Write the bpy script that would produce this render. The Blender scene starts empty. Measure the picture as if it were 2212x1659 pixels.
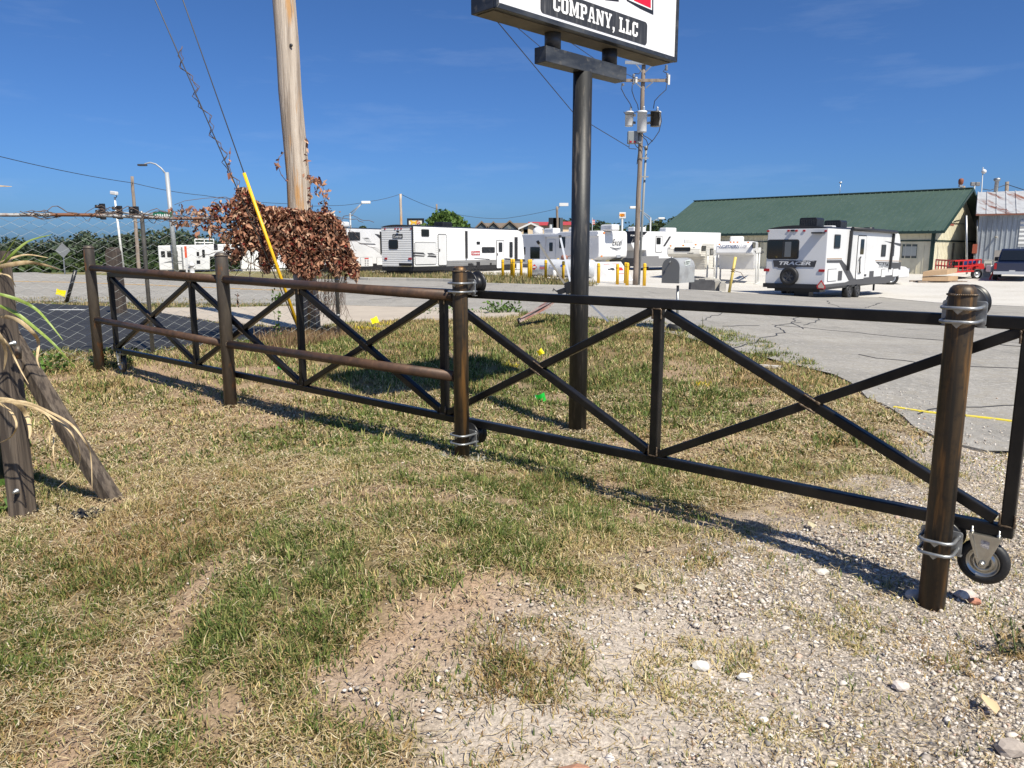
import bpy, bmesh, math, random
import numpy as np
from mathutils import Vector, Matrix
random.seed(7); RNG = np.random.default_rng(11)
scene = bpy.context.scene
R = math.radians

# ---------------------------------------------------------------- camera, sky, sun, exposure
EYE = 1.55; PITCH = R(10.0); FU = 1661.0          # FU: focal length on a 2212 x 1659 plan of the view
cam = bpy.data.cameras.new('camera'); cam.sensor_width = 36.0; cam.lens = 36.0 * FU / 2212.0
cam.clip_start = 0.05; cam.clip_end = 6000
cam_ob = bpy.data.objects.new('camera', cam); scene.collection.objects.link(cam_ob)
cam_ob.location = (0, 0, EYE); cam_ob.rotation_euler = (R(90) - PITCH, 0, 0); scene.camera = cam_ob

SUN_EL = 52.0; SUN_AZ = 146.5                     # azimuth clockwise from +Y
sv = Vector((math.sin(R(SUN_AZ)) * math.cos(R(SUN_EL)), math.cos(R(SUN_AZ)) * math.cos(R(SUN_EL)), math.sin(R(SUN_EL))))
world = bpy.data.worlds.new('World'); scene.world = world; world.use_nodes = True
wn = world.node_tree; bg = wn.nodes['Background']
sky = wn.nodes.new('ShaderNodeTexSky'); sky.sky_type = 'NISHITA'; sky.sun_disc = False
sky.sun_elevation = R(SUN_EL); sky.sun_rotation = R(SUN_AZ); sky.altitude = 300
sky.air_density = 0.7; sky.dust_density = 1.6; sky.ozone_density = 8.0
hs_ = wn.nodes.new('ShaderNodeMix'); hs_.data_type = 'RGBA'; hs_.blend_type = 'MULTIPLY'; hs_.inputs[0].default_value = 1; hs_.inputs[7].default_value = (.70, .97, 1.22, 1)
wn.links.new(sky.outputs[0], hs_.inputs[6]); 
tcw = wn.nodes.new('ShaderNodeTexCoord'); mpw = wn.nodes.new('ShaderNodeMapping'); mpw.inputs['Scale'].default_value = (2.2, 2.2, 13); mpw.inputs['Location'].default_value = (.35, .2, .4)
nw = wn.nodes.new('ShaderNodeTexNoise'); nw.inputs['Scale'].default_value = 2.0; nw.inputs['Detail'].default_value = 7; nw.inputs['Roughness'].default_value = .62
mw = wn.nodes.new('ShaderNodeMapRange'); mw.inputs[1].default_value = .56; mw.inputs[2].default_value = .82; mw.inputs[4].default_value = .075
cw = wn.nodes.new('ShaderNodeMix'); cw.data_type = 'RGBA'; cw.inputs[7].default_value = (9, 10, 11, 1)     # faint wisps of high cloud
wn.links.new(tcw.outputs['Generated'], mpw.inputs[0]); wn.links.new(mpw.outputs[0], nw.inputs[0]); wn.links.new(nw.outputs[0], mw.inputs[0]); wn.links.new(mw.outputs[0], cw.inputs[0])
wn.links.new(hs_.outputs[2], cw.inputs[6]); wn.links.new(cw.outputs[2], bg.inputs[0]); bg.inputs[1].default_value = 0.074
sl = bpy.data.lights.new('sun', 'SUN'); sl.energy = 5.0; sl.angle = R(0.53); sl.color = (1.0, 0.93, 0.79)
so = bpy.data.objects.new('sun', sl); scene.collection.objects.link(so); so.rotation_euler = sv.to_track_quat('Z', 'Y').to_euler()
scene.view_settings.view_transform = 'Standard'; scene.view_settings.look = 'None'
scene.view_settings.exposure = 0.48; scene.view_settings.gamma = 1.0
scene.cycles.max_bounces = 6

# ---------------------------------------------------------------- survey helpers (plan position of a sight line at a distance)
CP_, SP_ = math.cos(PITCH), math.sin(PITCH)
ZOOM = {1: (0, 600, 1000/1843), 2: (600, 550, 900/1757), 3: (1300, 750, 900/2212), 4: (2000, 750, 900/2212),
        5: (2600, 650, 1000/2212), 6: (3300, 650, 732/1735), 7: (1700, 0, 1100/2212), 8: (3300, 1050, 732/838)}
def Z(k, x, y):
    ox, oy, s = ZOOM[k]; return (ox + x*s)/1.82278, (oy + y*s)/1.82278
def ray(u, v):
    x = (u-1106)/FU; y = (829.5-v)/FU
    return Vector((x, CP_ + y*SP_, -SP_ + y*CP_))
def P(u, v, Y):
    r = ray(u, v); t = Y/r.y; return Vector((r.x*t, Y, EYE + r.z*t))
def PZ(k, x, y, Y): return P(*Z(k, x, y), Y)
class Face:                                        # an upright plane: o a point on it, ex along it, n out of it
    def __init__(s, o, ex):
        s.o = Vector(o); s.ex = Vector((ex[0], ex[1], 0)).normalized(); s.ez = Vector((0, 0, 1)); s.n = s.ex.cross(s.ez)
    def st(s, u, v):
        r = ray(u, v); t = (s.o - Vector((0, 0, EYE))).dot(s.n)/r.dot(s.n)
        q = Vector((0, 0, EYE)) + r*t - s.o; return q.dot(s.ex), q.z
    def zz(s, k, x, y): return s.st(*Z(k, x, y))
    def at(s, a, b, d=0.0): return s.o + s.ex*a + s.ez*b + s.n*d
# terrain: measured ground points, smooth interpolation between them
_cp = [(0,1659,2.09),(1106,1659,2.09),(2212,1659,2.09),(2900,1659,2.1),(-700,1659,2.1),(1106,2600,1.1),
 (2022,1305,3.18),(997,992,5.08),(499,880,7.17),(217,800,9.2),(45,1115,4.25),(235,1075,4.55),(-500,1000,4.8),
 (1255,932,6.48),(1000,840,8.2),(1463,712,13.0),(1400,800,9.0),(1500,745,11.2),(800,720,13.0),(338,764,10.3),(740,723,12.3),(668,717,12.9),
 (1200,688,15.0),(1122,676,17.2),(740,661,20),(100,650,24),(100,592,48),(-600,640,26),(-600,590,50),(1097,613,34),(740,605,38.5),
 (1393,619,34.5),(1700,640,30.5),(2018,655,28.3),(2212,664,26.8),(2700,690,22.5),(1858,846,7.9),(1941,901,6.75),(2212,965,5.9),(2700,1000,5.3),
 (1604,720,12.9),(1800,760,10.9),(2212,760,11),(2212,700,17),(1858,700,17),(2700,800,9.4),(1838,644,33.5),(2100,592,54.6),(870,592,48),
 (1450,588,56),(2800,610,45),(100,757,10.9),(-400,760,10.8)]
_q = np.array([P(*c) for c in _cp]); 
def _lp(x, y):
    y = np.maximum(y, 0.9); return np.stack([np.clip(x/y, -2, 2)*1.3, np.log(y)*0.8], -1)
_ql = _lp(_q[:, 0], _q[:, 1]); _zm = 0.0
def _ker(a, b): d2 = ((a[:, None, :]-b[None, :, :])**2).sum(-1); return np.exp(-d2/(2*0.33**2))
_w = np.linalg.solve(_ker(_ql, _ql) + 0.003*np.eye(len(_ql)), _q[:, 2]-_zm)
def zgn(x, y):
    x = np.asarray(x, float).ravel(); y = np.asarray(y, float).ravel(); out = np.zeros(len(x))
    for i in range(0, len(x), 20000):
        out[i:i+20000] = _ker(_lp(x[i:i+20000], y[i:i+20000]), _ql) @ _w
    out = np.clip(out, -0.7, 0.32)
    far = np.clip((y-75)/120, 0, 1); out = out*(1-far) - 0.1*far
    valley = np.clip((y-62-0.6*(x+10))/70, 0, 1)*np.clip((-x-4)/12, 0, 1); out = out - 7*valley*valley*(3-2*valley)
    return out
def zg(x, y): return float(zgn([x], [y])[0])
def GT(u, v):                                      # where a sight line meets the terrain
    r = ray(u, v); ts = np.geomspace(1.2, 400, 900)
    x = r.x*ts; y = r.y*ts; z = EYE + r.z*ts; d = z - zgn(x, y); i = int(np.argmax(d < 0))
    if d[i] >= 0: i = len(ts)-1
    a = d[i-1]/(d[i-1]-d[i]) if i and d[i] < 0 else 1
    t = ts[i-1] + a*(ts[i]-ts[i-1]); return Vector((r.x*t, r.y*t, zg(r.x*t, r.y*t)))
def uv_of(x, y, z):
    d = y*CP_ - (z-EYE)*SP_; w = y*SP_ + (z-EYE)*CP_
    return 1106 + FU*x/d, 829.5 - FU*w/d

# ---------------------------------------------------------------- object helpers
def link(o): scene.collection.objects.link(o); return o
def tag(o, label=None, cat=None, group=None, kind=None):
    if label: o['label'] = label
    if cat: o['category'] = cat
    if group: o['group'] = group
    if kind: o['kind'] = kind
    return o
_mats = {}
def thing(name, label, cat, loc, rz=0.0, group=None):
    o = link(bpy.data.objects.new(name, None)); o.location = loc; o.rotation_euler = (0, 0, rz); o.empty_display_size = .2
    return tag(o, label, cat, group)
def wmat(o):
    m = Matrix.Translation(o.location) @ o.rotation_euler.to_matrix().to_4x4()
    return (wmat(o.parent) @ o.matrix_parent_inverse @ m) if o.parent else m
class MB:                                          # collects shapes and links them as ONE mesh object
    def __init__(s): s.V = []; s.F = []; s.I = []; s.S = []
    def add(s, vs, fs, mi=0, sm=False):
        b = len(s.V); s.V += [tuple(v) for v in vs]
        for f in fs: s.F.append([b+i for i in f]); s.I.append(mi); s.S.append(sm)
        return s
    def box(s, c, ax, ay, az, mi=0):               # centre and three half-axis vectors
        c, ax, ay, az = map(Vector, (c, ax, ay, az))
        vs = [c+ax*i+ay*j+az*k for k in (-1, 1) for j in (-1, 1) for i in (-1, 1)]
        return s.add(vs, [(0,2,3,1),(4,5,7,6),(0,1,5,4),(2,6,7,3),(0,4,6,2),(1,3,7,5)] if ax.cross(ay).dot(az) > 0 else
                     [(0,1,3,2),(4,6,7,5),(0,4,5,1),(2,3,7,6),(0,2,6,4),(1,5,7,3)], mi)
    def abox(s, x0, x1, y0, y1, z0, z1, mi=0):
        return s.box(((x0+x1)/2, (y0+y1)/2, (z0+z1)/2), ((x1-x0)/2, 0, 0), (0, (y1-y0)/2, 0), (0, 0, (z1-z0)/2), mi)
    def beam(s, p, q, w, h, up=(0, 0, 1), mi=0):
        p, q = Vector(p), Vector(q); d = (q-p).normalized(); sx = d.cross(Vector(up))
        if sx.length < 1e-4: sx = Vector((1, 0, 0))
        sx.normalize(); uz = sx.cross(d)
        return s.box((p+q)/2, (q-p)/2, sx*(w/2), uz*(h/2), mi)
    def tube(s, pts, r, n=8, mi=0, cap=True, sm=True):
        pts = [Vector(p) for p in pts]; m = len(pts); rs = r if isinstance(r, (list, tuple)) else [r]*m
        t0 = (pts[1]-pts[0]).normalized(); a = t0.orthogonal().normalized(); vs = []
        for i in range(m):
            t = (pts[min(i+1, m-1)]-pts[max(i-1, 0)])
            t = t.normalized() if t.length > 1e-9 else t0
            a = (a - t*a.dot(t)); a = a.normalized() if a.length > 1e-6 else t.orthogonal().normalized(); b = t.cross(a)
            vs += [pts[i] + (a*math.cos(2*math.pi*k/n) + b*math.sin(2*math.pi*k/n))*rs[i] for k in range(n)]
        fs = [(i*n+k, i*n+(k+1) % n, (i+1)*n+(k+1) % n, (i+1)*n+k) for i in range(m-1) for k in range(n)]
        s.add(vs, fs, mi, sm)
        if cap: b = len(s.V)-len(vs); s.F += [[b+k for k in range(n)][::-1], [b+(m-1)*n+k for k in range(n)]]; s.I += [mi, mi]; s.S += [False, False]
        return s
    def lathe(s, prof, o=(0, 0, 0), axis=(0, 0, 1), n=24, mi=0, sm=True, cap=True):   # prof: (radius, height)
        o = Vector(o); ax = Vector(axis).normalized(); a = ax.orthogonal().normalized(); b = ax.cross(a); vs = []
        for r, h in prof: vs += [o + ax*h + (a*math.cos(2*math.pi*k/n)+b*math.sin(2*math.pi*k/n))*r for k in range(n)]
        m = len(prof); fs = [(i*n+k, i*n+(k+1) % n, (i+1)*n+(k+1) % n, (i+1)*n+k) for i in range(m-1) for k in range(n)]
        s.add(vs, fs, mi, sm)
        if cap: b0 = len(s.V)-len(vs); s.F += [[b0+k for k in range(n)][::-1], [b0+(m-1)*n+k for k in range(n)]]; s.I += [mi, mi]; s.S += [False]*2
        return s
    def prism(s, pts, depth, mi=0, mside=None):    # pts: 3D outline, depth: vector to the other side
        pts = [Vector(p) for p in pts]; d = Vector(depth); n = len(pts)
        nn = Vector((0, 0, 0))
        for i in range(n): nn += pts[i].cross(pts[(i+1) % n])
        if nn.dot(d) > 0: pts = pts[::-1]
        s.add(pts + [p+d for p in pts], [list(range(n)), list(range(2*n-1, n-1, -1))], mi)
        b = len(s.V)-2*n
        for i in range(n): j = (i+1) % n; s.F.append([b+j, b+i, b+n+i, b+n+j]); s.I.append(mi if mside is None else mside); s.S.append(False)
        return s
    def plate(s, f, out, d0, d1, mi=0): return s.prism([f.at(a, b, d1) for a, b in out], f.n*(d0-d1), mi)   # outline on a Face
    def build(s, name, mats, parent=None, base=None, bevel=0, seg=2, smooth=None):
        if not isinstance(mats, (list, tuple)): mats = [mats]
        b = Vector(base) if base is not None else None
        V = [(v[0]-b[0], v[1]-b[1], v[2]-b[2]) for v in s.V] if b is not None else s.V
        me = bpy.data.meshes.new(name); me.from_pydata(V, [], s.F)
        for m in mats: me.materials.append(m)
        me.polygons.foreach_set('material_index', s.I); me.polygons.foreach_set('use_smooth', s.S); me.update()
        if bevel:
            bm = bmesh.new(); bm.from_mesh(me)
            bmesh.ops.remove_doubles(bm, verts=bm.verts, dist=1e-5)
            es = [e for e in bm.edges if e.is_manifold and e.calc_face_angle(0) > 0.6]
            bmesh.ops.bevel(bm, geom=es, offset=bevel, segments=seg, affect='EDGES', profile=0.5, clamp_overlap=True)
            bm.to_mesh(me); bm.free()
        o = link(bpy.data.objects.new(name, me))
        if b is not None: o.location = b
        if parent is not None: o.parent = parent; o.matrix_parent_inverse = wmat(parent).inverted()
        return o
def single(name, mb, mats, label, cat, base, group=None, **kw):   # a thing that is one mesh
    return tag(mb.build(name, mats, base=base, **kw), label, cat, group)
def dup(o, loc, rz=None, label=None, scale=None):
    def cp(x, par):
        c = x.copy(); link(c)
        if par is not None:
            mi = x.matrix_parent_inverse.copy(); c.parent = par; c.matrix_parent_inverse = mi
        for ch in [k for k in bpy.data.objects if k.parent == x and k.name not in done]: done.add(ch.name); done.add(cp(ch, c).name)
        return c
    done = set(); r = cp(o, None); r.location = loc
    if rz is not None: r.rotation_euler = (0, 0, rz)
    if scale: r.scale = (scale,)*3
    if label: r['label'] = label
    return r
def rrect(a0, a1, b0, b1, r, n=4):
    r = min(r, (a1-a0)/2.01, (b1-b0)/2.01); out = []
    for cx, cy, t in ((a1-r, b1-r, 0), (a0+r, b1-r, 90), (a0+r, b0+r, 180), (a1-r, b0+r, 270)):
        for i in range(n+1): w = R(t + 90*i/n); out.append((cx+r*math.cos(w), cy+r*math.sin(w)))
    return out
def text2d(body, size=1.0, shear=0.0, bold=0.0):   # outline triangles of a line of lettering: verts, faces, width, height
    cu = bpy.data.curves.new('t', 'FONT'); cu.body = body; cu.size = size; cu.shear = shear; cu.offset = bold; cu.resolution_u = 3
    ob = bpy.data.objects.new('t', cu); link(ob); dg = bpy.context.evaluated_depsgraph_get()
    me = bpy.data.meshes.new_from_object(ob.evaluated_get(dg)); vs = [tuple(v.co) for v in me.vertices]; fs = [tuple(p.vertices) for p in me.polygons]
    bpy.data.objects.remove(ob); bpy.data.curves.remove(cu); bpy.data.meshes.remove(me)
    xs = [v[0] for v in vs]; ys = [v[1] for v in vs]
    return [(v[0]-min(xs), v[1]-min(ys)) for v in vs], fs, max(xs)-min(xs), max(ys)-min(ys)
def letter(mb, f, body, a0, a1, b0, b1, d=.004, mi=0, shear=0.0, bold=0.0):   # lettering fitted into a rectangle of a Face
    vs, fs, w, h = text2d(body, 1.0, shear, bold)
    mb.add([f.at(a0+(x/w)*(a1-a0), b0+(y/h)*(b1-b0), d) for x, y in vs], fs, mi)

# ---------------------------------------------------------------- materials (procedural)
def mat(name, col, rough=0.6, metal=0.0, var=(), bump=None, spec=0.5, coat=0.0):
    if name in _mats: return _mats[name]
    m = bpy.data.materials.new(name); m.use_nodes = True; nt = m.node_tree; bs = nt.nodes['Principled BSDF']
    bs.inputs['Roughness'].default_value = rough; bs.inputs['Metallic'].default_value = metal
    bs.inputs['Specular IOR Level'].default_value = spec; bs.inputs['Coat Weight'].default_value = coat
    tc = nt.nodes.new('ShaderNodeTexCoord'); cur = None
    def noise(sc, det=5, rg=.6):
        mp = nt.nodes.new('ShaderNodeMapping'); nt.links.new(tc.outputs['Object'], mp.inputs[0])
        mp.inputs['Scale'].default_value = sc if isinstance(sc, tuple) else (sc,)*3
        nz = nt.nodes.new('ShaderNodeTexNoise'); nz.inputs['Scale'].default_value = 1; nz.inputs['Detail'].default_value = det
        nz.inputs['Roughness'].default_value = rg; nt.links.new(mp.outputs[0], nz.inputs[0]); return nz.outputs[0]
    for sc, c2, lo, hi in var:                     # scale, second colour, noise from .. to
        mr = nt.nodes.new('ShaderNodeMapRange'); mr.inputs[1].default_value = lo; mr.inputs[2].default_value = hi
        nt.links.new(noise(sc), mr.inputs[0])
        mx = nt.nodes.new('ShaderNodeMix'); mx.data_type = 'RGBA'; nt.links.new(mr.outputs[0], mx.inputs[0])
        if cur is None: mx.inputs[6].default_value = (*col, 1)
        else: nt.links.new(cur, mx.inputs[6])
        mx.inputs[7].default_value = (*c2, 1); cur = mx.outputs[2]
    if cur is None: bs.inputs['Base Color'].default_value = (*col, 1)
    else: nt.links.new(cur, bs.inputs['Base Color'])
    if bump:
        bp = nt.nodes.new('ShaderNodeBump'); bp.inputs['Strength'].default_value = bump[1]; bp.inputs['Distance'].default_value = bump[2]
        nt.links.new(noise(bump[0]), bp.inputs['Height']); nt.links.new(bp.outputs[0], bs.inputs['Normal'])
    _mats[name] = m; return m
def attr_mat(name, rough=.7, spec=.3, back=0.0):   # colour kept per leaf or blade
    m = bpy.data.materials.new(name); m.use_nodes = True; nt = m.node_tree; bs = nt.nodes['Principled BSDF']
    a = nt.nodes.new('ShaderNodeAttribute'); a.attribute_name = 'tint'; nt.links.new(a.outputs['Color'], bs.inputs['Base Color'])
    bs.inputs['Roughness'].default_value = rough; bs.inputs['Specular IOR Level'].default_value = spec
    if back:
        tr = nt.nodes.new('ShaderNodeBsdfTranslucent'); nt.links.new(a.outputs['Color'], tr.inputs[0])
        ms = nt.nodes.new('ShaderNodeMixShader'); ms.inputs[0].default_value = back
        nt.links.new(bs.outputs[0], ms.inputs[1]); nt.links.new(tr.outputs[0], ms.inputs[2])
        nt.links.new(ms.outputs[0], nt.nodes['Material Output'].inputs[0])
    return m
def np_mesh(name, V, F4, F3, col, m, parent=None, smooth=False):   # big meshes from arrays, one colour per vertex
    me = bpy.data.meshes.new(name); n4, n3 = len(F4), len(F3)
    me.vertices.add(len(V)); me.vertices.foreach_set('co', np.asarray(V, np.float32).ravel())
    me.loops.add(n4*4+n3*3); me.polygons.add(n4+n3)
    me.loops.foreach_set('vertex_index', np.concatenate([np.asarray(F4, np.int32).ravel(), np.asarray(F3, np.int32).ravel()]))
    me.polygons.foreach_set('loop_start', np.concatenate([np.arange(n4)*4, n4*4+np.arange(n3)*3]).astype(np.int32))
    if smooth: me.polygons.foreach_set('use_smooth', np.ones(n4+n3, bool))
    if col is not None:
        at = me.attributes.new('tint', 'FLOAT_COLOR', 'POINT')
        at.data.foreach_set('color', np.concatenate([np.asarray(col, np.float32), np.ones((len(V), 1), np.float32)], 1).ravel())
    me.update(calc_edges=True); me.materials.append(m)
    o = link(bpy.data.objects.new(name, me))
    if parent is not None: o.parent = parent; o.matrix_parent_inverse = wmat(parent).inverted()
    return o
MT = dict(
 pipe=mat('weathered pipe', (.085,.058,.034), .5, .4, [(26,(.05,.038,.028),.5,.64), ((30,30,1.2),(.028,.025,.022),.38,.62), ((18,18,1.6),(.26,.135,.045),.55,.7), ((60,60,9),(.16,.12,.09),.66,.8)], ((80,80,10),.25,.003)),
 pipe_old=mat('rusty pipe', (.115,.095,.075), .5, .3, [((10,10,2.5),(.06,.052,.046),.4,.65), ((7,7,3.2),(.28,.11,.025),.56,.7), ((40,40,8),(.16,.13,.11),.64,.8)], ((80,80,20),.3,.003)),
 rail=mat('brown rail pipe', (.10,.055,.034), .5, .25, [((40,40,40),(.14,.08,.045),.55,.68), (9,(.045,.03,.022),.4,.7), (35,(.16,.11,.08),.68,.8)], (90,.2,.002)),
 gate=mat('mill scale tube', (.014,.0137,.014), .36, .5, [((7,7,7),(.027,.025,.023),.42,.7), (45,(.075,.065,.052),.69,.82)], (60,.15,.002)),
 weld=mat('weld bead', (.10,.07,.045), .5, .5, [(60,(.3,.24,.18),.5,.7)]),
 slag=mat('bright weld', (.35,.32,.3), .25, .9, [(120,(.05,.04,.03),.45,.6)]),
 galv=mat('galvanized steel', (.42,.43,.43), .42, .75, [(25,(.28,.29,.3),.4,.65)], (120,.15,.001)),
 zinc=mat('zinc plate', (.55,.54,.5), .3, .9, [(12,(.4,.4,.38),.4,.7)]),
 rubber=mat('black rubber', (.014,.014,.015), .55, 0, [(60,(.03,.029,.028),.5,.75)]),
 poly=mat('black plastic', (.012,.012,.013), .4),
 black=mat('black paint', (.012,.012,.014), .4), blackm=mat('black trim', (.02,.02,.022), .5),
 white=mat('white panel', (.66,.66,.665), .3, 0, [(.8,(.57,.57,.57),.45,.75)]), whitem=mat('white paint', (.72,.72,.7), .45, 0, [(1.5,(.62,.61,.58),.45,.75)]),
 glass=mat('dark glass', (.012,.014,.016), .06, 0, (), None, .8), yellow=mat('yellow paint', (.80,.47,.015), .42, 0, [((9,9,3),(.7,.38,.02),.5,.7)]),
 wood=mat('grey post wood', (.125,.098,.075), .85, 0, [((40,40,1.6),(.05,.038,.03),.42,.58), ((22,22,1.2),(.20,.165,.13),.57,.72)], ((60,60,3),.6,.006)),  # wood: base colour lowered to include leaf shade on post and brace
 polewood=mat('pole wood', (.50,.425,.35), .8, 0, [((15,15,.45),(.27,.215,.17),.44,.6), ((5,5,.6),(.46,.26,.11),.56,.64), ((40,40,1.1),(.62,.56,.49),.56,.7), ((38,38,.5),(.13,.1,.08),.62,.68)], ((35,35,1),1,.02)),
 farwood=mat('far pole wood', (.26,.21,.17), .85, 0, [((12,12,1),(.15,.12,.1),.45,.65)]),
 signpost=mat('sign post paint', (.013,.014,.016), .5, 0, [((50,50,4),(.035,.035,.035),.5,.7), ((22,22,2.6),(.11,.095,.08),.57,.68)], (30,.2,.004)),
 concrete=mat('concrete', (.42,.40,.36), .85, 0, [(3,(.33,.31,.28),.4,.7)], (30,.3,.005)),
 cable=mat('cable', (.03,.03,.032), .6), strand=mat('steel strand', (.10,.10,.10), .5, .5),
 red=mat('red paint', (.5,.03,.03), .4), redl=mat('red lens', (.35,.01,.015), .2), amber=mat('amber lens', (.7,.2,.02), .3),
 gray=mat('gray skirt', (.17,.17,.175), .5), dkgray=mat('charcoal graphic', (.045,.045,.05), .4), tan=mat('tan stripe', (.38,.27,.19), .45),
 cardboard=mat('cardboard', (.43,.29,.17), .8, 0, [(4,(.37,.25,.15),.4,.7)]), blue=mat('blue tub', (.02,.16,.55), .4),
 silver=mat('silver metal', (.5,.52,.54), .4, .6), alum=mat('aluminium', (.62,.63,.64), .35, .7), green=mat('sign green', (.01,.13,.07), .4),
)
# ---------------------------------------------------------------- ground, roads, lots
def vnoise(x, y, s, seed=0):                       # smooth value noise in the plane
    x = np.asarray(x)/s; y = np.asarray(y)/s; xi = np.floor(x).astype(int); yi = np.floor(y).astype(int); fx = x-xi; fy = y-yi
    h = lambda a, b: (np.sin((a*127.1+b*311.7+seed*74.7))*43758.5453) % 1.0
    fx = fx*fx*(3-2*fx); fy = fy*fy*(3-2*fy)
    return (h(xi, yi)*(1-fx)+h(xi+1, yi)*fx)*(1-fy) + (h(xi, yi+1)*(1-fx)+h(xi+1, yi+1)*fx)*fy
def fbm(x, y, s, seed=0, o=4):
    t = 0; a = .5; n = 0
    for i in range(o): t = t + a*vnoise(x, y, s/2**i, seed+i*13); n += a; a *= .5
    return t/n
def seg_d(u, v, pts):                              # distance to a polyline
    d = np.full(len(u), 1e9)
    for (a, b), (c, e) in zip(pts[:-1], pts[1:]):
        t = np.clip(((u-a)*(c-a)+(v-b)*(e-b))/((c-a)**2+(e-b)**2), 0, 1); d = np.minimum(d, np.hypot(u-a-t*(c-a), v-b-t*(e-b)))
    return d
def inside(px, py, poly):
    c = np.zeros(len(px), bool); n = len(poly)
    for i in range(n):
        (x0, y0), (x1, y1) = poly[i][:2], poly[i-1][:2]
        with np.errstate(divide='ignore', invalid='ignore'):
            c ^= ((y0 > py) != (y1 > py)) & (px < (x1-x0)*(py-y0)/(y1-y0)+x0)
    return c
GE = [GT(*p) for p in ((640,1720),(800,1600),(1000,1480),(1180,1400),(1330,1330),(1450,1240),(1600,1170),(1760,1100),(1880,1010),(1930,940),(1960,900))]
GEx = [(p.x, p.y) for p in GE]
def gp(*uv): return [(lambda q: (q.x, q.y))(GT(*p)) for p in uv]
GRAVEL_POLY = GEx + [(3.2,7.0),(9,7),(9,.5),(-.5,.5)]
TRACK = gp((470,1220),(330,1380),(200,1530),(90,1700)); BARE = gp((1000,1300),(930,1350),(860,1420),(820,1500)); DRY = gp((330,890),(380,960),(330,1030),(250,1180))
DRY2 = gp((700,1020),(620,1080),(560,1110)); GRN1 = gp((620,1240),(520,1330),(430,1450),(330,1560)); GRN2 = gp((60,1200),(150,1290),(20,1480)); GRN3 = gp((560,940),(720,950),(900,1000),(1060,1080),(1300,1110))
GRN4 = gp((620,900),(800,930),(1000,960),(1250,1020),(1450,1080)); STRAW = gp((1500,760),(1600,790),(1750,850),(1850,920)); MUD = gp((330,800),(450,850),(560,900)); GRN5 = gp((950,790),(1100,830),(1300,860),(1450,880))
STRAW2 = gp((1480,950),(1650,1000),(1800,1080)); STRAW3 = gp((780,720),(880,710),(960,700))
DUST = gp((1060,1640),(1180,1560),(1330,1500),(1480,1420))
def masks(x, y):
    """gravel, bare, green in 0..1 at ground points"""
    sd = seg_d(x, y, GEx); ins = inside(x, y, GRAVEL_POLY)
    g = np.where(ins, sd, -sd) + (fbm(x, y, .7, 3)-.5)*1.1 + (fbm(x, y, .14, 33, 3)-.5)*.5
    grav = np.clip(g/.6+.35, 0, 1)
    def blob(pl, w): return np.clip(1.25-seg_d(x, y, pl)/w - (fbm(x, y, .35, 9)-.5)*1.6, 0, 1)
    bare = np.maximum.reduce([blob(TRACK, .17), blob(BARE, .33), .55*blob(DRY, .5), .7*blob(MUD, .6)]) 
    bare = np.maximum(bare, np.clip((fbm(x, y, .6, 21)-.62)*7, 0, .7))
    n = fbm(x, y, 1.1, 40)*.6 + fbm(x, y, .3, 51)*.4
    green = np.clip((n-.40)*3.2, 0, 1)*.8
    for pl, w in ((GRN1, .38), (GRN2, .4), (GRN3, .5), (GRN4, .8), (GRN5, 1.3)): green = np.maximum(green, blob(pl, w)*np.clip(.35+n, 0, 1))
    for pl, w in ((DRY, .6), (DRY2, .35), (STRAW, .8), (MUD, .6), (STRAW2, .8), (STRAW3, 1.5)): green = green*(1-.75*blob(pl, w))
    green = green*np.clip(1.2-grav, .15, 1)
    dust = blob(DUST, .5); grav = np.maximum(grav, dust); green = np.where(y > 5, np.clip(green*1.15+.14, 0, 1), green)*(1-.7*dust)
    return grav, bare, green
xs = np.concatenate([-np.geomspace(9, 2500, 60)[::-1], np.arange(-8.95, 9, .07), np.geomspace(9, 2500, 60)])
ys = np.concatenate([np.array([-600, -60, -8, -2, 0, .5]), np.arange(1.0, 16, .07), np.arange(16, 62, .6), np.geomspace(62, 4000, 45)])
GX, GY = np.meshgrid(xs, ys); gx = GX.ravel(); gy = GY.ravel(); gz = zgn(gx, gy)
near = (np.abs(gx) < 9.5) & (gy < 17) & (gy > .4); far = gy > 16.5
gr, br, gn = masks(gx, gy)
bumpz = (fbm(gx, gy, .5, 5)-.5)*.05 + (fbm(gx, gy, .16, 6, 3)-.5)*.022
gz = gz + np.where(near, bumpz, 0) - np.where(near, br*.012, 0) - np.where(far, .03, 0)
nx, ny = len(xs), len(ys); idx = np.arange(nx*ny).reshape(ny, nx)
F4 = np.stack([idx[:-1, :-1], idx[:-1, 1:], idx[1:, 1:], idx[1:, :-1]], -1).reshape(-1, 4)
dirt = np.array([.37, .265, .185]); straw = np.array([.24, .17, .095]); lime = np.array([.50, .435, .37]); grn = np.array([.10, .105, .045])  # straw tone darkened to stand in for shade between the blades
w = lambda a: a[:, None]
nse = fbm(gx, gy, .22, 77); col = straw*(.75+.4*w(nse))
col = col*(1-w(gn)*.65) + grn*w(gn)*.65; col = col*(1-w(br)) + dirt*w(br)*(.9+.25*w(nse)); col = col*(1-w(gr)) + lime*w(gr)*(.85+.3*w(nse))
fr = np.clip((gy-14)/6, 0, 1); fc = np.array([.27, .22, .115])*(.7+.5*w(fbm(gx, gy, 2.5, 8))); fc = fc*(1-w(np.clip((fbm(gx, gy, 4, 31)-.45)*4, 0, .6))) + np.array([.12, .14, .05])*w(np.clip((fbm(gx, gy, 4, 31)-.45)*4, 0, .6))
col = col*(1-w(fr)) + fc*w(fr)
gm = attr_mat('ground earth', .95, .15); nt = gm.node_tree; bs = nt.nodes['Principled BSDF']; at = [n for n in nt.nodes if n.type == 'ATTRIBUTE'][0]
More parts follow.
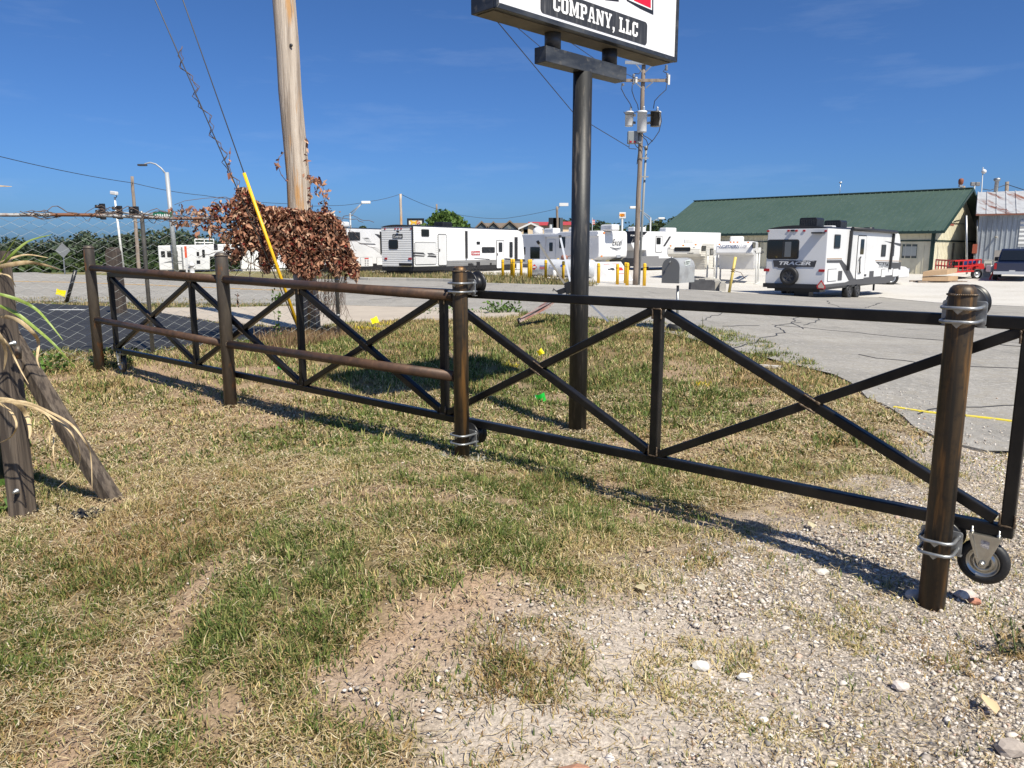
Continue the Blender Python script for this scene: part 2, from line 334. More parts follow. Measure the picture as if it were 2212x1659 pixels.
tc = nt.nodes.new('ShaderNodeTexCoord'); nz = nt.nodes.new('ShaderNodeTexNoise'); nz.inputs['Scale'].default_value = 70; nz.inputs['Detail'].default_value = 6; nz.inputs['Roughness'].default_value = .7
nt.links.new(tc.outputs['Object'], nz.inputs[0]); mr = nt.nodes.new('ShaderNodeMapRange'); mr.inputs[1].default_value = .3; mr.inputs[2].default_value = .7; mr.inputs[3].default_value = .5; mr.inputs[4].default_value = 1.38
nt.links.new(nz.outputs[0], mr.inputs[0]); mx = nt.nodes.new('ShaderNodeMix'); mx.data_type = 'RGBA'; mx.blend_type = 'MULTIPLY'; mx.inputs[0].default_value = 1
nt.links.new(at.outputs['Color'], mx.inputs[6]); nt.links.new(mr.outputs[0], mx.inputs[7]); nt.links.new(mx.outputs[2], bs.inputs['Base Color'])
bp = nt.nodes.new('ShaderNodeBump'); bp.inputs['Strength'].default_value = .8; bp.inputs['Distance'].default_value = .012; nt.links.new(nz.outputs[0], bp.inputs['Height']); nt.links.new(bp.outputs[0], bs.inputs['Normal'])
gob_ = (np_mesh('ground', np.stack([gx, gy, gz], -1), F4, np.zeros((0, 3), int), col, gm, smooth=True)); tag(gob_, kind='structure')
sa = gob_.data.attributes.new('stony', 'FLOAT', 'POINT'); sa.data.foreach_set('value', (gr*near*(1-.8*np.clip(1.25-seg_d(gx, gy, DUST)/.5, 0, 1))).astype(np.float32))
A2 = nt.nodes.new('ShaderNodeAttribute'); A2.attribute_name = 'stony'; prev = mx.outputs[2]; hgt = None
for sc_, lo_, hi_ in ((55, .78, 1.22), (130, .72, 1.25)):          # packed chips of two sizes in the gravel surface
    vo = nt.nodes.new('ShaderNodeTexVoronoi'); vo.inputs['Scale'].default_value = sc_; nt.links.new(tc.outputs['Object'], vo.inputs['Vector'])
    m1 = nt.nodes.new('ShaderNodeMapRange'); m1.inputs[3].default_value = lo_; m1.inputs[4].default_value = hi_; sx_ = nt.nodes.new('ShaderNodeSeparateXYZ'); nt.links.new(vo.outputs['Color'], sx_.inputs[0]); nt.links.new(sx_.outputs[0], m1.inputs[0])
    m2 = nt.nodes.new('ShaderNodeMapRange'); m2.inputs[1].default_value = .45; m2.inputs[2].default_value = .75; m2.inputs[3].default_value = 1; m2.inputs[4].default_value = .62; nt.links.new(vo.outputs['Distance'], m2.inputs[0])
    mm_ = nt.nodes.new('ShaderNodeMath'); mm_.operation = 'MULTIPLY'; nt.links.new(m1.outputs[0], mm_.inputs[0]); nt.links.new(m2.outputs[0], mm_.inputs[1])
    x_ = nt.nodes.new('ShaderNodeMix'); x_.data_type = 'RGBA'; x_.blend_type = 'MULTIPLY'; nt.links.new(A2.outputs['Fac'], x_.inputs[0]); nt.links.new(prev, x_.inputs[6]); nt.links.new(mm_.outputs[0], x_.inputs[7]); prev = x_.outputs[2]
    if hgt is None: hgt = vo.outputs['Distance']
nt.links.new(prev, bs.inputs['Base Color']); b3 = nt.nodes.new('ShaderNodeBump'); b3.invert = True; b3.inputs['Distance'].default_value = .008; nt.links.new(A2.outputs['Fac'], b3.inputs['Strength']); nt.links.new(hgt, b3.inputs['Height']); nt.links.new(bp.outputs[0], b3.inputs['Normal']); nt.links.new(b3.outputs[0], bs.inputs['Normal'])

def sheet(name, poly, cell, off, m, kind='structure', label=None, cat=None, thick=0.0):
    thick = thick or off + .05
    bm = bmesh.new(); f = bm.faces.new([bm.verts.new((p[0], p[1], 0)) for p in poly])
    x0, x1 = min(p[0] for p in poly), max(p[0] for p in poly); y0, y1 = min(p[1] for p in poly), max(p[1] for p in poly)
    bmesh.ops.triangulate(bm, faces=bm.faces[:])
    for a in np.arange(math.ceil(x0/cell)*cell, x1, cell): bmesh.ops.bisect_plane(bm, geom=bm.verts[:]+bm.edges[:]+bm.faces[:], plane_co=(a, 0, 0), plane_no=(1, 0, 0), dist=1e-5)
    for a in np.arange(math.ceil(y0/cell)*cell, y1, cell): bmesh.ops.bisect_plane(bm, geom=bm.verts[:]+bm.edges[:]+bm.faces[:], plane_co=(0, a, 0), plane_no=(0, 1, 0), dist=1e-5)
    vs = bm.verts[:]; zs = zgn([v.co.x for v in vs], [v.co.y for v in vs])
    for v, zz in zip(vs, zs): v.co.z = zz + off
    bmesh.ops.recalc_face_normals(bm, faces=bm.faces[:])
    if sum(fc.normal.z for fc in bm.faces) < 0: bmesh.ops.reverse_faces(bm, faces=bm.faces[:])
    if thick:
        bd = [e for e in bm.edges if e.is_boundary]; r = bmesh.ops.extrude_edge_only(bm, edges=bd)
        for v in [g for g in r['geom'] if isinstance(g, bmesh.types.BMVert)]: v.co.z -= thick
    me = bpy.data.meshes.new(name); bm.to_mesh(me); bm.free(); me.materials.append(m)
    return tag(link(bpy.data.objects.new(name, me)), label, cat, None, kind)
def jag(poly, amp=.05, step=.35, seed=1, lim=40):   # rough edge along a polyline
    rr = random.Random(seed); out = []
    for p, q in zip(poly[:-1], poly[1:]):
        d = math.dist(p, q); n = max(1, min(lim, int(d/step)))
        for i in range(n):
            t = i/n; out.append((p[0]+(q[0]-p[0])*t+rr.uniform(-amp, amp), p[1]+(q[1]-p[1])*t+rr.uniform(-amp, amp)))
    return out + [poly[-1]]
asph = mat('worn asphalt', (.29,.275,.252), .9, 0, [(.9,(.22,.21,.192),.42,.68), (16,(.40,.38,.348),.5,.7), ((.22,1.6,1),(.19,.18,.165),.56,.75), (.25,(.36,.34,.305),.55,.72), (.8,(.15,.142,.13),.63,.72), ((2.5,.25,1),(.2,.19,.175),.58,.7), (42,(.13,.12,.105),.57,.68), (7,(.27,.25,.215),.5,.66)], (60,.8,.01))
lot_m = mat('fresh asphalt', (.018,.018,.02), .75, 0, [(3,(.03,.03,.031),.4,.7)], (120,.5,.004))
walk_m = mat('concrete walk', (.42,.365,.30), .9, 0, [(1.5,(.35,.30,.25),.4,.7), (40,(.47,.42,.36),.55,.75)], (80,.3,.004))
lotg_m = mat('white gravel lot', (.52,.50,.465), .95, 0, [(.35,(.43,.405,.365),.45,.7), (9,(.60,.58,.55),.5,.72), (30,(.34,.315,.28),.56,.72)], (50,.7,.02))
road_near = [(-70,25.5)] + gp((-150,650),(100,651),(342,655),(480,655),(742,660),(970,666),(1122,676),(1240,684),(1330,690),(1436,700),(1520,708),(1604,722),(1683,748),(1760,785),(1830,828),(1880,862),(1941,903),(2030,955),(2120,975),(2212,975)) + [(8,5.2),(30,4.0)]
road_far = [(70,22)] + gp((2212,664),(2018,655),(1898,643),(1773,641),(1572,632),(1521,630),(1387,621),(1282,619),(1097,613),(960,609),(735,604),(340,598),(100,592),(-200,590)) + [(-75,52)]
sheet('road', jag(road_near, .05) + road_far, .6, .02, asph)
sheet('gravel_lot', gp((2212,664),(2018,655),(1898,643),(1773,641),(1572,632),(1521,630),(1387,621),(1282,619),(1230,606),(1130,597),(1000,592),(700,586),(480,585)) + [(-30,56),(-25,80),(40,85),(80,70),(70,22)], 1.2, .035, lotg_m)
sheet('parking_lot', gp((-250,655),(30,654),(240,663),(350,679),(470,700),(640,714),(560,736),(330,757),(100,761),(-250,762)), .5, .02, lot_m)
sheet('sidewalk', gp((342,668),(480,667),(742,662),(970,667),(1100,676),(1128,680),(1090,685),(878,692),(745,699),(660,714),(470,699),(350,679)), .4, .035, walk_m)
def stripe(name, pts, wdt, m, off=.028, jagged=0):
    q = [Vector((*p, 0)) for p in pts]; L = []; Rr = []
    for i in range(len(q)):
        d = (q[min(i+1, len(q)-1)]-q[max(i-1, 0)]).normalized(); n = Vector((-d.y, d.x, 0))*wdt/2; L.append(q[i]+n); Rr.append(q[i]-n)
    return sheet(name, [(p.x, p.y) for p in L+Rr[::-1]], .7, off, m)
stripe('road_line', jag(gp((-200,606),(0,608),(160,611),(329,617),(550,627),(800,634),(1003,640)), 0, 1.5), .22, mat('orange line paint', (.52,.30,.06), .8, 0, [(8,(.36,.28,.2),.4,.65)]), .032)
ylp = mat('worn yellow paint', (.62,.50,.03), .8, 0, [(18,(.40,.36,.2),.48,.66)])
stripe('parking_line', gp((1930,884),(1985,893),(2060,902)), .055, ylp); stripe('parking_line', gp((2085,903),(2140,909),(2230,921)), .06, ylp)
wlp = mat('worn white paint', (.6,.58,.55), .8, 0, [(14,(.35,.33,.31),.42,.66)])
stripe('road_line', gp((1590,787),(1640,792),(1690,796)), .06, wlp); stripe('road_line', gp((110,671),(180,671)), .12, mat('white paint line', (.6,.6,.6), .7))
tar = mat('tar seal', (.035,.035,.038), .6)
rr = random.Random(4)
def crack(pts, wdt):
    p = jag(gp(*pts), .06, .25, rr.randint(0, 99)); wdt *= .42; stripe('crack_seal', p, wdt, tar, .0265)
for pts in (((1583,761),(1640,737),(1665,729),(1695,722),(1690,712),(1668,708),(1700,703),(1730,699)),((1733,713),(1712,700),(1722,687),(1760,676),(1800,668)),((1740,705),(1775,690),(1830,680)),((1668,704),(1733,710),(1860,722),(1990,735),(2212,752)),((1560,707),(1640,706))): crack(pts, .05)
for pts in (((1787,651),(1792,658),(1820,666),(1870,667),(1905,655)),((1280,655),(1330,651),(1420,648)),((1515,695),(1560,678)),((800,650),(900,640),(1000,632)),((1850,770),(2000,790),(2212,800)),((1990,900),(2050,885),(2212,880))): crack(pts, .035)
# kerb in front of the far grass strip
kerb = MB(); kp = [GT(*p) for p in ((735,604),(800,606),(880,607),(960,609),(1048,612))]
for a, b in zip(kp[:-1], kp[1:]): kerb.beam(a+Vector((0, 0, .05)), b+Vector((0, 0, .05)), .22, .2)
tag(kerb.build('kerb', MT['concrete'], bevel=.02), kind='structure')
# ---------------------------------------------------------------- sliding gate
GR = Vector((1.85, 3.32, 0)); GD = Vector((-.753, .658, 0)).normalized(); GN = Vector((-GD.y, GD.x, 0)); UP = Vector((0, 0, 1))
if GN.dot(-GR) < 0: GN = -GN                                       # GN points out of the gate to our side
ZT, ZB, TB = 1.25, .37, .052
def gt(t, z, n=0.0): return GR + GD*t + UP*z + GN*n
gate = thing('sliding_gate', 'long black steel gate with five crossed panels and a caster at each end', 'gate', gt(4.2, .12))
GT_ = [-.330, 1.382, 3.086, 4.836, 6.71, 8.652]
def bar(name, a, b, w, mt=MT['gate'], parent=gate):
    m = MB(); m.beam(a, b, w, w, GN); return m.build(name, mt, parent, bevel=.006, seg=2)
bar('top_rail', gt(GT_[0]-.026, ZT), gt(GT_[-1]+.026, ZT), TB); bar('bottom_rail', gt(GT_[0]-.026, ZB), gt(GT_[-1]+.026, ZB), TB)
def bead(a, b, r=.0055):
    a, b = Vector(a), Vector(b); n = max(3, int((b-a).length/.008)); wb.tube([a.lerp(b, i/n) for i in range(n+1)], [r*random.uniform(.6, 1.2) for _ in range(n+1)], 6)
for i, t in enumerate(GT_):
    ur = bar('upright', gt(t, ZB+TB/2), gt(t, ZT-TB/2), TB-.002)
    for z, s in ((ZT-TB/2, -1), (ZB+TB/2, 1)):
        wb = MB()
        bead(gt(t-.026, z, .0265), gt(t+.026, z, .0265)); bead(gt(t-.027, z, .02), gt(t-.027, z, -.02)); bead(gt(t+.027, z, .02), gt(t+.027, z, -.02))
        for e in (-1, 1): bead(gt(t+e*.027, z, .026), gt(t+e*.027, z+s*.055, .026))
        wb.build('weld', MT['weld'], ur)
for a, b in zip(GT_[:-1], GT_[1:]):                                 # right side of a panel has the smaller t
    p0, p1 = gt(b-.045, ZT-.045), gt(a+.045, ZB+.045); q0, q1 = gt(a+.045, ZT-.045), gt(b-.045, ZB+.045); c = (p0+p1)/2
    br_ = bar('brace', p0, p1, TB-.005); k = .03
    q0, q1 = gt(a+.012, ZT-.024), gt(b-.012, ZB+.024); dq = (q1-q0).normalized(); bar('brace', q0, c-dq*k, TB-.007); bar('brace', c+dq*k, q1, TB-.007)
    dp = (p1-p0).normalized(); pn = dp.cross(GN)
    for e in (-1, 1):
        wb = MB(); m0 = c + pn*e*.026 + GN*.0245; bead(m0-dp*.045, m0+dp*.045, .007); wb.build('weld', MT['weld'], br_)
def caster(t, z, parent):
    c = gt(t, z); m = MB()
    m.beam(gt(t-.06, ZB-TB/2-.005), gt(t+.06, ZB-TB/2-.005), .085, .008); h = ZB-TB/2-.009
    for e in (-1, 1):
        n = .031*e; out = [gt(t-.062, h, n), gt(t+.062, h, n), gt(t+.022, z+.004, n), gt(t+.012, z-.022, n), gt(t-.012, z-.022, n), gt(t-.022, z+.004, n)]
        m.prism(out, GN*(.004*e))
        m.beam(gt(t+.05, h, n+.006*e), gt(t+.02, z+.02, n+.006*e), .008, .01, GN); m.beam(gt(t-.05, h, n+.006*e), gt(t-.02, z+.02, n+.006*e), .008, .01, GN)
    m.lathe([(.013, 0), (.013, .012), (.007, .014), (.007, .022)], gt(t, z, .033), GN, 8); m.lathe([(.013, 0), (.013, .012)], gt(t, z, -.033), -GN, 8)
    for e in (-1, 1): m.lathe([(.009, 0), (.009, .012), (.005, .013), (.005, .03)], gt(t+.05*e, ZB-TB/2-.002, .03), UP, 6)
    f = m.build('fork', MT['zinc'], parent)
    lab = MB(); lf = Face(gt(t, 0, .0355), -GD); lab.plate(lf, [(-.012, z+.075), (.02, z+.068), (.02, z+.1), (-.012, z+.106)], 0, .0006)
    lab.build('sticker', mat('sticker', (.55, .52, .5), .4, 0, [(160, (.25, .22, .22), .5, .6)]), f)
    w = MB(); R0 = .101; prof = [(.066, -.021), (.075, -.0225), (.088, -.021), (.097, -.015), (R0, -.006), (R0, .006), (.097, .015), (.088, .021), (.075, .0225), (.066, .021)]
    w.lathe(prof + [prof[0]], c, GN, 48, 0, True, False); wh = w.build('tyre', MT['rubber'], parent)
    r = MB(); r.lathe([(.066, -.02), (.066, .02), (.062, .02), (.058, .013), (.046, .010), (.044, .016), (.03, .017), (.028, .011), (.016, .011), (.015, .028)], c, GN, 40)
    r.lathe([(.066, .0), (.062, .02), (.058, .013), (.046, .010), (.03, .017), (.015, .028)], c, -GN, 40)
    r.build('rim', MT['zinc'], wh)
caster(-.258, .215, gate); caster(8.54, .215, gate)

# ---------------------------------------------------------------- posts and roller brackets
def post_mesh(p, z0, z1, r, m, cap=.03, lean=(0, 0)):
    a = Vector((p[0], p[1], z0)); b = Vector((p[0]+lean[0], p[1]+lean[1], z1-cap)); d = (b-a).normalized()
    prof = [(r, 0), (r, (b-a).length), (r*.985, (b-a).length+cap*.25), (r*.9, (b-a).length+cap*.6), (r*.7, (b-a).length+cap*.88), (r*.35, (b-a).length+cap), (.002, (b-a).length+cap)]
    m.lathe(prof, a, d, 40, 0)
    n = 44
    for i in range(n):                              # weld ring under the cap
        w = 2*math.pi*i/n; e = d.orthogonal().normalized(); e = e*math.cos(w) + d.cross(e)*math.sin(w)
        m.lathe([(.001, -.004), (.006, -.001), (.006, .003), (.001, .005)], b+e*(r+.0005)-d*.002, d, 6, 2 if i in (7, 8, 9, 21, 33, 34) else 1)
    return m
def bracket(t, n0, zc, zroll, parent, r):
    br = MB(); pn = n0-r-.007; f = Face(gt(t, 0, pn), -GD)
    br.plate(f, rrect(-.083, .083, zc-.052, zc+.052, .012), -.004, .004, 0)
    for e in (-1, 1): br.plate(f, [(e*.068-.016, zc-.058), (e*.068+.016, zc-.058), (e*.068+.016, zc-.0525), (e*.068-.016, zc-.0525)], -.02, .004)
    b = br.build('roller_bracket', MT['galv'], parent, bevel=.0015)
    for dz in (.027, -.029):
        h = .066; pts = [gt(t-h, zc+dz, pn-.03), gt(t-h, zc+dz, n0+r*.55), gt(t-h*.88, zc+dz, n0+r*.95), gt(t-h*.62, zc+dz, n0+r+.011), gt(t, zc+dz, n0+r+.013), gt(t+h*.62, zc+dz, n0+r+.011), gt(t+h*.88, zc+dz, n0+r*.95), gt(t+h, zc+dz, n0+r*.55), gt(t+h, zc+dz, pn-.03)]
        u = MB(); u.tube(pts, .0075, 10)
        for e in (-1, 1): u.lathe([(.012, -.006), (.012, .006)], gt(t+e*h, zc+dz, pn-.012), GN, 6); u.lathe([(.0125, -.001), (.0125, .001)], gt(t+e*h, zc+dz, pn+.0055), GN, 12)
        u.prism([gt(t-.02, zc+dz-.007, n0+r+.003), gt(t+.02, zc+dz-.007, n0+r+.003), gt(t, zc+dz-.026, n0+r+.001)], GN*.003)
        u.build('u_bolt', MT['galv'], b)
    ro = MB(); prof = [(.012, -.062), (.03, -.062), (.03, -.05), (.074, -.048), (.078, -.044), (.078, -.036), (.06, -.030), (.047, -.024), (.045, 0), (.047, .024), (.06, .030), (.078, .036), (.078, .044), (.074, .048), (.03, .05), (.03, .062), (.012, .062)]
    ro.lathe(prof, gt(t, zroll), GN, 40); ro.build('roller', MT['poly'], b)
ztop, zbot = ZT+TB/2+.046, ZB-TB/2-.046
TM, TR, NO = 2.80, -.10, .124
pm = gt(TM, 0, NO); pr = gt(TR, 0, NO); p2 = Vector((-2.675, 7.17, 0)); pl = Vector((-4.99, 9.2, 0))
fence = thing('pipe_fence', 'rusty brown pipe fence of three posts and four rails before the gate', 'fence', (p2.x, p2.y, zg(p2.x, p2.y)))
ztm, zt2, ztl = P(985, 575, pm.y).z, P(472, 545, 7.17).z, P(184, 530, 9.2).z
for p, r, zt in ((pm, .0508, ztm), (p2, .0585, zt2), (pl, .0585, ztl)):
    po = post_mesh(p, zg(p.x, p.y)-.25, zt, r, MB()).build('post', [MT['pipe'] if p is pm else MT['pipe_old'], MT['weld'], MT['slag']], fence)
    if p is pm: bracket(TM, NO, 1.30, ztop, po, r); bracket(TM, NO, .285, zbot, po, r)
rr_ = .0365
def rail(a, b, gap_a, gap_b):
    a, b = Vector(a), Vector(b); d = (b-a).normalized(); m = MB(); m.tube([a+d*gap_a, b-d*gap_b], rr_, 20)
    for e, q in ((1, a+d*gap_a), (-1, b-d*gap_b)):
        for i in range(16):
            w = 2*math.pi*i/16; o = d.orthogonal().normalized(); o = o*math.cos(w)+d.cross(o)*math.sin(w); m.lathe([(.001, -.004), (.007, 0), (.001, .004)], q+o*rr_*1.02+d*e*.004, d, 6, 1)
    return m.build('rail', [MT['rail'], MT['weld']], fence)
U3 = [P(195, 578, 9.2), P(475, 603, 7.17), P(985, 640, pm.y)]; L3 = [P(205, 690, 9.2), P(487, 743, 7.17), P(990, 815, pm.y)]
for q in (U3, L3):
    for p, k in zip((pl, p2, pm), range(3)): q[k].x = p.x; q[k].y = p.y
    rail(q[0], q[1], .05, .05); rail(q[1], q[2], .05, .046)
gp_ = thing('gate_post', 'round dark steel post standing in white gravel in front of the gate end', 'post', (pr.x, pr.y, zg(pr.x, pr.y)))
po = post_mesh(pr, zg(pr.x, pr.y)-.25, P(2073, 614, pr.y).z, .0535, MB(), .04).build('post_body', [MT['pipe'], MT['weld'], MT['slag']], gp_)
bracket(TR, NO, 1.285, ztop, po, .0535); bracket(TR, NO, .29, zbot, po, .0535)

# ---------------------------------------------------------------- old wooden post with brace, tall grass plant behind the frame edge
def plank(mb, a, b, w, h, side, mi=0, bow=0.0, n=7):
    a, b = Vector(a), Vector(b); d = (b-a).normalized(); s = (Vector(side)-d*d.dot(Vector(side))).normalized(); u = s.cross(d); pts = [(-w/2+.008, -h/2), (w/2-.008, -h/2), (w/2, -h/2+.008), (w/2, h/2-.008), (w/2-.008, h/2), (-w/2+.008, h/2), (-w/2, h/2-.008), (-w/2, -h/2+.008)]
    V = []; Fs = []
    for i in range(n):
        t = i/(n-1); o = a.lerp(b, t) + u*bow*math.sin(math.pi*t); V += [o+s*x+u*y for x, y in pts]
    for i in range(n-1):
        for k in range(8): Fs.append((i*8+k, i*8+(k+1) % 8, (i+1)*8+(k+1) % 8, (i+1)*8+k))
    mb.add(V, Fs + [list(range(8))[::-1], [8*(n-1)+k for k in range(8)]], mi); return mb
wbp = Vector((-2.83, 4.25, 0)); wbp.z = zg(wbp.x, wbp.y)
wp = thing('braced_wood_post', 'grey weathered square wood post with a leaning brace bolted to it', 'wood post', wbp)
plank(MB(), wbp-UP*.1, P(-10, 542, 4.3), .1, .115, (.96, -.12, 0)).build('post', MT['wood'], wp)
bb = Vector((-2.42, 4.50, 0)); bb.z = zg(bb.x, bb.y)
plank(MB(), bb-UP*.03, P(-22, 655, 4.42), .088, .09, (.9, -.3, .5), bow=.012).build('brace', MT['wood'], wp)
for u, v, L in ((28, 742, .04), (34, 1062, .03)):
    b = MB(); q = P(u, v, 4.17); b.lathe([(.016, 0), (.016, .006), (.012, .007), (.012, .018), (.007, .019), (.007, L)], q+Vector((0, .012, 0)), (-.1, -1, 0), 8); b.build('bolt', MT['galv'], wp)
b = MB(); q = P(40, 775, 4.15); b.lathe([(.016, 0), (.018, .05), (.012, .07)], q, (0, .1, 1), 10); b.build('hinge_pin', MT['pipe_old'], wp)
lf_g = mat('green blade leaf', (.16, .24, .035), .5, 0, [((30, 30, 4), (.26, .33, .08), .4, .65)]); lf_s = mat('dry blade leaf', (.52, .40, .23), .7, 0, [((40, 40, 8), (.36, .25, .13), .45, .7)])
pc = Vector((-3.45, 4.1, zg(-3.45, 4.1)))
plant = thing('reed_plant', 'tall reed plant with arching green and dry straw leaves at wood post', 'plant', pc)
def ribbon(pts, wd, m, name='leaf', seed=0, twist=.6):
    rr = random.Random(seed); pts = [Vector(p) for p in pts]; out = []
    n = 5*(len(pts)-1)+1
    def cr(t):
        i = min(int(t), len(pts)-2); f = t-i; p0 = pts[max(i-1, 0)]; p1 = pts[i]; p2_ = pts[i+1]; p3 = pts[min(i+2, len(pts)-1)]
        return .5*((2*p1) + (p2_-p0)*f + (2*p0-5*p1+4*p2_-p3)*f*f + (3*p1-p0-3*p2_+p3)*f**3)
    V = []; ph = rr.uniform(0, 3)
    for i in range(n):
        t = i/(n-1); c = cr(t*(len(pts)-1)*.9999); d = (cr(min(t+.02, .9999)*(len(pts)-1))-cr(max(t-.02, 0)*(len(pts)-1))).normalized()
        s = d.cross(Vector((math.sin(ph+twist*t), -1, .25*math.cos(ph)))).normalized(); nn = s.cross(d)
        ww = wd*(min(1, .5+t*2) * (1-t**2.2)**.8)/2+.0008; V += [c-s*ww, c+nn*ww*.35, c+s*ww]
    Fs = [(3*i+k, 3*i+k+1, 3*i+4+k, 3*i+3+k) for i in range(n-1) for k in (0, 1)]
    mb = MB(); mb.add(V, Fs, 0, True); return mb.build(name, m, plant)
LV = [([(-25,640),(0,585),(18,558),(60,522),(112,507)], .02, 'g', 4.0), ([(-30,650),(0,570),(42,505)], .01, 'g', 4.2), ([(-40,585),(16,573),(60,567),(98,573),(130,583)], .032, 's', 4.0), ([(-20,575),(24,558),(60,550),(104,557)], .012, 's', 4.2),
 ([(-30,628),(30,644),(74,665),(104,695),(136,735)], .022, 'g', 3.95), ([(-30,650),(30,674),(74,707),(119,746),(162,794)], .024, 'g', 3.95), ([(-40,690),(0,683),(39,692),(71,719),(83,740),(80,775),(86,795)], .03, 's', 3.95),
 ([(-20,588),(0,591),(21,597),(34,620)], .012, 's', 4.0), ([(-40,880),(0,868),(55,869),(109,891),(153,916),(182,952),(196,985),(199,1054)], .017, 's', 3.9), ([(-20,868),(22,869),(73,880),(120,905),(153,934),(171,974),(167,1014),(124,1054)], .013, 's', 3.95),
 ([(-10,860),(33,869),(58,898),(65,931),(63,948)], .035, 's', 3.95), ([(-30,868),(0,872),(25,891),(36,920),(22,945),(-5,958)], .016, 's', 3.9), ([(60,880),(98,894),(113,920),(95,949),(62,967)], .009, 's', 4.0), ([(112,915),(116,942),(116,989),(128,1031)], .010, 's', 4.05),
 ([(-60,410),(-20,402),(26,403)], .012, 's', 4.0), ([(-40,700),(-5,720),(12,760),(8,800)], .04, 's', 3.9), ([(-30,705),(10,735),(30,770),(45,800),(62,830)], .012, 's', 4.02)]
for i, (pt, wd, k, Y) in enumerate(LV): ribbon([P(u, v, Y + .05*math.sin(j*2+i)) for j, (u, v) in enumerate(pt)], wd*.72, lf_g if k == 'g' else lf_s, 'leaf', i)
for i in range(9):                                # the rest of the clump, mostly beyond the frame edge
    a = random.uniform(2.2, 4.6); h = random.uniform(.8, 1.9); l = random.uniform(.25, .6); b0 = pc+Vector((random.uniform(-.15, .1), random.uniform(-.1, .1), 0))
    ribbon([b0, b0+Vector((math.cos(a)*l*.25, math.sin(a)*l*.25, h*.55)), b0+Vector((math.cos(a)*l*.6, math.sin(a)*l*.6, h)), b0+Vector((math.cos(a)*l*1.5, math.sin(a)*l*1.3, h*.75))], .025, lf_g if i % 2 else lf_s, 'leaf', 50+i)
pot = Vector((-3.45, 4.75, zg(-3.45, 4.75)))
single('planter_pot', MB().lathe([(.16, 0), (.2, .3), (.22, .34), (.22, .36), (.19, .36), (.18, .3)], pot, UP, 28), mat('dark teal pot', (.012, .03, .035), .5), 'dark teal planter pot standing behind the wood post at the edge', 'pot', pot)
sc = GT(192, 1112); m = MB(); n = 9
V = [sc+Vector(((i/(n-1)-.5)*.17, (j/(n-1)-.5)*.13, .012+.012*math.sin(i*1.7+j)+.010*math.cos(j*2.1-i*.6))) for i in range(n) for j in range(n)]
m.add(V, [(i*n+j, i*n+j+1, (i+1)*n+j+1, (i+1)*n+j) for i in range(n-1) for j in range(n-1) if (i, j) not in ((0, 0), (0, 1), (7, 7), (7, 6), (0, 7))], 0, True)
single('plastic_scrap', m, MT['blackm'], 'crumpled black plastic scrap lying in the grass beside the wood post', 'scrap', sc)
# ---------------------------------------------------------------- company sign on its post
SD = Vector((.706, .708, 0)).normalized(); SN = Vector((.708, -.706, 0)); SF = Face((-.113, 5.6, 0), SD)
spt = Vector((.565, 6.478, 0)); spt.z = zg(spt.x, spt.y)
sign = thing('company_sign', 'tall pole sign with white face and black framed cabinet above the grass', 'sign', spt)
SZ0, SZ1, SL, STH = 3.166, 4.55, 2.21, .27
po = MB(); po.lathe([(.077, 0), (.077, 2.93-spt.z+.1)], spt-UP*.1, UP, 40); po.build('post', MT['signpost'], sign)
frame_m = mat('sign frame paint', (.03, .035, .045), .45, .2, [((3, 3, 10), (.09, .095, .10), .45, .7), (18, (.14, .13, .115), .6, .75)]); und = mat('sign underside', (.16, .145, .12), .7, 0, [(5, (.09, .08, .07), .4, .7)])
A = lambda a, z, n=0: SF.at(a, z, n)
bm_ = MB(); bm_.beam(A(.60, 2.985, -.14), A(1.60, 2.985, -.14), .12, .115, UP); bm_.build('crossbeam', frame_m, sign, bevel=.004)
for a in (.74, 1.44): MB().lathe([(.063, 0), (.063, SZ0-3.04)], A(a, 3.043, -.14), UP, 28).build('stub_pipe', frame_m, sign)
cb = MB(); cb.box(A(SL/2, (SZ0+SZ1)/2, -STH/2), SD*(SL/2), SN*(STH/2-.02), UP*((SZ1-SZ0)/2)); cab = cb.build('cabinet', frame_m, sign, bevel=.006)
ub = MB(); ub.plate(Face((0,0,0), (1,0,0)), [(0,0)], 0, 0) if 0 else None
ub.box(A(SL/2, SZ0-.003, -STH/2), SD*(SL/2-.03), SN*(STH/2-.05), UP*.002); ub.build('underside', und, cab)
tr = MB(); w_ = .035
tr.plate(SF, [(0, SZ0-.002), (SL, SZ0-.002), (SL-.028, SZ0+w_), (.028, SZ0+w_)], -.02, .012); tr.plate(SF, [(0, SZ0+.002), (.026, SZ0+w_), (.026, SZ1), (0, SZ1)], -.02, .0115); tr.plate(SF, [(SL-.026, SZ0+w_), (SL, SZ0+.002), (SL, SZ1), (SL-.026, SZ1)], -.02, .0115)
tr.build('face_trim', frame_m, cab, bevel=.003)
fm = MB(); fm.plate(SF, [(.027, SZ0+.036), (SL-.027, SZ0+.036), (SL-.027, SZ1-.03), (.027, SZ1-.03)], -.019, -.004)
face = fm.build('sign_face', mat('sign face acrylic', (.80, .80, .82), .25, 0, [(2, (.74, .74, .76), .45, .7)]), cab)
z7 = lambda x, y: SF.zz(7, x, y)
(pa0, pb0), (pa1, pb1) = z7(863, 98), z7(1703, 358); _, ptop = z7(1705, 178); pbot = (pb0+pb1)/2
panel = mat('weathered black panel', (.03, .031, .035), .5, 0, [((30, 30, 2.2), (.17, .17, .17), .56, .8), ((60, 60, 5), (.07, .07, .072), .5, .75)])
pn = MB(); pn.plate(SF, rrect(pa0, pa1, pbot, ptop, .03), -.003, 0); pn.build('name_panel', panel, face)
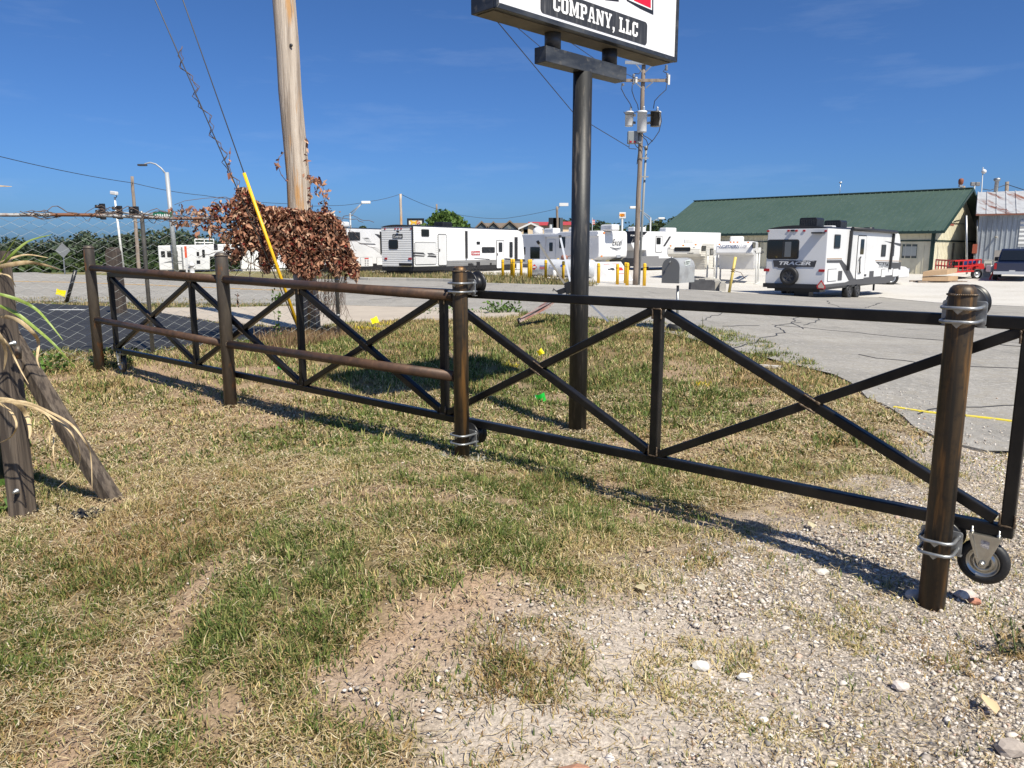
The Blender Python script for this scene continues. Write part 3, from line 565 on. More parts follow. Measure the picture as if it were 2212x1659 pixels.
# slab lettering COMPANY, LLC drawn letter by letter on a 10-high grid
def slab(ch):
    S = 2.2; o = []
    bar_ = lambda x0, y0, x1, y1: o.append([(x0, y0), (x1, y0), (x1, y1), (x0, y1)])
    if ch == 'C': o.append([(1.6,0),(5.2,0),(6.8,1.6),(6.8,3.6),(4.8,3.6),(4.8,1.8),(2.4,1.8),(2.4,8.2),(4.8,8.2),(4.8,6.6),(6.8,6.6),(6.8,10),(5.4,10),(5.1,9.4),(4.6,10),(1.6,10),(.2,8.6),(.2,1.4)]); return o, 7
    if ch == 'O':
        o.append([(1.6,0),(3.6,0),(3.6,1.7),(2.4,1.7),(2.4,8.3),(3.6,8.3),(3.6,10),(1.6,10),(.1,8.6),(.1,1.4)]); o.append([(3.6,0),(5.4,0),(6.9,1.4),(6.9,8.6),(5.4,10),(3.6,10),(3.6,8.3),(4.6,8.3),(4.6,1.7),(3.6,1.7)]); return o, 7
    if ch == 'M': o.append([(0,0),(3.6,0),(3.6,1.4),(2.9,1.4),(2.9,6.4),(4.6,1.0),(5.4,1.0),(7.1,6.4),(7.1,1.4),(6.4,1.4),(6.4,0),(10,0),(10,1.4),(9.3,1.4),(9.3,8.6),(10,8.6),(10,10),(7,10),(5,4.4),(3,10),(0,10),(0,8.6),(.7,8.6),(.7,1.4),(0,1.4)]); return o, 10
    if ch == 'P':
        o.append([(0,0),(4,0),(4,1.4),(3,1.4),(3,4),(3,5.6),(3,8.4),(4.4,8.4),(4.4,10),(0,10),(0,8.6),(.8,8.6),(.8,1.4),(0,1.4)]); o.append([(3,4),(5.6,4),(7,5.2),(7,8.8),(5.6,10),(4.4,10),(4.4,8.4),(4.9,8.1),(4.9,5.9),(4.5,5.6),(3,5.6)]); return o, 7.2
    if ch == 'A':
        o.append([(0,0),(3,0),(3,1.4),(2.4,1.4),(2.7,2.6),(2.9,3.9),(4,8),(4,10),(2.6,10),(.9,1.4),(0,1.4)]); o.append([(5,0),(8,0),(8,1.4),(7.1,1.4),(5.4,10),(4,10),(4,8),(5.1,3.9),(2.9,3.9),(2.7,2.6),(5.3,2.6),(5.6,1.4),(5,1.4)]); return o, 8
    if ch == 'N': o.append([(0,0),(3,0),(3,1.4),(2.4,1.4),(2.4,6.6),(5.6,0),(7.6,0),(7.6,8.6),(8.2,8.6),(8.2,10),(5.2,10),(5.2,8.6),(5.8,8.6),(5.8,4.4),(3,10),(0,10),(0,8.6),(.6,8.6),(.6,1.4),(0,1.4)]); return o, 8.2
    if ch == 'Y': o.append([(2.2,0),(5.6,0),(5.6,1.4),(5,1.4),(5,4),(7,8.6),(7.8,8.6),(7.8,10),(4.8,10),(4.8,8.6),(5.2,8.6),(4,5.6),(2.8,8.6),(3.2,8.6),(3.2,10),(0,10),(0,8.6),(.9,8.6),(2.8,4),(2.8,1.4),(2.2,1.4)]); return o, 7.8
    if ch == 'L': o.append([(0,0),(6.6,0),(6.6,3.4),(4.8,3.4),(4.8,1.6),(3.2,1.6),(3.2,8.6),(4,8.6),(4,10),(0,10),(0,8.6),(.9,8.6),(.9,1.4),(0,1.4)]); return o, 6.8
    if ch == ',': o.append([(.4,-2.0),(1.2,-2.2),(2.6,-.6),(2.6,1.9),(.4,1.9),(.4,-.2),(1.3,-.2)]); return o, 3
    return o, 3
_, lb0 = z7(1060, 112); la0, _ = z7(958, 70); la1, _ = z7(1630, 290); _, lb1 = z7(1520, 140)
txt = 'COMPANY,~LLC'; tot = sum(slab(c)[1]+.7 for c in txt)-.7; hh = (ptop-pbot)*.62/10; y0 = pbot+(ptop-pbot)*.21; sc_ = (la1-la0)/tot; x = la0
lt = MB()
for c in txt:
    polys, wd = slab(c)
    for po_ in polys: lt.add([SF.at(x+px*sc_, y0+py*hh, .003) for px, py in po_], [list(range(len(po_)))], 0)
    x += (wd+.7)*sc_
lt.build('lettering', mat('white lettering', (.80, .80, .80), .4), face)
# lower ends of the big red letters above, with their black drop shade
rl_ = MB(); T = SZ1-.12
def up7(pts, d, mi): rl_.add([SF.at(*z7(*p), d) if len(p) == 2 else SF.at(z7(p[0], p[1])[0], T, d) for p in pts], [list(range(len(pts)))], mi)
kx = lambda x, y, top: (x, y, 1) if top else (x, y)
up7([(1545, 5), (1655, 70), (1757, 117), (1757, 0), kx(1757, 0, 1), kx(1545, 5, 1)], -.002, 0)
up7([(1560, 0), (1745, 80), (1745, 0), kx(1745, 0, 1), kx(1560, 0, 1)], -.001, 1); up7([(1600, 4), (1735, 66), (1735, 0), kx(1735, 0, 1), kx(1600, 0, 1)], 0, 2)
up7([(1375, 0), (1483, 12), (1483, 0), kx(1483, 0, 1), kx(1375, 0, 1)], -.002, 0); up7([(1395, -12), (1470, -4), kx(1470, 0, 1), kx(1395, 0, 1)], 0, 2)
up7([(1075, -30), (1330, -20), kx(1330, 0, 1), kx(1075, 0, 1)], -.002, 2)
rl_.build('big_letters', [mat('letter shade', (.02, .02, .022), .4), mat('letter edge', (.8, .8, .8), .4), mat('letter red', (.62, .012, .035), .35)], face)

# ---------------------------------------------------------------- mailbox on a tyre base
mp = Vector((GT(1463, 716).x, GT(1463, 716).y, 0)); MY = mp.y; mp.z = zg(mp.x, mp.y)
mb_ = thing('mailbox', 'grey galvanized rural mailbox on a thin pole set in a tyre', 'mailbox', mp)
b = MB(); b.tube([mp+UP*.02, PZ(4, 1645, 890, MY)-UP*.05], .022, 12); b.build('pole', MT['galv'], mb_)
bd = Vector((.62, .785, 0)).normalized(); bs_ = Vector((bd.y, -bd.x, 0)); c0 = PZ(4, 1573, 895, MY-.16); wB, hB, lB = .30, .40, .56
prof = [(-wB/2, 0), (wB/2, 0), (wB/2, hB-wB/2)] + [(wB/2*math.cos(R(a)), hB-wB/2+wB/2*math.sin(R(a))) for a in range(12, 180, 12)] + [(-wB/2, hB-wB/2)]
b = MB(); b.prism([c0+bs_*x+UP*z for x, z in prof], bd*lB); bx = b.build('box', mat('weathered galvanized', (.40, .41, .41), .45, .25, [((5, 5, 5), (.3, .3, .3), .45, .65), (14, (.34, .25, .17), .62, .75)]), mb_)
b = MB(); b.prism([c0-bd*.012+bs_*x*1.03+UP*(z*1.015-.004) for x, z in prof], bd*.0118); b.tube([c0-bd*.02+UP*(hB-.05), c0-bd*.05+UP*(hB-.06), c0-bd*.05+UP*(hB-.1)], .008, 6); b.build('door', mat('dark galvanized', (.2, .205, .21), .5, .2), bx)
bf = Face(c0+bs_*(wB/2+.001), bd); b = MB(); b.plate(bf, [(.2, .27), (.38, .285), (.38, .375), (.2, .36)], -.001, .003, 0); letter(b, bf, '5071', .215, .365, .288, .352, .0045, 1, 0, .03)
b.build('number_sticker', [mat('reflective sticker', (.66, .70, .68), .35), mat('number ink', (.05, .07, .06), .5)], bx)
b = MB(); b.lathe([(.08, .02), (.10, 0), (.15, .01), (.18, .05), (.18, .10), (.155, .14), (.12, .15), (.10, .13)], mp-UP*.02, UP, 32, 0); ty = b.build('tyre_base', MT['rubber'], mb_)
MB().lathe([(.02, 0), (.125, 0), (.115, .03), (.02, .035)], mp+UP*.112, UP, 24).build('concrete_fill', mat('pale concrete', (.5, .47, .41), .9), mb_)

# ---------------------------------------------------------------- chain link fence
def fl_(u): k = (u-1106)/FU; return None
FD = Vector((.777, .629, 0)); 
fa = Vector((-7.4, 8.24, 0)); fb = Vector((-2.72, 12.03, 0)); FD = (fb-fa).normalized(); FLn = (fb-fa).length
clf = thing('chain_link_fence', 'chain link fence with rusty top rail overgrown by dead vine strands', 'fence', (fa.x, fa.y, zg(fa.x, fa.y)))
ftop = lambda s: P(0, 458, 9.24).z + (s-2.0)*.004
fpos = lambda s, z: Vector((fa.x+FD.x*s, fa.y+FD.y*s, z))
galvp = mat('fence pipe', (.25, .26, .27), .5, .5, [(8, (.36, .36, .36), .45, .7)])
s_line = 3.28; 
for s, r, zt in ((s_line, .026, 0), (FLn, .03, .03), (.15, .026, 0)):
    b = MB(); q = fpos(s, 0); b.lathe([(r, 0), (r, ftop(s)+zt-zg(q.x, q.y)+.05), (r*1.15, ftop(s)+zt-zg(q.x, q.y)+.055), (r*.6, ftop(s)+zt-zg(q.x, q.y)+.1), (.003, ftop(s)+zt-zg(q.x, q.y)+.11)], (q.x, q.y, zg(q.x, q.y)-.05), UP, 16)
    if s == FLn:
        for dz in (.35, .9, 1.45): b.lathe([(r*1.15, -.015), (r*1.15, .015)], (q.x, q.y, zg(q.x, q.y)+dz), UP, 16)
    b.build('post', galvp, clf)
b = MB(); b.tube([fpos(s, ftop(s)-.02+.01*math.sin(s*3)) for s in np.linspace(0, FLn, 24)], .0225, 10); b.build('top_rail', mat('rusty top rail', (.30, .30, .30), .6, .3, [((2.5, 2.5, 2.5), (.16, .065, .03), .45, .55), (30, (.1, .05, .03), .55, .7)]), clf)
b = MB(); pit = .098; hz = .049
k = 0; wire = []
for i in range(int(FLn/pit)+1):                    # each woven wire is one zigzag
    s0 = i*pit; q = fpos(s0, 0); zb = zg(q.x, q.y)+.02; zt = ftop(s0)-.03; pts = []; z = zb; j = 0
    while z < zt: pts.append(fpos(min(max(s0+(pit*.5 if (i+j) % 2 else -pit*.5), 0), FLn), z)+Vector((-FD.y, FD.x, 0))*(.003 if j % 2 else -.003)); z += hz*1.08; j += 1
    b.tube(pts, .0028, 4, 0, False, False)
b.build('mesh', mat('galvanized wire', (.36, .38, .37), .5, .3), clf)
# ---------------------------------------------------------------- recreational vehicles in the lot
def ribbed(name, col, pitch, depth, rough=.35):
    m = mat(name, col, rough, 0, [(1.2, tuple(c*.9 for c in col), .45, .75)]); nt = m.node_tree; bs = nt.nodes['Principled BSDF']
    tc = nt.nodes.new('ShaderNodeTexCoord'); sp = nt.nodes.new('ShaderNodeSeparateXYZ'); nt.links.new(tc.outputs['Object'], sp.inputs[0])
    mm = nt.nodes.new('ShaderNodeMath'); mm.operation = 'MULTIPLY'; mm.inputs[1].default_value = 2*math.pi/pitch; nt.links.new(sp.outputs['Z'], mm.inputs[0])
    sn = nt.nodes.new('ShaderNodeMath'); sn.operation = 'SINE'; nt.links.new(mm.outputs[0], sn.inputs[0])
    bp = nt.nodes.new('ShaderNodeBump'); bp.inputs['Strength'].default_value = 1; bp.inputs['Distance'].default_value = depth
    nt.links.new(sn.outputs[0], bp.inputs['Height']); nt.links.new(bp.outputs[0], bs.inputs['Normal']); return m
rib_w = ribbed('ribbed white siding', (.76, .76, .76), .13, .0035); rib_g = ribbed('ribbed grey siding', (.2, .2, .2), .13, .006); rib_c = ribbed('ribbed cream siding', (.72, .69, .62), .1, .005)
WH, BK, GL, BT = MT['white'], MT['blackm'], MT['glass'], MT['black']
def fbox(f, k, x0, y0, x1, y1):                    # picture box -> plane coordinates
    xm, ym = (x0+x1)/2, (y0+y1)/2
    return f.zz(k, x0, ym)[0], f.zz(k, x1, ym)[0], f.zz(k, xm, y1)[1], f.zz(k, xm, y0)[1]
def item(name, f, k, bx, m, par, r=.02, d=.012, d0=-.01):
    a0, a1, b0, b1 = fbox(f, k, *bx); mb = MB(); mb.plate(f, rrect(min(a0, a1), max(a0, a1), b0, b1, r), d0, d); return mb.build(name, m, par)
def window(f, k, bx, par, r=.07, name='window', fm=None, pane=None):
    w = item(name, f, k, bx, fm or BK, par, r, .02); a0, a1, b0, b1 = fbox(f, k, *bx); e = min(.05, (a1-a0)*.13, (b1-b0)*.13)
    mb = MB(); mb.plate(f, rrect(a0+e, a1-e, b0+e, b1-e, max(r-e, .02)), .01, .026); mb.build('pane', pane or GL, w); return w
def door(f, k, bx, par, fm=None, skin=None, r=.12, win=None, name='door', e=.045, hx=None):
    w = item(name, f, k, bx, fm or BK, par, r, .015); a0, a1, b0, b1 = fbox(f, k, *bx); mb = MB(); mb.plate(f, rrect(a0+e, a1-e, b0+e, b1-e, max(r-e, .02)), .0, .022); mb.build('door_panel', skin or WH, w)
    if win: a, c, b, d = fbox(f, k, *win); mb = MB(); mb.plate(f, rrect(a, c, b, d, .06), .01, .028); mb.build('pane', GL, w)
    if hx: mb = MB(); q = f.zz(k, *hx); mb.plate(f, rrect(q[0]-.035, q[0]+.035, q[1]-.08, q[1]+.08, .02), .01, .05); mb.build('handle', BT, w)
    return w
def shape(name, f, k, pts, m, par, d=.014, raw=False):
    mb = MB(); mb.plate(f, pts if raw else [f.zz(k, *p) for p in pts], -.01, d); return mb.build(name, m, par)
def wheel(f, a, z, r, par, spokes=True, wd=.24, inset=.02, m_r=None):
    c = f.at(a, z, -inset); w = MB(); R1 = r*.62
    w.lathe([(R1, -wd), (r*.9, -wd), (r, -wd*.85), (r, -wd*.15), (r*.93, 0), (R1, .0), (R1*.97, -.03), (R1, -wd)], c, f.n, 32, 0, True, False); t = w.build('wheel', MT['rubber'], par)
    b = MB(); b.lathe([(R1, -.06), (R1*.98, -.015), (R1*.9, -.02), (R1*.82, -.055), (R1*.3, -.05), (R1*.26, -.02), (.01, -.02)], c, f.n, 28)
    if spokes:
        for i in range(6): w_ = 2*math.pi*i/6; dr = f.ex*math.cos(w_)+UP*math.sin(w_); b.beam(c+dr*R1*.2-f.n*.035, c+dr*R1*.9-f.n*.03, .05, .035, f.n)
    b.build('rim', m_r or MT['dkgray'], t); return t
def roofbox(name, f, wmid, k, bx, depth, m, par, slots=True):   # air conditioner: front edge on the picture box, depth along the roof
    a0, a1, b0, b1 = fbox(wmid, k, *bx); b = MB(); c = (a0+a1)/2
    b.prism([wmid.at(a0, b0), wmid.at(a1, b0), wmid.at(a1-.03, b1-.06), wmid.at(a1-.12, b1), wmid.at(a0+.1, b1), wmid.at(a0+.02, b1-.06)], -wmid.n*depth)
    o = b.build(name, m, par, bevel=.03)
    if slots:
        g = MB()
        for i in range(4): z = b0+(b1-b0)*(.22+.15*i); g.plate(wmid, [(a0+.08, z), (a1-.12, z), (a1-.12, z+(b1-b0)*.07), (a0+.08, z+(b1-b0)*.07)], -.01, .006)
        g.build('grille', BT, o)
    return o
def lights(f, k, pts, m, par, sz=.035):
    for p in pts: a, b = f.zz(k, *p); mb = MB(); mb.plate(f, rrect(a-sz*1.4, a+sz*1.4, b-sz, b+sz, .02), -.01, .03); mb.build('marker_light', m, par)
def rv_body(root, f, W, prof, m, roof_m=None, bevel=.05):
    b = MB(); b.prism([f.at(a, z) for a, z in prof], -f.n*W); return b.build('body', m, root, bevel=bevel, seg=2)
def arch_roof(root, f, W, a0, a1, z, h, m):
    b = MB(); b.prism([f.at(a0, z+h*math.sin(math.pi*t)**.7 if 0 < t < 1 else z, -W*t) for t in np.linspace(0, 1, 11)], f.ex*(a1-a0)); return b.build('roof', m, root)
def rv_root(name, label, cat, f, L, W, group='travel trailers and campers in the lot'):
    c = f.at(L/2, 0, -W/2); return thing(name, label, cat, (c.x, c.y, zg(c.x, c.y)), math.atan2(f.ex.y, f.ex.x), group)
def under(root, f, W, a0, a1, z0, z1, m=None):
    b = MB(); b.prism([f.at(a0, z0, -.06), f.at(a1, z0, -.06), f.at(a1, z1, -.06), f.at(a0, z1, -.06)], -f.n*(W-.12)); return b.build('chassis', m or BT, root)

# travel trailer with the name in black across its rear, nearest of the lot
Fz = lambda u, Y: Vector(((u-1106)/FU*CP_*0 + P(u, 536, Y).x, Y, 0))
W = 2.42; f = Face(Fz(1786.5, 30.5), (.654, .757)); b_ = Face(f.o, f.n); gz_ = zg(*f.at(4, 0).xy)
zt = f.zz(5, 1468, 548)[1]; zw = f.zz(5, 1440, 1045)[1]; L = f.zz(5, 2085, 800)[0]
tr_ = rv_root('travel_trailer', 'white travel trailer with dark rear window, spare wheel and two black rooftop coolers', 'travel trailer', f, L, W)
prof = [(0, zw), (0, zt), (L*.92, zt), (L*.97, zt-.12), (L*.995, zt-.5), (L*1.0, zt-1.1), (L*.985, zw+.35), (L*.95, zw+.04)]
body = rv_body(tr_, f, W, prof, WH, bevel=.03); arch_roof(tr_, f, W, 0.003, L*.9, zt-.004, .13, BK)
sk = MB(); sk.prism([f.at(-.02, zw-.1, .012), f.at(-.02, zw+.02, .012), f.at(2.4, zw+.02, .012), f.at(3.6, zw+.16, .012), f.at(L*.96, zw+.16, .012), f.at(L*.93, zw-.12, .012), f.at(L*.8, zw-.2, .012), f.at(3.4, zw-.1, .012)], -f.n*(W+.024)); sk.build('skirt', MT['dkgray'], tr_)
under(tr_, f, W, .1, L*.8, zw-.2, zw-.09)
bu = MB(); bu.abox(0, 0, 0, 0, 0, 0) if 0 else bu.beam(b_.at(-W, zw-.06, .1), b_.at(0, zw-.06, .1), .2, .16); bu.build('bumper', BT, tr_)
tl = b_.zz(5, 1200, 1085)[1]; bu = MB(); bu.beam(b_.at(-W*.86, zw-.24, -.5), b_.at(-W*.1, zw-.24, -.5), .6, .12); bu.beam(b_.at(-W*.42, zw-.22, -.6), b_.at(-W*.42, zw-.5, -.6), .6, .5, f.ex); bu.build('rear_frame', BT, tr_)
w = window(b_, 5, (930, 648, 1208, 820), body, .1); mb = MB(); a, z = b_.zz(5, 1072, 735); mb.plate(b_, [(a-.03, z-.33), (a+.03, z-.33), (a+.03, z+.33), (a-.03, z+.33)], .01, .03); mb.build('mullion', BK, w)
cur = MB(); a0, a1, z0, z1 = fbox(b_, 5, 1085, 668, 1140, 800); cur.plate(b_, [(a0, z0), (a1, z0), (a1, z1), (a0, z1)], .02, .028); cur.build('blind', mat('grey blind', (.12, .13, .14), .6), w)
shape('name_panel', b_, 5, [(982, 828), (1362, 832), (1345, 888), (1190, 886), (1180, 896), (1030, 896), (1020, 886), (992, 886)], MT['dkgray'], body, .016)
lt = MB(); a0, a1, z0, z1 = fbox(b_, 5, 1035, 839, 1312, 871); letter(lt, b_, 'TRACER', a0, a1, z0, z1, .02, 0, .25, .035); lt.build('lettering', WH, body); lt = MB(); a0, a1, z0, z1 = fbox(b_, 5, 1185, 829, 1345, 838); letter(lt, b_, 'PRIMETIME', a0, a1, z0, z1, .02, 0, 0, .01); lt.build('lettering', WH, body)
for bx in ((903, 902, 950, 926), (1380, 908, 1432, 930)): item('tail_light', b_, 5, bx, MT['redl'], body, .02, .03)
lights(b_, 5, [(940, 575), (1118, 572), (1187, 572), (1254, 572), (1443, 574)], MT['redl'], body); item('camera', b_, 5, (1140, 563, 1172, 578), BT, body, .02, .08); item('rack_bracket', b_, 5, (1335, 584, 1432, 597), BT, body, .01, .28)
a, z = b_.zz(5, 1135, 966); wheel(b_, a, z, .36, tr_, True, .22, -.26)
tp = MB(); pts = [b_.zz(5, 1420, 998), b_.zz(5, 1378, 1050), b_.zz(5, 1385, 1075), b_.zz(5, 1452, 1080), b_.zz(5, 1458, 1060)]; tp.plate(b_, pts, .22, .23, 0); c = (sum(p[0] for p in pts)/5, sum(p[1] for p in pts)/5); tp.plate(b_, [(c[0]+(p[0]-c[0])*.68, c[1]+(p[1]-c[1])*.68) for p in pts], .225, .236, 1)
tp.build('warning_triangle', [MT['red'], mat('faded reflective', (.5, .42, .36), .5)], tr_)
window(f, 5, (1513, 604, 1566, 726), body); window(f, 5, (1923, 693, 1962, 797), body, .05); window(f, 5, (2008, 698, 2034, 793), body, .05)
door(f, 5, (1708, 610, 1784, 1000), body, win=(1738, 645, 1770, 778)); gh = MB(); gh.tube([f.at(*f.zz(5, 1740, 800), .03), f.at(*f.zz(5, 1718, 815), .1), f.at(*f.zz(5, 1714, 925), .1), f.at(*f.zz(5, 1735, 940), .03)], .03, 8); gh.build('grab_handle', BT, body)
aw = MB(); aw.tube([f.at(f.zz(5, 1655, 575)[0], zt+.02, .09), f.at(f.zz(5, 2040, 590)[0], zt-.02, .09)], .08, 10); awo = aw.build('awning', BK, body)
for p, q in (((1655, 570), (1622, 918)), ((2024, 600), (1987, 908))): m = MB(); m.beam(f.at(*f.zz(5, *p), .06), f.at(*f.zz(5, *q), .06), .13, .1, f.n); m.build('awning_arm', BK, awo)
shape('stripe', f, 5, [(1450, 828), (1578, 826), (1640, 900), (1690, 1003), (1640, 1003), (1560, 850), (1450, 850)], MT['dkgray'], body); shape('stripe', f, 5, [(1450, 812), (1575, 810), (1582, 818), (1450, 820)], MT['tan'], body)
shape('stripe', f, 5, [(1872, 828), (2096, 834), (2096, 839), (1874, 834)], MT['tan'], body); shape('stripe', f, 5, [(1876, 842), (2094, 850), (2088, 912), (1960, 882), (1905, 868)], MT['dkgray'], body)
lt = MB(); a0, a1, z0, z1 = fbox(f, 5, 1900, 850, 2010, 890); letter(lt, f, 'TRACER', a0, a1, z0, z1, .02, 0, .25, .03); lt.build('lettering', MT['silver'], body)
shape('stripe', f, 5, [(1955, 662), (2094, 684), (2096, 708), (2030, 686)], MT['dkgray'], body)
for bx in ((1455, 905, 1532, 1012), (2022, 900, 2068, 972), (1922, 905, 1957, 978)): door(f, 5, bx, body, BK, WH, .05, name='hatch', e=.018)
for bx in ((1547, 922, 1580, 1004), (1820, 923, 1856, 973), (1775, 950, 1792, 968)): item('vent', f, 5, bx, MT['dkgray'], body, .02)
fm_ = Face(f.at(0, 0, -W*.3), f.ex); bm2 = Face(f.at(.9, 0, 0), f.n)
for s, u0 in ((1.1, 1205), (4.0, 1478)):
    c = f.at(s, zt+.1, -W/2); q = MB(); h = .36 if s < 2 else .33; q.prism([c-f.n*.36+UP*0, c+f.n*.36, c+f.n*.36+UP*(h-.05), c+f.n*.31+UP*h, c-f.n*.31+UP*h, c-f.n*.36+UP*(h-.05)], f.ex*.85); ac = q.build('air_conditioner', BT, tr_, bevel=.03)
    g = MB(); ff = Face(c, f.n)
    for i in range(9): x = -.28+.07*i; g.plate(ff, [(x-.004, .06), (x+.004, .06), (x+.004, h-.08), (x-.004, h-.08)], -.01, .006)
    for i in range(5): z = .08+.05*i; g.plate(ff, [(-.29, z), (.29, z), (.29, z+.005), (-.29, z+.005)], -.01, .0045)
    g.build('grille', mat('grey grille', (.09, .09, .09), .5), ac)
for s in (2.6, 5.4): q = MB(); c = f.at(s, zt+.08, -W*.35); q.box(c, f.ex*.22, f.n*.2, UP*.08); q.build('roof_vent', WH, tr_, bevel=.03)
q = MB(); q.lathe([(.25, 0), (.25, .15), (.22, .2)], f.at(L*.85, zt+.02, -W*.45), UP, 16); q.build('roof_dome', BT, tr_)
wr = .345
for a in (f.zz(5, 1655, 1100)[0], f.zz(5, 1726, 1098)[0]):
    for ff, ofs in ((f, .02), (Face(f.at(0, 0, -W), f.ex), .24-.02)): wheel(ff, a, gz_+wr-.02, wr, tr_, True, .24, ofs)
to = MB(); to.beam(f.at(L*.8, zw-.22, -W*.3), f.at(L*1.1, zw-.26, -W*.5), .1, .14); to.beam(f.at(L*.8, zw-.22, -W*.7), f.at(L*1.1, zw-.26, -W*.5), .1, .14); to.beam(f.at(L*1.04, zw-.2, -W*.5), f.at(L*1.04, gz_, -W*.5), .08, .08, f.ex); to.build('tow_frame', BT, tr_)

# white ribbed trailer with grey skirt and two doors
f = Face(Fz(891.5, 46), (.5366, .844)); b_ = Face(f.o, f.n); W = 2.42; gz_ = zg(*f.at(5, 0).xy)
zt = f.zz(3, 802, 347)[1]; zs = f.zz(3, 802, 740)[1]; zb = f.zz(3, 1100, 760)[1]; L = f.zz(3, 1880, 640)[0]
t2 = rv_root('travel_trailer', 'white ribbed travel trailer with grey skirt, two doors and small rear window', 'travel trailer', f, L, W)
body = rv_body(t2, f, W, [(0, zs), (0, zt), (L*.93, zt), (L*.965, zt-.1), (L*.985, zt-.6), (L, zs+.5), (L*.995, zs), (L*.97, zs-.02)], rib_w, bevel=.02); arch_roof(t2, f, W, -.03, L*.93, zt-.004, .12, BK)
zk = f.zz(3, 1300, 676)[1]; a1 = f.zz(3, 1127, 700)[0]
sk = MB(); sk.prism([f.at(a1, zs-.02, .01), f.at(a1, zk, .01), f.at(L*.995, zk, .01), f.at(L*.99, zs-.02, .01)], -f.n*(W+.02)); sk.build('skirt', rib_g, body)
ls = MB(); ls.prism([f.at(0, zs-.26, .004), f.at(0, zs-.021, .004), f.at(L*.98, zs-.021, .004), f.at(L*.95, zs-.3, .004)], -f.n*(W+.008)); ls.build('lower_skirt', BT, t2); under(t2, f, W, .3, L*.9, zs-.55, zs-.27)
ed = MB(); ed.beam(f.at(0, zs, .012), f.at(0, zt, .012), .07, .07, f.n); ed.build('corner_trim', BK, body)
window(b_, 3, (568, 476, 658, 567), body, .1); pnl = item('name_plate', b_, 3, (606, 421, 702, 463), BT, body, .02, .02); lt = MB(); a0, a1, z0, z1 = fbox(b_, 3, 612, 430, 697, 456); letter(lt, b_, 'Coleman', a0, a1, z0, z1, .024, 0, .2, .03); lt.build('lettering', WH, pnl)
lights(b_, 3, [(531, 372), (630, 372), (658, 371), (688, 371), (781, 371)], MT['redl'], body); item('camera', b_, 3, (650, 390, 668, 402), BT, body, .02, .1)
for bx in ((528, 650, 553, 668), (758, 652, 788, 670)): item('tail_light', b_, 3, bx, MT['redl'], body, .02, .03)
item('bumper', b_, 3, (684, 702, 792, 728), BT, t2, .02, .18)
window(f, 3, (881, 375, 956, 446), body); door(f, 3, (1042, 422, 1128, 728), body, hx=(1055, 578)); door(f, 3, (817, 502, 1026, 718), body, r=.1, name='ramp_panel', e=.03); door(f, 3, (1607, 478, 1681, 757), body, win=(1628, 503, 1663, 596), hx=(1616, 618))
window(f, 3, (1467, 547, 1592, 604), body, .08); window(f, 3, (1416, 494, 1449, 523), body, .05); window(f, 3, (1734, 497, 1765, 650), body, .08)
for x0, x1, y0, y1 in ((1306, 1322, 392, 658), (1783, 1806, 452, 672)): item('awning_arm', f, 3, (x0, y0, x1, y1), BK, body, .01, .08)
shape('stripe', f, 3, [(805, 597), (898, 601), (920, 621), (805, 612)], MT['dkgray'], body, .026); shape('stripe', f, 3, [(805, 622), (920, 630), (902, 642), (805, 636)], MT['dkgray'], body, .026); shape('stripe', f, 3, [(935, 607), (985, 605), (1020, 622), (950, 622)], MT['dkgray'], body, .026); shape('stripe', f, 3, [(950, 627), (1022, 630), (1022, 650), (935, 642)], MT['dkgray'], body, .026)
pnl = item('name_plate', f, 3, (1366, 587, 1450, 627), MT['redl'], body, .02, .015); lt = MB(); a0, a1, z0, z1 = fbox(f, 3, 1371, 592, 1446, 618); letter(lt, f, 'Coleman', a0, a1, z0, z1, .019, 0, .2, .03); lt.build('lettering', WH, pnl)
shape('stripe', f, 3, [(1390, 654), (1535, 662), (1545, 670), (1400, 660)], MT['dkgray'], body); shape('stripe', f, 3, [(1685, 655), (1885, 668), (1887, 690), (1690, 668)], MT['dkgray'], body)
for bx in ((1334, 704, 1372, 738), (1376, 706, 1384, 734), (1415, 690, 1447, 745), (1545, 700, 1560, 720)): item('vent', f, 3, bx, BT, body, .02, .03)
door(f, 3, (1800, 700, 1862, 765), body, BK, WH, .05, name='hatch', e=.02)
q = MB(); c = f.at(f.zz(3, 1240, 380)[0], zt+.06, -W*.5); q.box(c+UP*.16, f.ex*.5, f.n*.38, UP*.17); q.build('air_conditioner', BT, t2, bevel=.06)
for a in (L*.50, L*.56):
    for ff, ofs in ((f, .04), (Face(f.at(0, 0, -W), f.ex), .2)): wheel(ff, a, gz_+.34, .35, t2, False, .22, ofs)
T2F, T2L, T2W = f, L, W
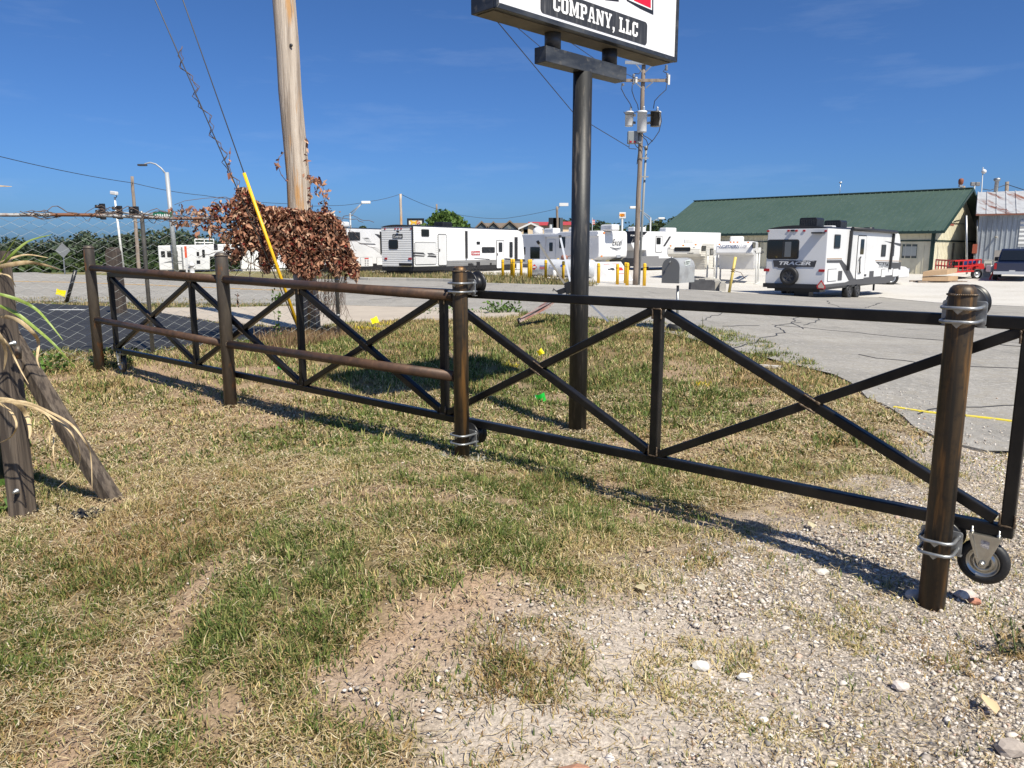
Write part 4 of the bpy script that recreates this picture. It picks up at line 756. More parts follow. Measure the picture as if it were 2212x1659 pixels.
# white toy hauler half hidden by the vine
f = Face(Fz(744, 50.5), (.5366, .844)); W = 2.4; L = 11; gz_ = zg(*f.at(4, 0).xy); zt = f.zz(3, 350, 372)[1]; zs = f.zz(3, 350, 712)[1]
t1 = rv_root('travel_trailer', 'white trailer with slanted grey graphics, half hidden by the dead vine', 'travel trailer', f, L, W)
body = rv_body(t1, f, W, [(-2.6, zs), (-2.6, zt), (L, zt), (L, zs)], WH, bevel=.04); arch_roof(t1, f, W, -2.6, L, zt-.004, .1, BK); ls = MB(); ls.prism([f.at(-2.6, zs-.5, .01), f.at(-2.6, zs+.0, .01), f.at(L, zs+.0, .01), f.at(L, zs-.5, .01)], -f.n*(W+.02)); ls.build('lower_skirt', BT, t1)
window(f, 3, (172, 402, 288, 483), body, .06); item('awning_arm', f, 3, (482, 398, 492, 612), BK, body, .01, .08); shape('stripe', f, 3, [(275, 510), (430, 515), (440, 524), (300, 520)], MT['dkgray'], body); shape('stripe', f, 3, [(310, 455), (365, 455), (400, 498), (350, 495)], mat('pale grey graphic', (.5, .5, .5), .4), body); shape('stripe', f, 3, [(325, 458), (368, 458), (380, 470), (335, 470)], MT['dkgray'], body)
shape('stripe', f, 3, [(395, 545), (450, 550), (520, 610), (480, 605)], mat('pale grey graphic', (.5, .5, .5), .4), body); shape('stripe', f, 3, [(430, 420), (470, 425), (520, 480), (520, 500)], MT['dkgray'], body)
for bx in ((294, 644, 412, 736), (449, 644, 508, 722)): h = door(f, 3, bx, body, MT['gray'], WH, .06, name='hatch', e=.02)
st = MB(); a0, a1, z0, z1 = fbox(f, 3, 330, 652, 370, 663); st.plate(f, [(a0, z0), (a1, z0), (a1, z1), (a0, z1)], .02, .028, 0)
for i in range(4):
    for x in (332, 356): a0, a1, z0, z1 = fbox(f, 3, x, 670+i*16, x+14, 678+i*16); st.plate(f, [(a0, z0), (a1, z0), (a1, z1), (a0, z1)], .02, .028, 1)
st.build('warning_sticker', [MT['red'], MT['gray']], body)
q = MB(); c = f.at(f.zz(3, 200, 340)[0], zt+.08, -W*.5); q.box(c+UP*.2, f.ex*.75, f.n*.4, UP*.18); q.build('air_conditioner', WH, t1, bevel=.1)
for a in (3, 3.9): wheel(f, a, gz_+.36, .36, t1, False, .22, .04)

# white fifth wheel with smooth bulging front cap and script name
al = R(-58); d = Vector((math.cos(al), math.sin(al), 0)); W = 2.55; L = 10.4; f0 = Fz(1293, 54); f = Face(f0-d*L, d); ff = Face(f0, Vector((-d.y, d.x, 0)))
zt = f.zz(4, 880, 388)[1]; zc = ff.zz(4, 900, 665)[1]; gz_ = zg(*f.at(5, 0).xy); zs = f.zz(4, 400, 720)[1]
t3 = rv_root('fifth_wheel_trailer', 'white fifth wheel camper with rounded front cap and script lettering', 'camper trailer', f, L, W)
body = rv_body(t3, f, W, [(0, zs), (0, zt-.1), (L*.52, zt-.1), (L*.56, zt), (L-.25, zt), (L-.06, zt-.06), (L, zt-.28), (L+.06, zc+.55), (L, zc+.15), (L-.5, zc-.05), (L-2.3, zc-.02), (L-2.35, zs)], WH, bevel=.07)
door(f, 4, (379, 473, 461, 657), body, MT['silver'], WH, .1, win=(402, 503, 436, 588), e=.03)
for bx in ((217, 547, 308, 662), (497, 446, 554, 558), (144, 547, 169, 622)): window(f, 4, bx, body, .06)
item('awning_arm', f, 4, (353, 440, 366, 690), WH, body, .01, .1); item('awning', f, 4, (360, 432, 880, 446), WH, body, .02, .14)
a0, a1, z0, z1 = fbox(ff, 4, 1005, 470, 1102, 532); lt = MB(); letter(lt, ff, 'Excel', a0, a1, z0, z1, .075, 0, .35, .0); lt.build('lettering', MT['dkgray'], body)
for p in (((985, 548), (1040, 560), (1085, 552), (1090, 556), (1040, 568), (985, 553)), ((1000, 566), (1045, 574), (1085, 570), (1045, 579))): shape('stripe', ff, 4, p, MT['dkgray'], body, .078)
item('front_hatch', ff, 4, (1047, 622, 1082, 650), MT['silver'], body, .02, .08); lights(ff, 4, [(930, 410), (905, 636)], MT['amber'], body, .05); item('pin_box', ff, 4, (1035, 672, 1140, 715), BT, t3, .03, .12, -.6)
ls = MB(); ls.prism([f.at(0, zs-.35, -.02), f.at(0, zs, -.02), f.at(L-2.4, zs, -.02), f.at(L-2.4, zs-.35, -.02)], -f.n*(W-.04)); ls.build('lower_skirt', MT['gray'], t3)
for x0, y0, x1, y1, nm in ((820, 328, 960, 372, 'air_conditioner'), (270, 386, 400, 432, 'roof_vent'), (525, 345, 600, 376, 'roof_vent')):
    a0, _ = f.zz(4, x0, y1); a1, _ = f.zz(4, x1, y1); z = zt-.1 if x0 < 600 else zt; q = MB(); q.box(f.at((a0+a1)/2, z+.2, -W*.35), f.ex*min(.65, abs(a1-a0)/2), f.n*.35, UP*.22); q.build(nm, WH, t3, bevel=.1)
q = MB(); q.lathe([(.38, 0), (.4, .2), (.33, .42), (.18, .52), (.02, .55)], f.at(f.zz(4, 210, 430)[0], zt-.1, -W*.3), UP, 20); q.build('roof_dome', WH, t3)
for a in (3.6, 4.5): wheel(f, a, gz_+.36, .37, t3, False, .22, .04)

# tall fifth wheel with dark nose behind the utility pole
f = Face(Fz(1386, 57), (.80, .60)); W = 2.5; gz_ = zg(*f.at(3, 0).xy); zt = f.zz(4, 1330, 395)[1]; zs = f.zz(4, 1400, 690)[1]; zc = f.zz(4, 1330, 580)[1]; L = 9
t4 = rv_root('fifth_wheel_trailer', 'tall white fifth wheel camper with black nose behind the utility pole', 'camper trailer', f, L, W)
body = rv_body(t4, f, W, [(-.9, zc+.2), (-1.1, zc+.5), (-.75, zt-.35), (-.5, zt), (L, zt), (L, zs), (.6, zs), (.5, zc), (-.7, zc)], WH, bevel=.06)
fr = Face(f.at(-.95, 0, -W), -f.n)
nz_ = MB(); nz_.prism([f.at(-1.03, zc+.55, .01), f.at(-.76, zt-.38, .01), f.at(-.53, zt-.03, .01), f.at(.55, zt-.03, .01), f.at(.1, zc+1.0, .01), f.at(-.4, zc+.6, .01)], -f.n*(W+.02)); nz_.build('nose_panel', BT, body)
nz_ = MB(); nz_.prism([f.at(-1.14, zc+.52, -.02), f.at(-.79, zt-.34, -.02), f.at(-.54, zt+.012, -.02), f.at(-.4, zt+.012, -.02), f.at(-.4, zc+.52, -.02)], -f.n*(W-.04)); nz_.build('nose_panel', BT, body)
lt = MB(); a0, a1, z0, z1 = fbox(f, 4, 1270, 430, 1316, 444); letter(lt, f, 'FOREST RIVER', a0-.9, a1, z0, z1, .03, 0, 0, .02); lt.build('lettering', WH, body)
window(f, 4, (1436, 455, 1476, 522), body, .08); door(f, 4, (1428, 440, 1492, 600), body, BK, WH, .05, win=(1436, 455, 1476, 522), name='slide_out', e=.04); shape('stripe', f, 4, [(1500, 540), (1560, 445), (1580, 445), (1520, 540)], MT['dkgray'], body)
ls = MB(); ls.prism([f.at(.55, zs-.35, .012), f.at(.55, zs+.25, .012), f.at(L, zs+.25, .012), f.at(L, zs-.35, .012)], -f.n*(W+.024)); ls.build('lower_skirt', MT['gray'], t4); item('compartment', f, 4, (1275, 635, 1450, 738), MT['gray'], t4, .06, .1, -.4)
for x in (1365, 1670): a, _ = f.zz(4, x, 390); q = MB(); q.box(f.at(a, zt+.16, -W*.5), f.ex*.6, f.n*.35, UP*.18); q.build('air_conditioner', WH, t4, bevel=.08)
q = MB(); q.beam(f.at(1.0, zs-.3, -.3), f.at(1.0, gz_, -.3), .12, .12, f.ex); q.beam(f.at(1.0, zs-.3, -W+.3), f.at(1.0, gz_, -W+.3), .12, .12, f.ex); q.build('landing_leg', BT, t4)
for a in (5.5, 6.4): wheel(f, a, gz_+.36, .37, t4, False, .22, .04)

# truck campers standing on jacks
def camper(name, label, u0, Y, beta, W, m, k, ytop, ynose, ylow, ybot, xw, nose, L, txt=None):
    ex = Vector((math.cos(R(beta)), math.sin(R(beta)), 0)); ff = Face(Fz(u0, Y), ex); sd = Face(ff.at(W, 0), -ff.n); zt = ff.zz(k, xw, ytop)[1]; zn = ff.zz(k, xw, ynose)[1]; zl = ff.zz(k, xw, ylow)[1]; zb = ff.zz(k, xw, ybot)[1]
    c = ff.at(W/2, 0, -L/2); root = thing(name, label, 'truck camper', (c.x, c.y, zg(c.x, c.y)), R(beta), 'truck campers standing on jacks')
    b = MB(); b.prism([sd.at(a, z) for a, z in ((.25, zt-.12), (.5, zt), (L, zt), (L, zb), (nose+.35, zb), (nose+.1, zl), (.35, zl), (0, zn), (.02, zn+.35))], -sd.n*W); body = b.build('body', m, root, bevel=.05)
    g = zg(c.x, c.y)
    for a in (nose+.3, L-.2):
        for n in (.12, -W-.12): j = MB(); j.tube([sd.at(a, g, n), sd.at(a, zl+.35, n)], .05, 8); j.box(sd.at(a, zl+.25, n), sd.ex*.07, sd.n*.07, UP*.15); j.lathe([(.12, 0), (.12, .03)], sd.at(a, g, n), UP, 10); j.build('jack', MT['whitem'], root)
    return root, body, ff, sd, (zt, zn, zl, zb)
r1, body, ff, sd, zz_ = camper('truck_camper', 'cream ribbed truck camper with wide dark front window, standing on jacks', 1441, 46, -24, 1.95, rib_c, 5, 680, 775, 800, 915, 190, 1.5, 4.6)
w = window(ff, 5, (122, 715, 262, 750), body, .06); lights(ff, 5, [(200, 700), (90, 704), (308, 694)], MT['amber'], body, .04); window(sd, 5, (358, 704, 396, 748), body, .05); window(sd, 5, (431, 726, 460, 781), body, .05); lt = MB(); a0, a1, z0, z1 = fbox(ff, 5, 236, 762, 290, 773); letter(lt, ff, 'LANCE', a0, a1, z0, z1, .012, 0, .2, .03); lt.build('lettering', MT['dkgray'], body)
fl2 = Face(ff.at(0, 0, -1.78), ff.ex); item('window', fl2, 5, (232, 796, 350, 846), BK, body, .08, .04)
for a in (2.0, 3.4): q = MB(); q.box(sd.at(a, zz_[0]+.12, -1.0), sd.ex*.45, sd.n*.3, UP*.14); q.build('roof_unit', MT['whitem'], r1, bevel=.06)
r1, body, ff, sd, zz_ = camper('truck_camper', 'smooth white truck camper with blue lettering on its nose, beside the trailer', 1546.5, 43, -21, 1.95, WH, 5, 664, 768, 782, 915, 640, 1.6, 4.2)
lt = MB(); a0, a1, z0, z1 = fbox(ff, 5, 515, 694, 690, 724); letter(lt, ff, 'NORTHERN', a0, a1, z0, z1, .012, 0, .2, .03); a0, a1, z0, z1 = fbox(ff, 5, 700, 690, 752, 716); letter(lt, ff, 'Lite', a0, a1, z0, z1, .012, 0, .3, .0); lt.build('lettering', mat('faded blue letters', (.16, .19, .27), .5), body)
lights(ff, 5, [(612, 664+8), (640, 672), (672, 672), (515, 690), (765, 674)], MT['amber'], body, .035); fl2 = Face(ff.at(0, 0, -1.9), ff.ex); item('window', fl2, 5, (655, 780, 715, 828), BK, body, .1, .04)
window(sd, 5, (802, 672, 826, 722), body, .04); window(sd, 5, (862, 660, 895, 728), body, .04); shape('stripe', sd, 5, [(815, 745), (860, 752), (890, 745), (905, 760), (860, 790), (830, 765)], MT['dkgray'], body, .012)
q = MB(); q.box(sd.at(1.7, zz_[0]+.13, -1.0), sd.ex*.5, sd.n*.35, UP*.16); q.build('roof_unit', MT['whitem'], r1, bevel=.06)

# horse trailer beyond the street
f = Face(Fz(341, 52), (.93, .36)); gz_ = zg(*f.at(2, 0).xy); zt = f.zz(2, 120, 815)[1]; zb = f.zz(2, 120, 1003)[1]; W = 2.2; L = f.zz(2, 500, 900)[0]; Lm = f.zz(2, 442, 900)[0]
hs = rv_root('horse_trailer', 'white horse trailer with three small windows beyond the street', 'horse trailer', f, L, W, 'trailers parked beyond the street')
body = rv_body(hs, f, W, [(0, zb), (0, zt), (L*1.25, zt+.12), (L*1.45, zt-.1), (L*1.5, zt-.65), (Lm, zt-.75), (Lm-.05, zb)], WH, bevel=.06)
for x in (66, 113, 163): window(f, 2, (x, 856, x+32, 903), body, .05)
window(f, 2, (340, 862, 360, 894), body, .04); window(f, 2, (383, 845, 404, 905), body, .04); item('window', f, 2, (472, 800, 502, 848), BT, body, .03); item('vent', f, 2, (340, 928, 368, 955), BT, body, .02); item('trim', f, 2, (225, 826, 237, 1003), MT['gray'], body, .01)
for p in ([(90, 945), (140, 930), (230, 932), (228, 938), (140, 936)], [(70, 950), (130, 938), (225, 948), (225, 952), (130, 943)]): shape('stripe', f, 2, p, MT['gray'], body)
rk = MB(); a0 = f.zz(2, 325, 760)[0]; a1 = f.zz(2, 470, 760)[0]
for z in (zt+.22, zt+.45): rk.beam(f.at(a0, z, -.3), f.at(a1, z, -.3), .05, .06); rk.beam(f.at(a0, z, -1.6), f.at(a1, z, -1.6), .05, .06)
for a in (a0, (a0+a1)/2, a1): rk.beam(f.at(a, zt, -.3), f.at(a, zt+.45, -.3), .05, .05, f.ex)
rk.build('roof_rack', MT['whitem'], hs)
for a in (L*.3, L*.42): wheel(f, a, gz_+.36, .36, hs, False, .2, .04)
f = Face(Fz(533, 57), (.97, .25)); gz_ = zg(*f.at(2, 0).xy); zt = f.zz(2, 750, 790)[1]; zb = f.zz(2, 750, 990)[1]; L = f.zz(2, 985, 900)[0]
ct = rv_root('cargo_trailer', 'white box trailer seen through the dead vine, beyond the street', 'cargo trailer', f, L, 2.3, 'trailers parked beyond the street')
body = rv_body(ct, f, 2.3, [(0, zb), (0, zt), (L, zt), (L+.5, zt-.6), (L+.5, zb)], WH, bevel=.05); item('door', f, 2, (680, 835, 835, 992), MT['whitem'], body, .03, .02); item('trim', f, 2, (672, 800, 682, 990), MT['gray'], body, .01)
for a in (L*.45, L*.6): wheel(f, a, gz_+.36, .36, ct, False, .2, .04)
# ---------------------------------------------------------------- trucks
def pickup(name, label, f, W, L, col, rear=False):          # f: right side plane, ex towards the front, o on the ground at the rear
    gz = zg(*f.at(L/2, 0, -W/2).xy); c = f.at(L/2, 0, -W/2); root = thing(name, label, 'pickup truck', (c.x, c.y, gz), math.atan2(f.ex.y, f.ex.x), 'parked pickup trucks')
    Fh = lambda a, z, n=0: f.at(a, gz+z, n)
    paint = mat('car paint ' + name + label[:5], col, .25, 0, (), None, .6, .6)
    b = MB(); b.prism([Fh(a, z, -.03) for a, z in ((0, .5), (-.02, 1.08), (1.85, 1.12), (4.2, 1.14), (5.3, 1.05), (5.5, .85), (5.5, .45), (4.9, .38), (.6, .38))], -f.n*(W-.06)); body = b.build('body', paint, root, bevel=.07, seg=3)
    b = MB(); V = []
    for n, ins in ((-.1, 0), (-W+.1, 0)): V += [Fh(1.8, 1.1, n), Fh(4.25, 1.1, n), Fh(3.55, 1.88, n+(-.14 if n > -1 else .14)), Fh(2.15, 1.9, n+(-.14 if n > -1 else .14))]
    b.add(V, [(0, 1, 2, 3), (7, 6, 5, 4), (3, 2, 6, 7), (1, 0, 4, 5), (2, 1, 5, 6), (0, 3, 7, 4)]); cab = b.build('cab', paint, root, bevel=.06, seg=3)
    bm = bmesh.new(); bm.from_mesh(cab.data); bmesh.ops.recalc_face_normals(bm, faces=bm.faces[:]); bm.to_mesh(cab.data); bm.free()
    for n, s in ((-.085, 1), (-W+.085, -1)):
        b = MB(); k = -.13*s; b.add([Fh(2.0, 1.16, n), Fh(3.0, 1.16, n), Fh(2.98, 1.8, n+k), Fh(2.25, 1.8, n+k)], [(0, 1, 2, 3) if s > 0 else (3, 2, 1, 0)]); b.add([Fh(3.08, 1.16, n), Fh(4.05, 1.16, n), Fh(3.5, 1.8, n+k), Fh(3.06, 1.8, n+k)], [(0, 1, 2, 3) if s > 0 else (3, 2, 1, 0)]); b.build('side_window', GL, cab)
    b = MB(); b.add([Fh(1.775, 1.2, -.22), Fh(2.06, 1.8, -.3), Fh(2.06, 1.8, -W+.3), Fh(1.775, 1.2, -W+.22)], [(0, 1, 2, 3)]); b.build('rear_window', GL, cab)
    b = MB(); b.add([Fh(4.24, 1.17, -.2), Fh(3.65, 1.82, -.3), Fh(3.65, 1.82, -W+.3), Fh(4.24, 1.17, -W+.2)], [(3, 2, 1, 0)]); b.build('windscreen', GL, cab)
    bf = Face(Fh(0, 0), f.n); bk = Face(Fh(-.035, 0), f.n); g = lambda nm, a0, a1, z0, z1, m, d=.03, d0=-.02, p=body: (lambda q: (q.plate(Face(Fh(-.03, 0)-UP*gz*0, f.n), rrect(a0, a1, z0, z1, .03), d0, d), q.build(nm, m, p)))(MB())[1]
    tg = g('tailgate', -W+.22, -.22, .55, 1.05, paint, .02); g('license_plate', -W/2-.16, -W/2+.16, .5-.02, .63, mat('plate', (.5, .5, .5), .4), .05)
    g('rear_bumper', -W+.05, -.05, .38, .56, MT['alum'] if rear else BT, .12); pass
    for a in (-W+.06, -.2): g('tail_light', a, a+.13, .68, 1.04, MT['redl'], .035)
    for a in (1.15, 4.55):
        wheel(Face(Fh(0, 0, .02)-UP*gz, f.ex), a, gz+.4, .4, root, True, .26, .02, MT['silver'])
        wheel(Face(Fh(0, 0, -W+.24)-UP*gz, f.ex), a, gz+.4, .4, root, False, .26, .0, MT['silver'])
    for n in (.06, -W-.06): b = MB(); b.box(Fh(3.75, 1.25, n), f.ex*.06, f.n*.12, UP*.13); b.build('mirror', BT, cab, bevel=.03)
    b = MB(); b.box(Fh(5.5, .75, -W/2), f.ex*.03, f.n*.55, UP*.18); b.build('grille', BT, body); 
    for n in (-.25, -W+.25): b = MB(); b.box(Fh(5.48, .86, n), f.ex*.03, f.n*.18, UP*.1); b.build('headlight', MT['alum'], body)
    return root
f = Face(P(2228, 600, 46), (.575, .818)); f.o.z = 0; pickup('pickup_truck', 'dark navy pickup truck with chrome rear bumper beside the metal shed', f, 2.0, 5.5, (.012, .018, .05), True)
q = P(1967, 560, 45.5); d = Vector((.985, -.17, 0)).normalized(); f = Face(Vector((q.x, q.y, 0))-d*5.5, d); pickup('pickup_truck', 'white pickup truck parked behind the nose of the nearest trailer', f, 1.95, 5.5, (.72, .72, .72))

# ---------------------------------------------------------------- green roofed building and metal shed
gcor = Vector((P(2011, 590, 54.6).x, 54.6, 0)); gd = Vector((-.734, .679, 0)).normalized(); gn = Vector((.679, .734, 0)).normalized()
gb0 = zg(gcor.x, gcor.y)-.1; LW = 21.5; WD = 12.6
fs = Face(gcor+gd*LW, -gd); fg = Face(gcor, gn)                     # long front wall, right gable wall
EZ = fs.zz(6, 925, 614)[1]; RZ = 5.95; ov = .75
def at2(s, n, z): return gcor + gd*s + gn*n + UP*z                   # s along the building, n into its depth
gbld = thing('green_roof_building', 'long cream building with steep green metal roof and gable end', 'building', (gcor.x, gcor.y, gb0), math.atan2(gd.y, gd.x))
sid = mat('cream board siding', (.62, .58, .44), .7, 0, [(1.5, (.52, .48, .36), .45, .7)], None)
b = MB(); hw = WD/2; rz = lambda n: EZ + (RZ-EZ)*(1-abs(n-hw)/hw) - .16
b.prism([at2(0, 0, gb0), at2(0, WD, gb0), at2(0, WD, rz(WD)), at2(0, hw, rz(hw)), at2(0, 0, rz(0))], gd*LW); walls = b.build('wall', sid, gbld)
bt = MB()
for i in range(int(LW/.4)): bt.beam(at2(.2+i*.4, -.012, gb0), at2(.2+i*.4, -.012, rz(0)), .05, .03, gn)
for i in range(int(WD/.4)): n = .2+i*.4; bt.beam(at2(-.012, n, gb0), at2(-.012, n, rz(n)), .03, .05, gn)
bt.build('batten', sid, walls)
grm = mat('green metal roof', (.062, .098, .078), .45, 0, [(.35, (.05, .085, .066), .4, .7), ((3, 3, .4), (.075, .112, .09), .52, .7)])
def roofslab(n0, n1, th=.1):
    z0 = EZ if abs(n0-hw) > .1 else RZ; z1 = EZ if abs(n1-hw) > .1 else RZ; sl = (RZ-EZ)/hw
    return n0, n1
b = MB(); sl = (RZ-EZ)/(hw+ov*0+.0)
nA, zA = -ov*.8, EZ-.0; nB = WD+ov*.8; sA = -.7; sB = LW+1.0
rise = (RZ-zA)/(hw-nA)
b.prism([at2(sA, nA, zA), at2(sA, hw, RZ), at2(sA, hw, RZ-.12), at2(sA, nA, zA-.12)], gd*(sB-sA)); b.prism([at2(sA, hw, RZ), at2(sA, nB, zA), at2(sA, nB, zA-.12), at2(sA, hw, RZ-.12)], gd*(sB-sA)); roof = b.build('roof', grm, gbld)
b = MB(); nn = Vector(at2(0, hw, RZ)-at2(0, nA, zA)).normalized(); upn = gd.cross(nn); upn = upn if upn.z > 0 else -upn
for i in range(int((sB-sA)/.42)): s = sA+.1+i*.42; b.beam(at2(s, nA, zA)+upn*.02, at2(s, hw, RZ)+upn*.02, .05, .05, upn)
b.build('standing_seam', grm, roof); b = MB(); b.beam(at2(sA, hw, RZ+.03), at2(sB, hw, RZ+.03), .4, .07); b.build('ridge_cap', grm, roof)
dg = mat('dark green trim', (.012, .035, .028), .45)
b = MB(); b.beam(at2(sA, nA-.06, zA-.1), at2(sB, nA-.06, zA-.1), .14, .16); b.build('gutter', dg, roof)
b = MB(); b.beam(at2(.1, -.06, gb0), at2(.1, -.06, EZ-.1), .12, .12, gn); b.build('downpipe', dg, gbld); b = MB(); b.beam(at2(-.025, -.02, gb0), at2(-.025, -.02, EZ), .1, .1, gn); b.build('corner_trim', dg, walls)
for nm, a in (('barge_board', nA), ('barge_board', nB)): b = MB(); b.beam(at2(sA-.03, a, zA-.08), at2(sA-.03, hw, RZ-.08), .06, .2, UP); b.build(nm, dg, roof)
zt_ = fg.zz(6, 880, 705)[1]; b = MB(); b.beam(at2(-.03, 0, zt_), at2(-.03, WD, zt_), .04, .1); b.beam(at2(0, -.03, zt_), at2(LW, -.03, zt_), .04, .1); b.build('belt_trim', dg, walls)
w = window(fs, 6, (597, 740, 738, 868), walls, .02, fm=dg, pane=mat('striped blind glass', (.10, .11, .11), .15)); b = MB(); a0, a1, z0, z1 = fbox(fs, 6, 603, 746, 732, 862)
for i in range(14): x = a0+(a1-a0)*i/14; b.plate(fs, [(x, z0+.12), (x+.06, z0+.12), (x+.06, z1-.1), (x, z1-.1)], .02, .029)
b.build('blind', mat('pale blind', (.38, .40, .38), .6), w)
item('door', fg, 6, (1060, 725, 1080, 900), mat('dark door', (.05, .045, .04), .6), walls, .01, .02); item('sign_board', fg, 6, (1013, 546, 1078, 564), mat('faded red board', (.28, .08, .06), .7), walls, .01, .03)
for bx in ((1058, 424, 1068, 460), (1085, 424, 1096, 462)): item('vent', fg, 6, bx, mat('grey vent', (.3, .3, .28), .6), walls, .01, .02)
for pts in (((1020, 470), (1040, 475), (1090, 462)), ((1075, 525), (1100, 518), (1130, 512)), ((980, 540), (1060, 540), (1175, 550))): c = MB(); c.tube([fg.at(*fg.zz(6, *p), .05) for p in pts], .025, 6); c.build('conduit', BT, walls)
b = MB(); q = at2(LW*.42, hw, RZ); b.tube([q, q+UP*.9], .02, 6); b.lathe([(.02, -.08), (.12, -.03), (.12, .04), (.02, .09)], q+UP*.95, UP, 10); b.build('roof_antenna', MT['alum'], gbld)

sh0 = P(2104, 585, 56); sh0.z = zg(sh0.x, sh0.y)-.1; hd = Vector((.866, -.5, 0)).normalized(); hn = Vector((.5, .866, 0)).normalized(); fw = Face((sh0.x, sh0.y, 0), hd)
SE = fw.zz(6, 1400, 447)[1]; SR = fw.zz(6, 1400, 252)[1]; SLn = 9.0; sd_ = 4.6; qr = P(*Z(6, 1345, 252), sh0.y+sd_*.866); SR = qr.z
shed = thing('metal_shed', 'grey corrugated metal shed with rust streaked roof', 'shed', sh0)
def at3(a, n, z): return Vector((sh0.x, sh0.y, 0)) + hd*a + hn*n + UP*z
cm = mat('weathered corrugated metal', (.33, .36, .39), .5, .3, [((2, 2, .3), (.25, .27, .29), .42, .65), (3, (.42, .44, .45), .55, .75)])
b = MB(); SR2 = SR
a_ = 0; pts = []; i = 0
while a_ < SLn:
    for da, dn in ((0, 0), (.2, 0), (.225, -.045), (.275, -.045), (.3, 0)): pts.append((a_+da, dn))
    a_ += .3
V = [at3(a, n, z) for a, n in pts for z in (sh0.z, SE)]; b.add(V, [(2*i, 2*i+2, 2*i+3, 2*i+1) for i in range(len(pts)-1)]); fwall = b.build('wall', cm, shed)
b = MB(); b.prism([at3(0, .02, sh0.z), at3(0, sd_*2, sh0.z), at3(0, sd_*2, SE), at3(0, sd_, SR2-.1), at3(0, .02, SE)], hd*SLn); b.build('shell', cm, shed)
rm = mat('rusty tin roof', (.52, .53, .54), .5, .3, [((.9, .12, .12), (.20, .065, .03), .54, .6), ((2.2, .25, .25), (.26, .10, .05), .58, .66), (2, (.4, .4, .41), .45, .7)])
b = MB(); b.prism([at3(-.25, -.35, SE-.1), at3(-.25, sd_, SR2), at3(-.25, sd_, SR2-.06), at3(-.25, -.35, SE-.16)], hd*(SLn+.3)); b.prism([at3(-.25, sd_, SR2), at3(-.25, sd_*2+.35, SE-.1), at3(-.25, sd_*2+.35, SE-.16), at3(-.25, sd_, SR2-.06)], hd*(SLn+.3)); sroof = b.build('roof', rm, shed)
b = MB()
for i in range(int(SLn/.6)): b.beam(at3(-.2+i*.6, -.35, SE-.07), at3(-.2+i*.6, sd_, SR2+.03), .05, .05, UP)
b.build('roof_rib', rm, sroof); b = MB(); b.beam(at3(-.25, -.36, SE-.13), at3(SLn, -.36, SE-.13), .05, .12); b.build('fascia', mat('rust trim', (.2, .08, .05), .7), sroof)
dr = item('roller_door', fw, 6, (1690, 512, 1900, 760), ribbed('ribbed white door', (.6, .61, .6), .3, .03), shed, .01, .06)
item('electric_box', fw, 6, (1253, 738, 1298, 824), mat('rusty red box', (.30, .07, .035), .6), shed, .01, .2); b = MB(); b.tube([fw.at(*fw.zz(6, 1298, 510), .1), fw.at(*fw.zz(6, 1298, 740), .1)], .035, 6); b.tube([fw.at(*fw.zz(6, 1270, 824), .1), fw.at(*fw.zz(6, 1268, 900), .1)], .035, 6); b.build('conduit', MT['galv'], shed)
b = MB(); q = fw.zz(6, 1470, 668); b.beam(fw.at(*q, 0), fw.at(q[0]+.1, q[1]-.05, .35), .1, .1); b.build('wall_lamp', MT['concrete'], shed); item('panel', fw, 6, (1455, 795, 1560, 925), mat('grey panel', (.28, .26, .24), .7), shed, .01, .05)
b = MB(); q = at3(fw.zz(6, 1490, 250)[0], sd_, SR2); b.lathe([(.14, -.3), (.14, .75), (.22, .8), (.25, .95), (.1, 1.0)], q, UP, 12); b.build('vent_stack', MT['galv'], shed)

# ---------------------------------------------------------------- things standing about the lot
def gy_(u, v): q = GT(u, v); return q
def seat(u, v, Y): q = P(u, v, Y); q.z = zg(q.x, q.y); return q
t0 = seat(*Z(6, 1120, 1030), 49); t0.z = zg(t0.x, t0.y)
ut = thing('utility_trailer', 'low red utility trailer with railed sides in front of the shed', 'trailer', t0)
zof = lambda k, x, y, Y: PZ(k, x, y, Y)
b = MB(); A0, A1, A2 = zof(6, 905, 985, 50.5), zof(6, 1075, 1000, 48.5), zof(6, 1325, 985, 50.0); dv = Vector((0, 2.2, 0))
bx = [A0, A1, A2]
for p, q in ((A1, A2), (A0, A1)):
    for dz in (0, .35, .7): b.beam(p+UP*dz, q+UP*dz, .07, .09)
    for i in range(7): c = p.lerp(q, i/6); b.beam(c, c+UP*.7, .05, .05, (1, 0, 0))
b.build('rail', MT['red'], ut); b = MB(); b.add([A1+UP*.02, A2+UP*.02, A2+dv+UP*.02, A0+UP*.02], [(0, 1, 2, 3)]); b.build('deck', MT['polywood'] if 'polywood' in MT else MT['farwood'], ut)
b = MB(); q = zof(6, 1300, 1010, 49.6); 
wheel(Face((q.x-.0, q.y, 0), (1, 0, 0)), 0, zg(q.x, q.y)+.33, .33, ut, False, .2, 0, MT['silver']); b.prism([A2+Vector((-.9, -.15, .1)), A2+Vector((-.8, -.15, .45)), A2+Vector((.1, -.15, .45)), A2+Vector((.2, -.15, .1))], Vector((0, .35, 0))); b.build('fender', MT['red'], ut)
q = zof(6, 1237, 905, 50.3); single('blue_tub', MB().lathe([(.36, -.25), (.45, .1), (.45, .14), (.4, .14)], q, UP, 18), MT['blue'], 'bright blue round tub sitting in the red utility trailer', 'tub', q)
c0 = seat(*Z(6, 950, 1045), 47); zpal = c0.z
pal = MB(); 
for i in range(3): pal.beam(c0+Vector((-1.3, i*.5, .06)), c0+Vector((1.6, i*.5-.1, .06)), .12, .12)
single('timber_pallet', pal, MT['farwood'], 'low dark timber pallet under the two cardboard boxes', 'pallet', c0)
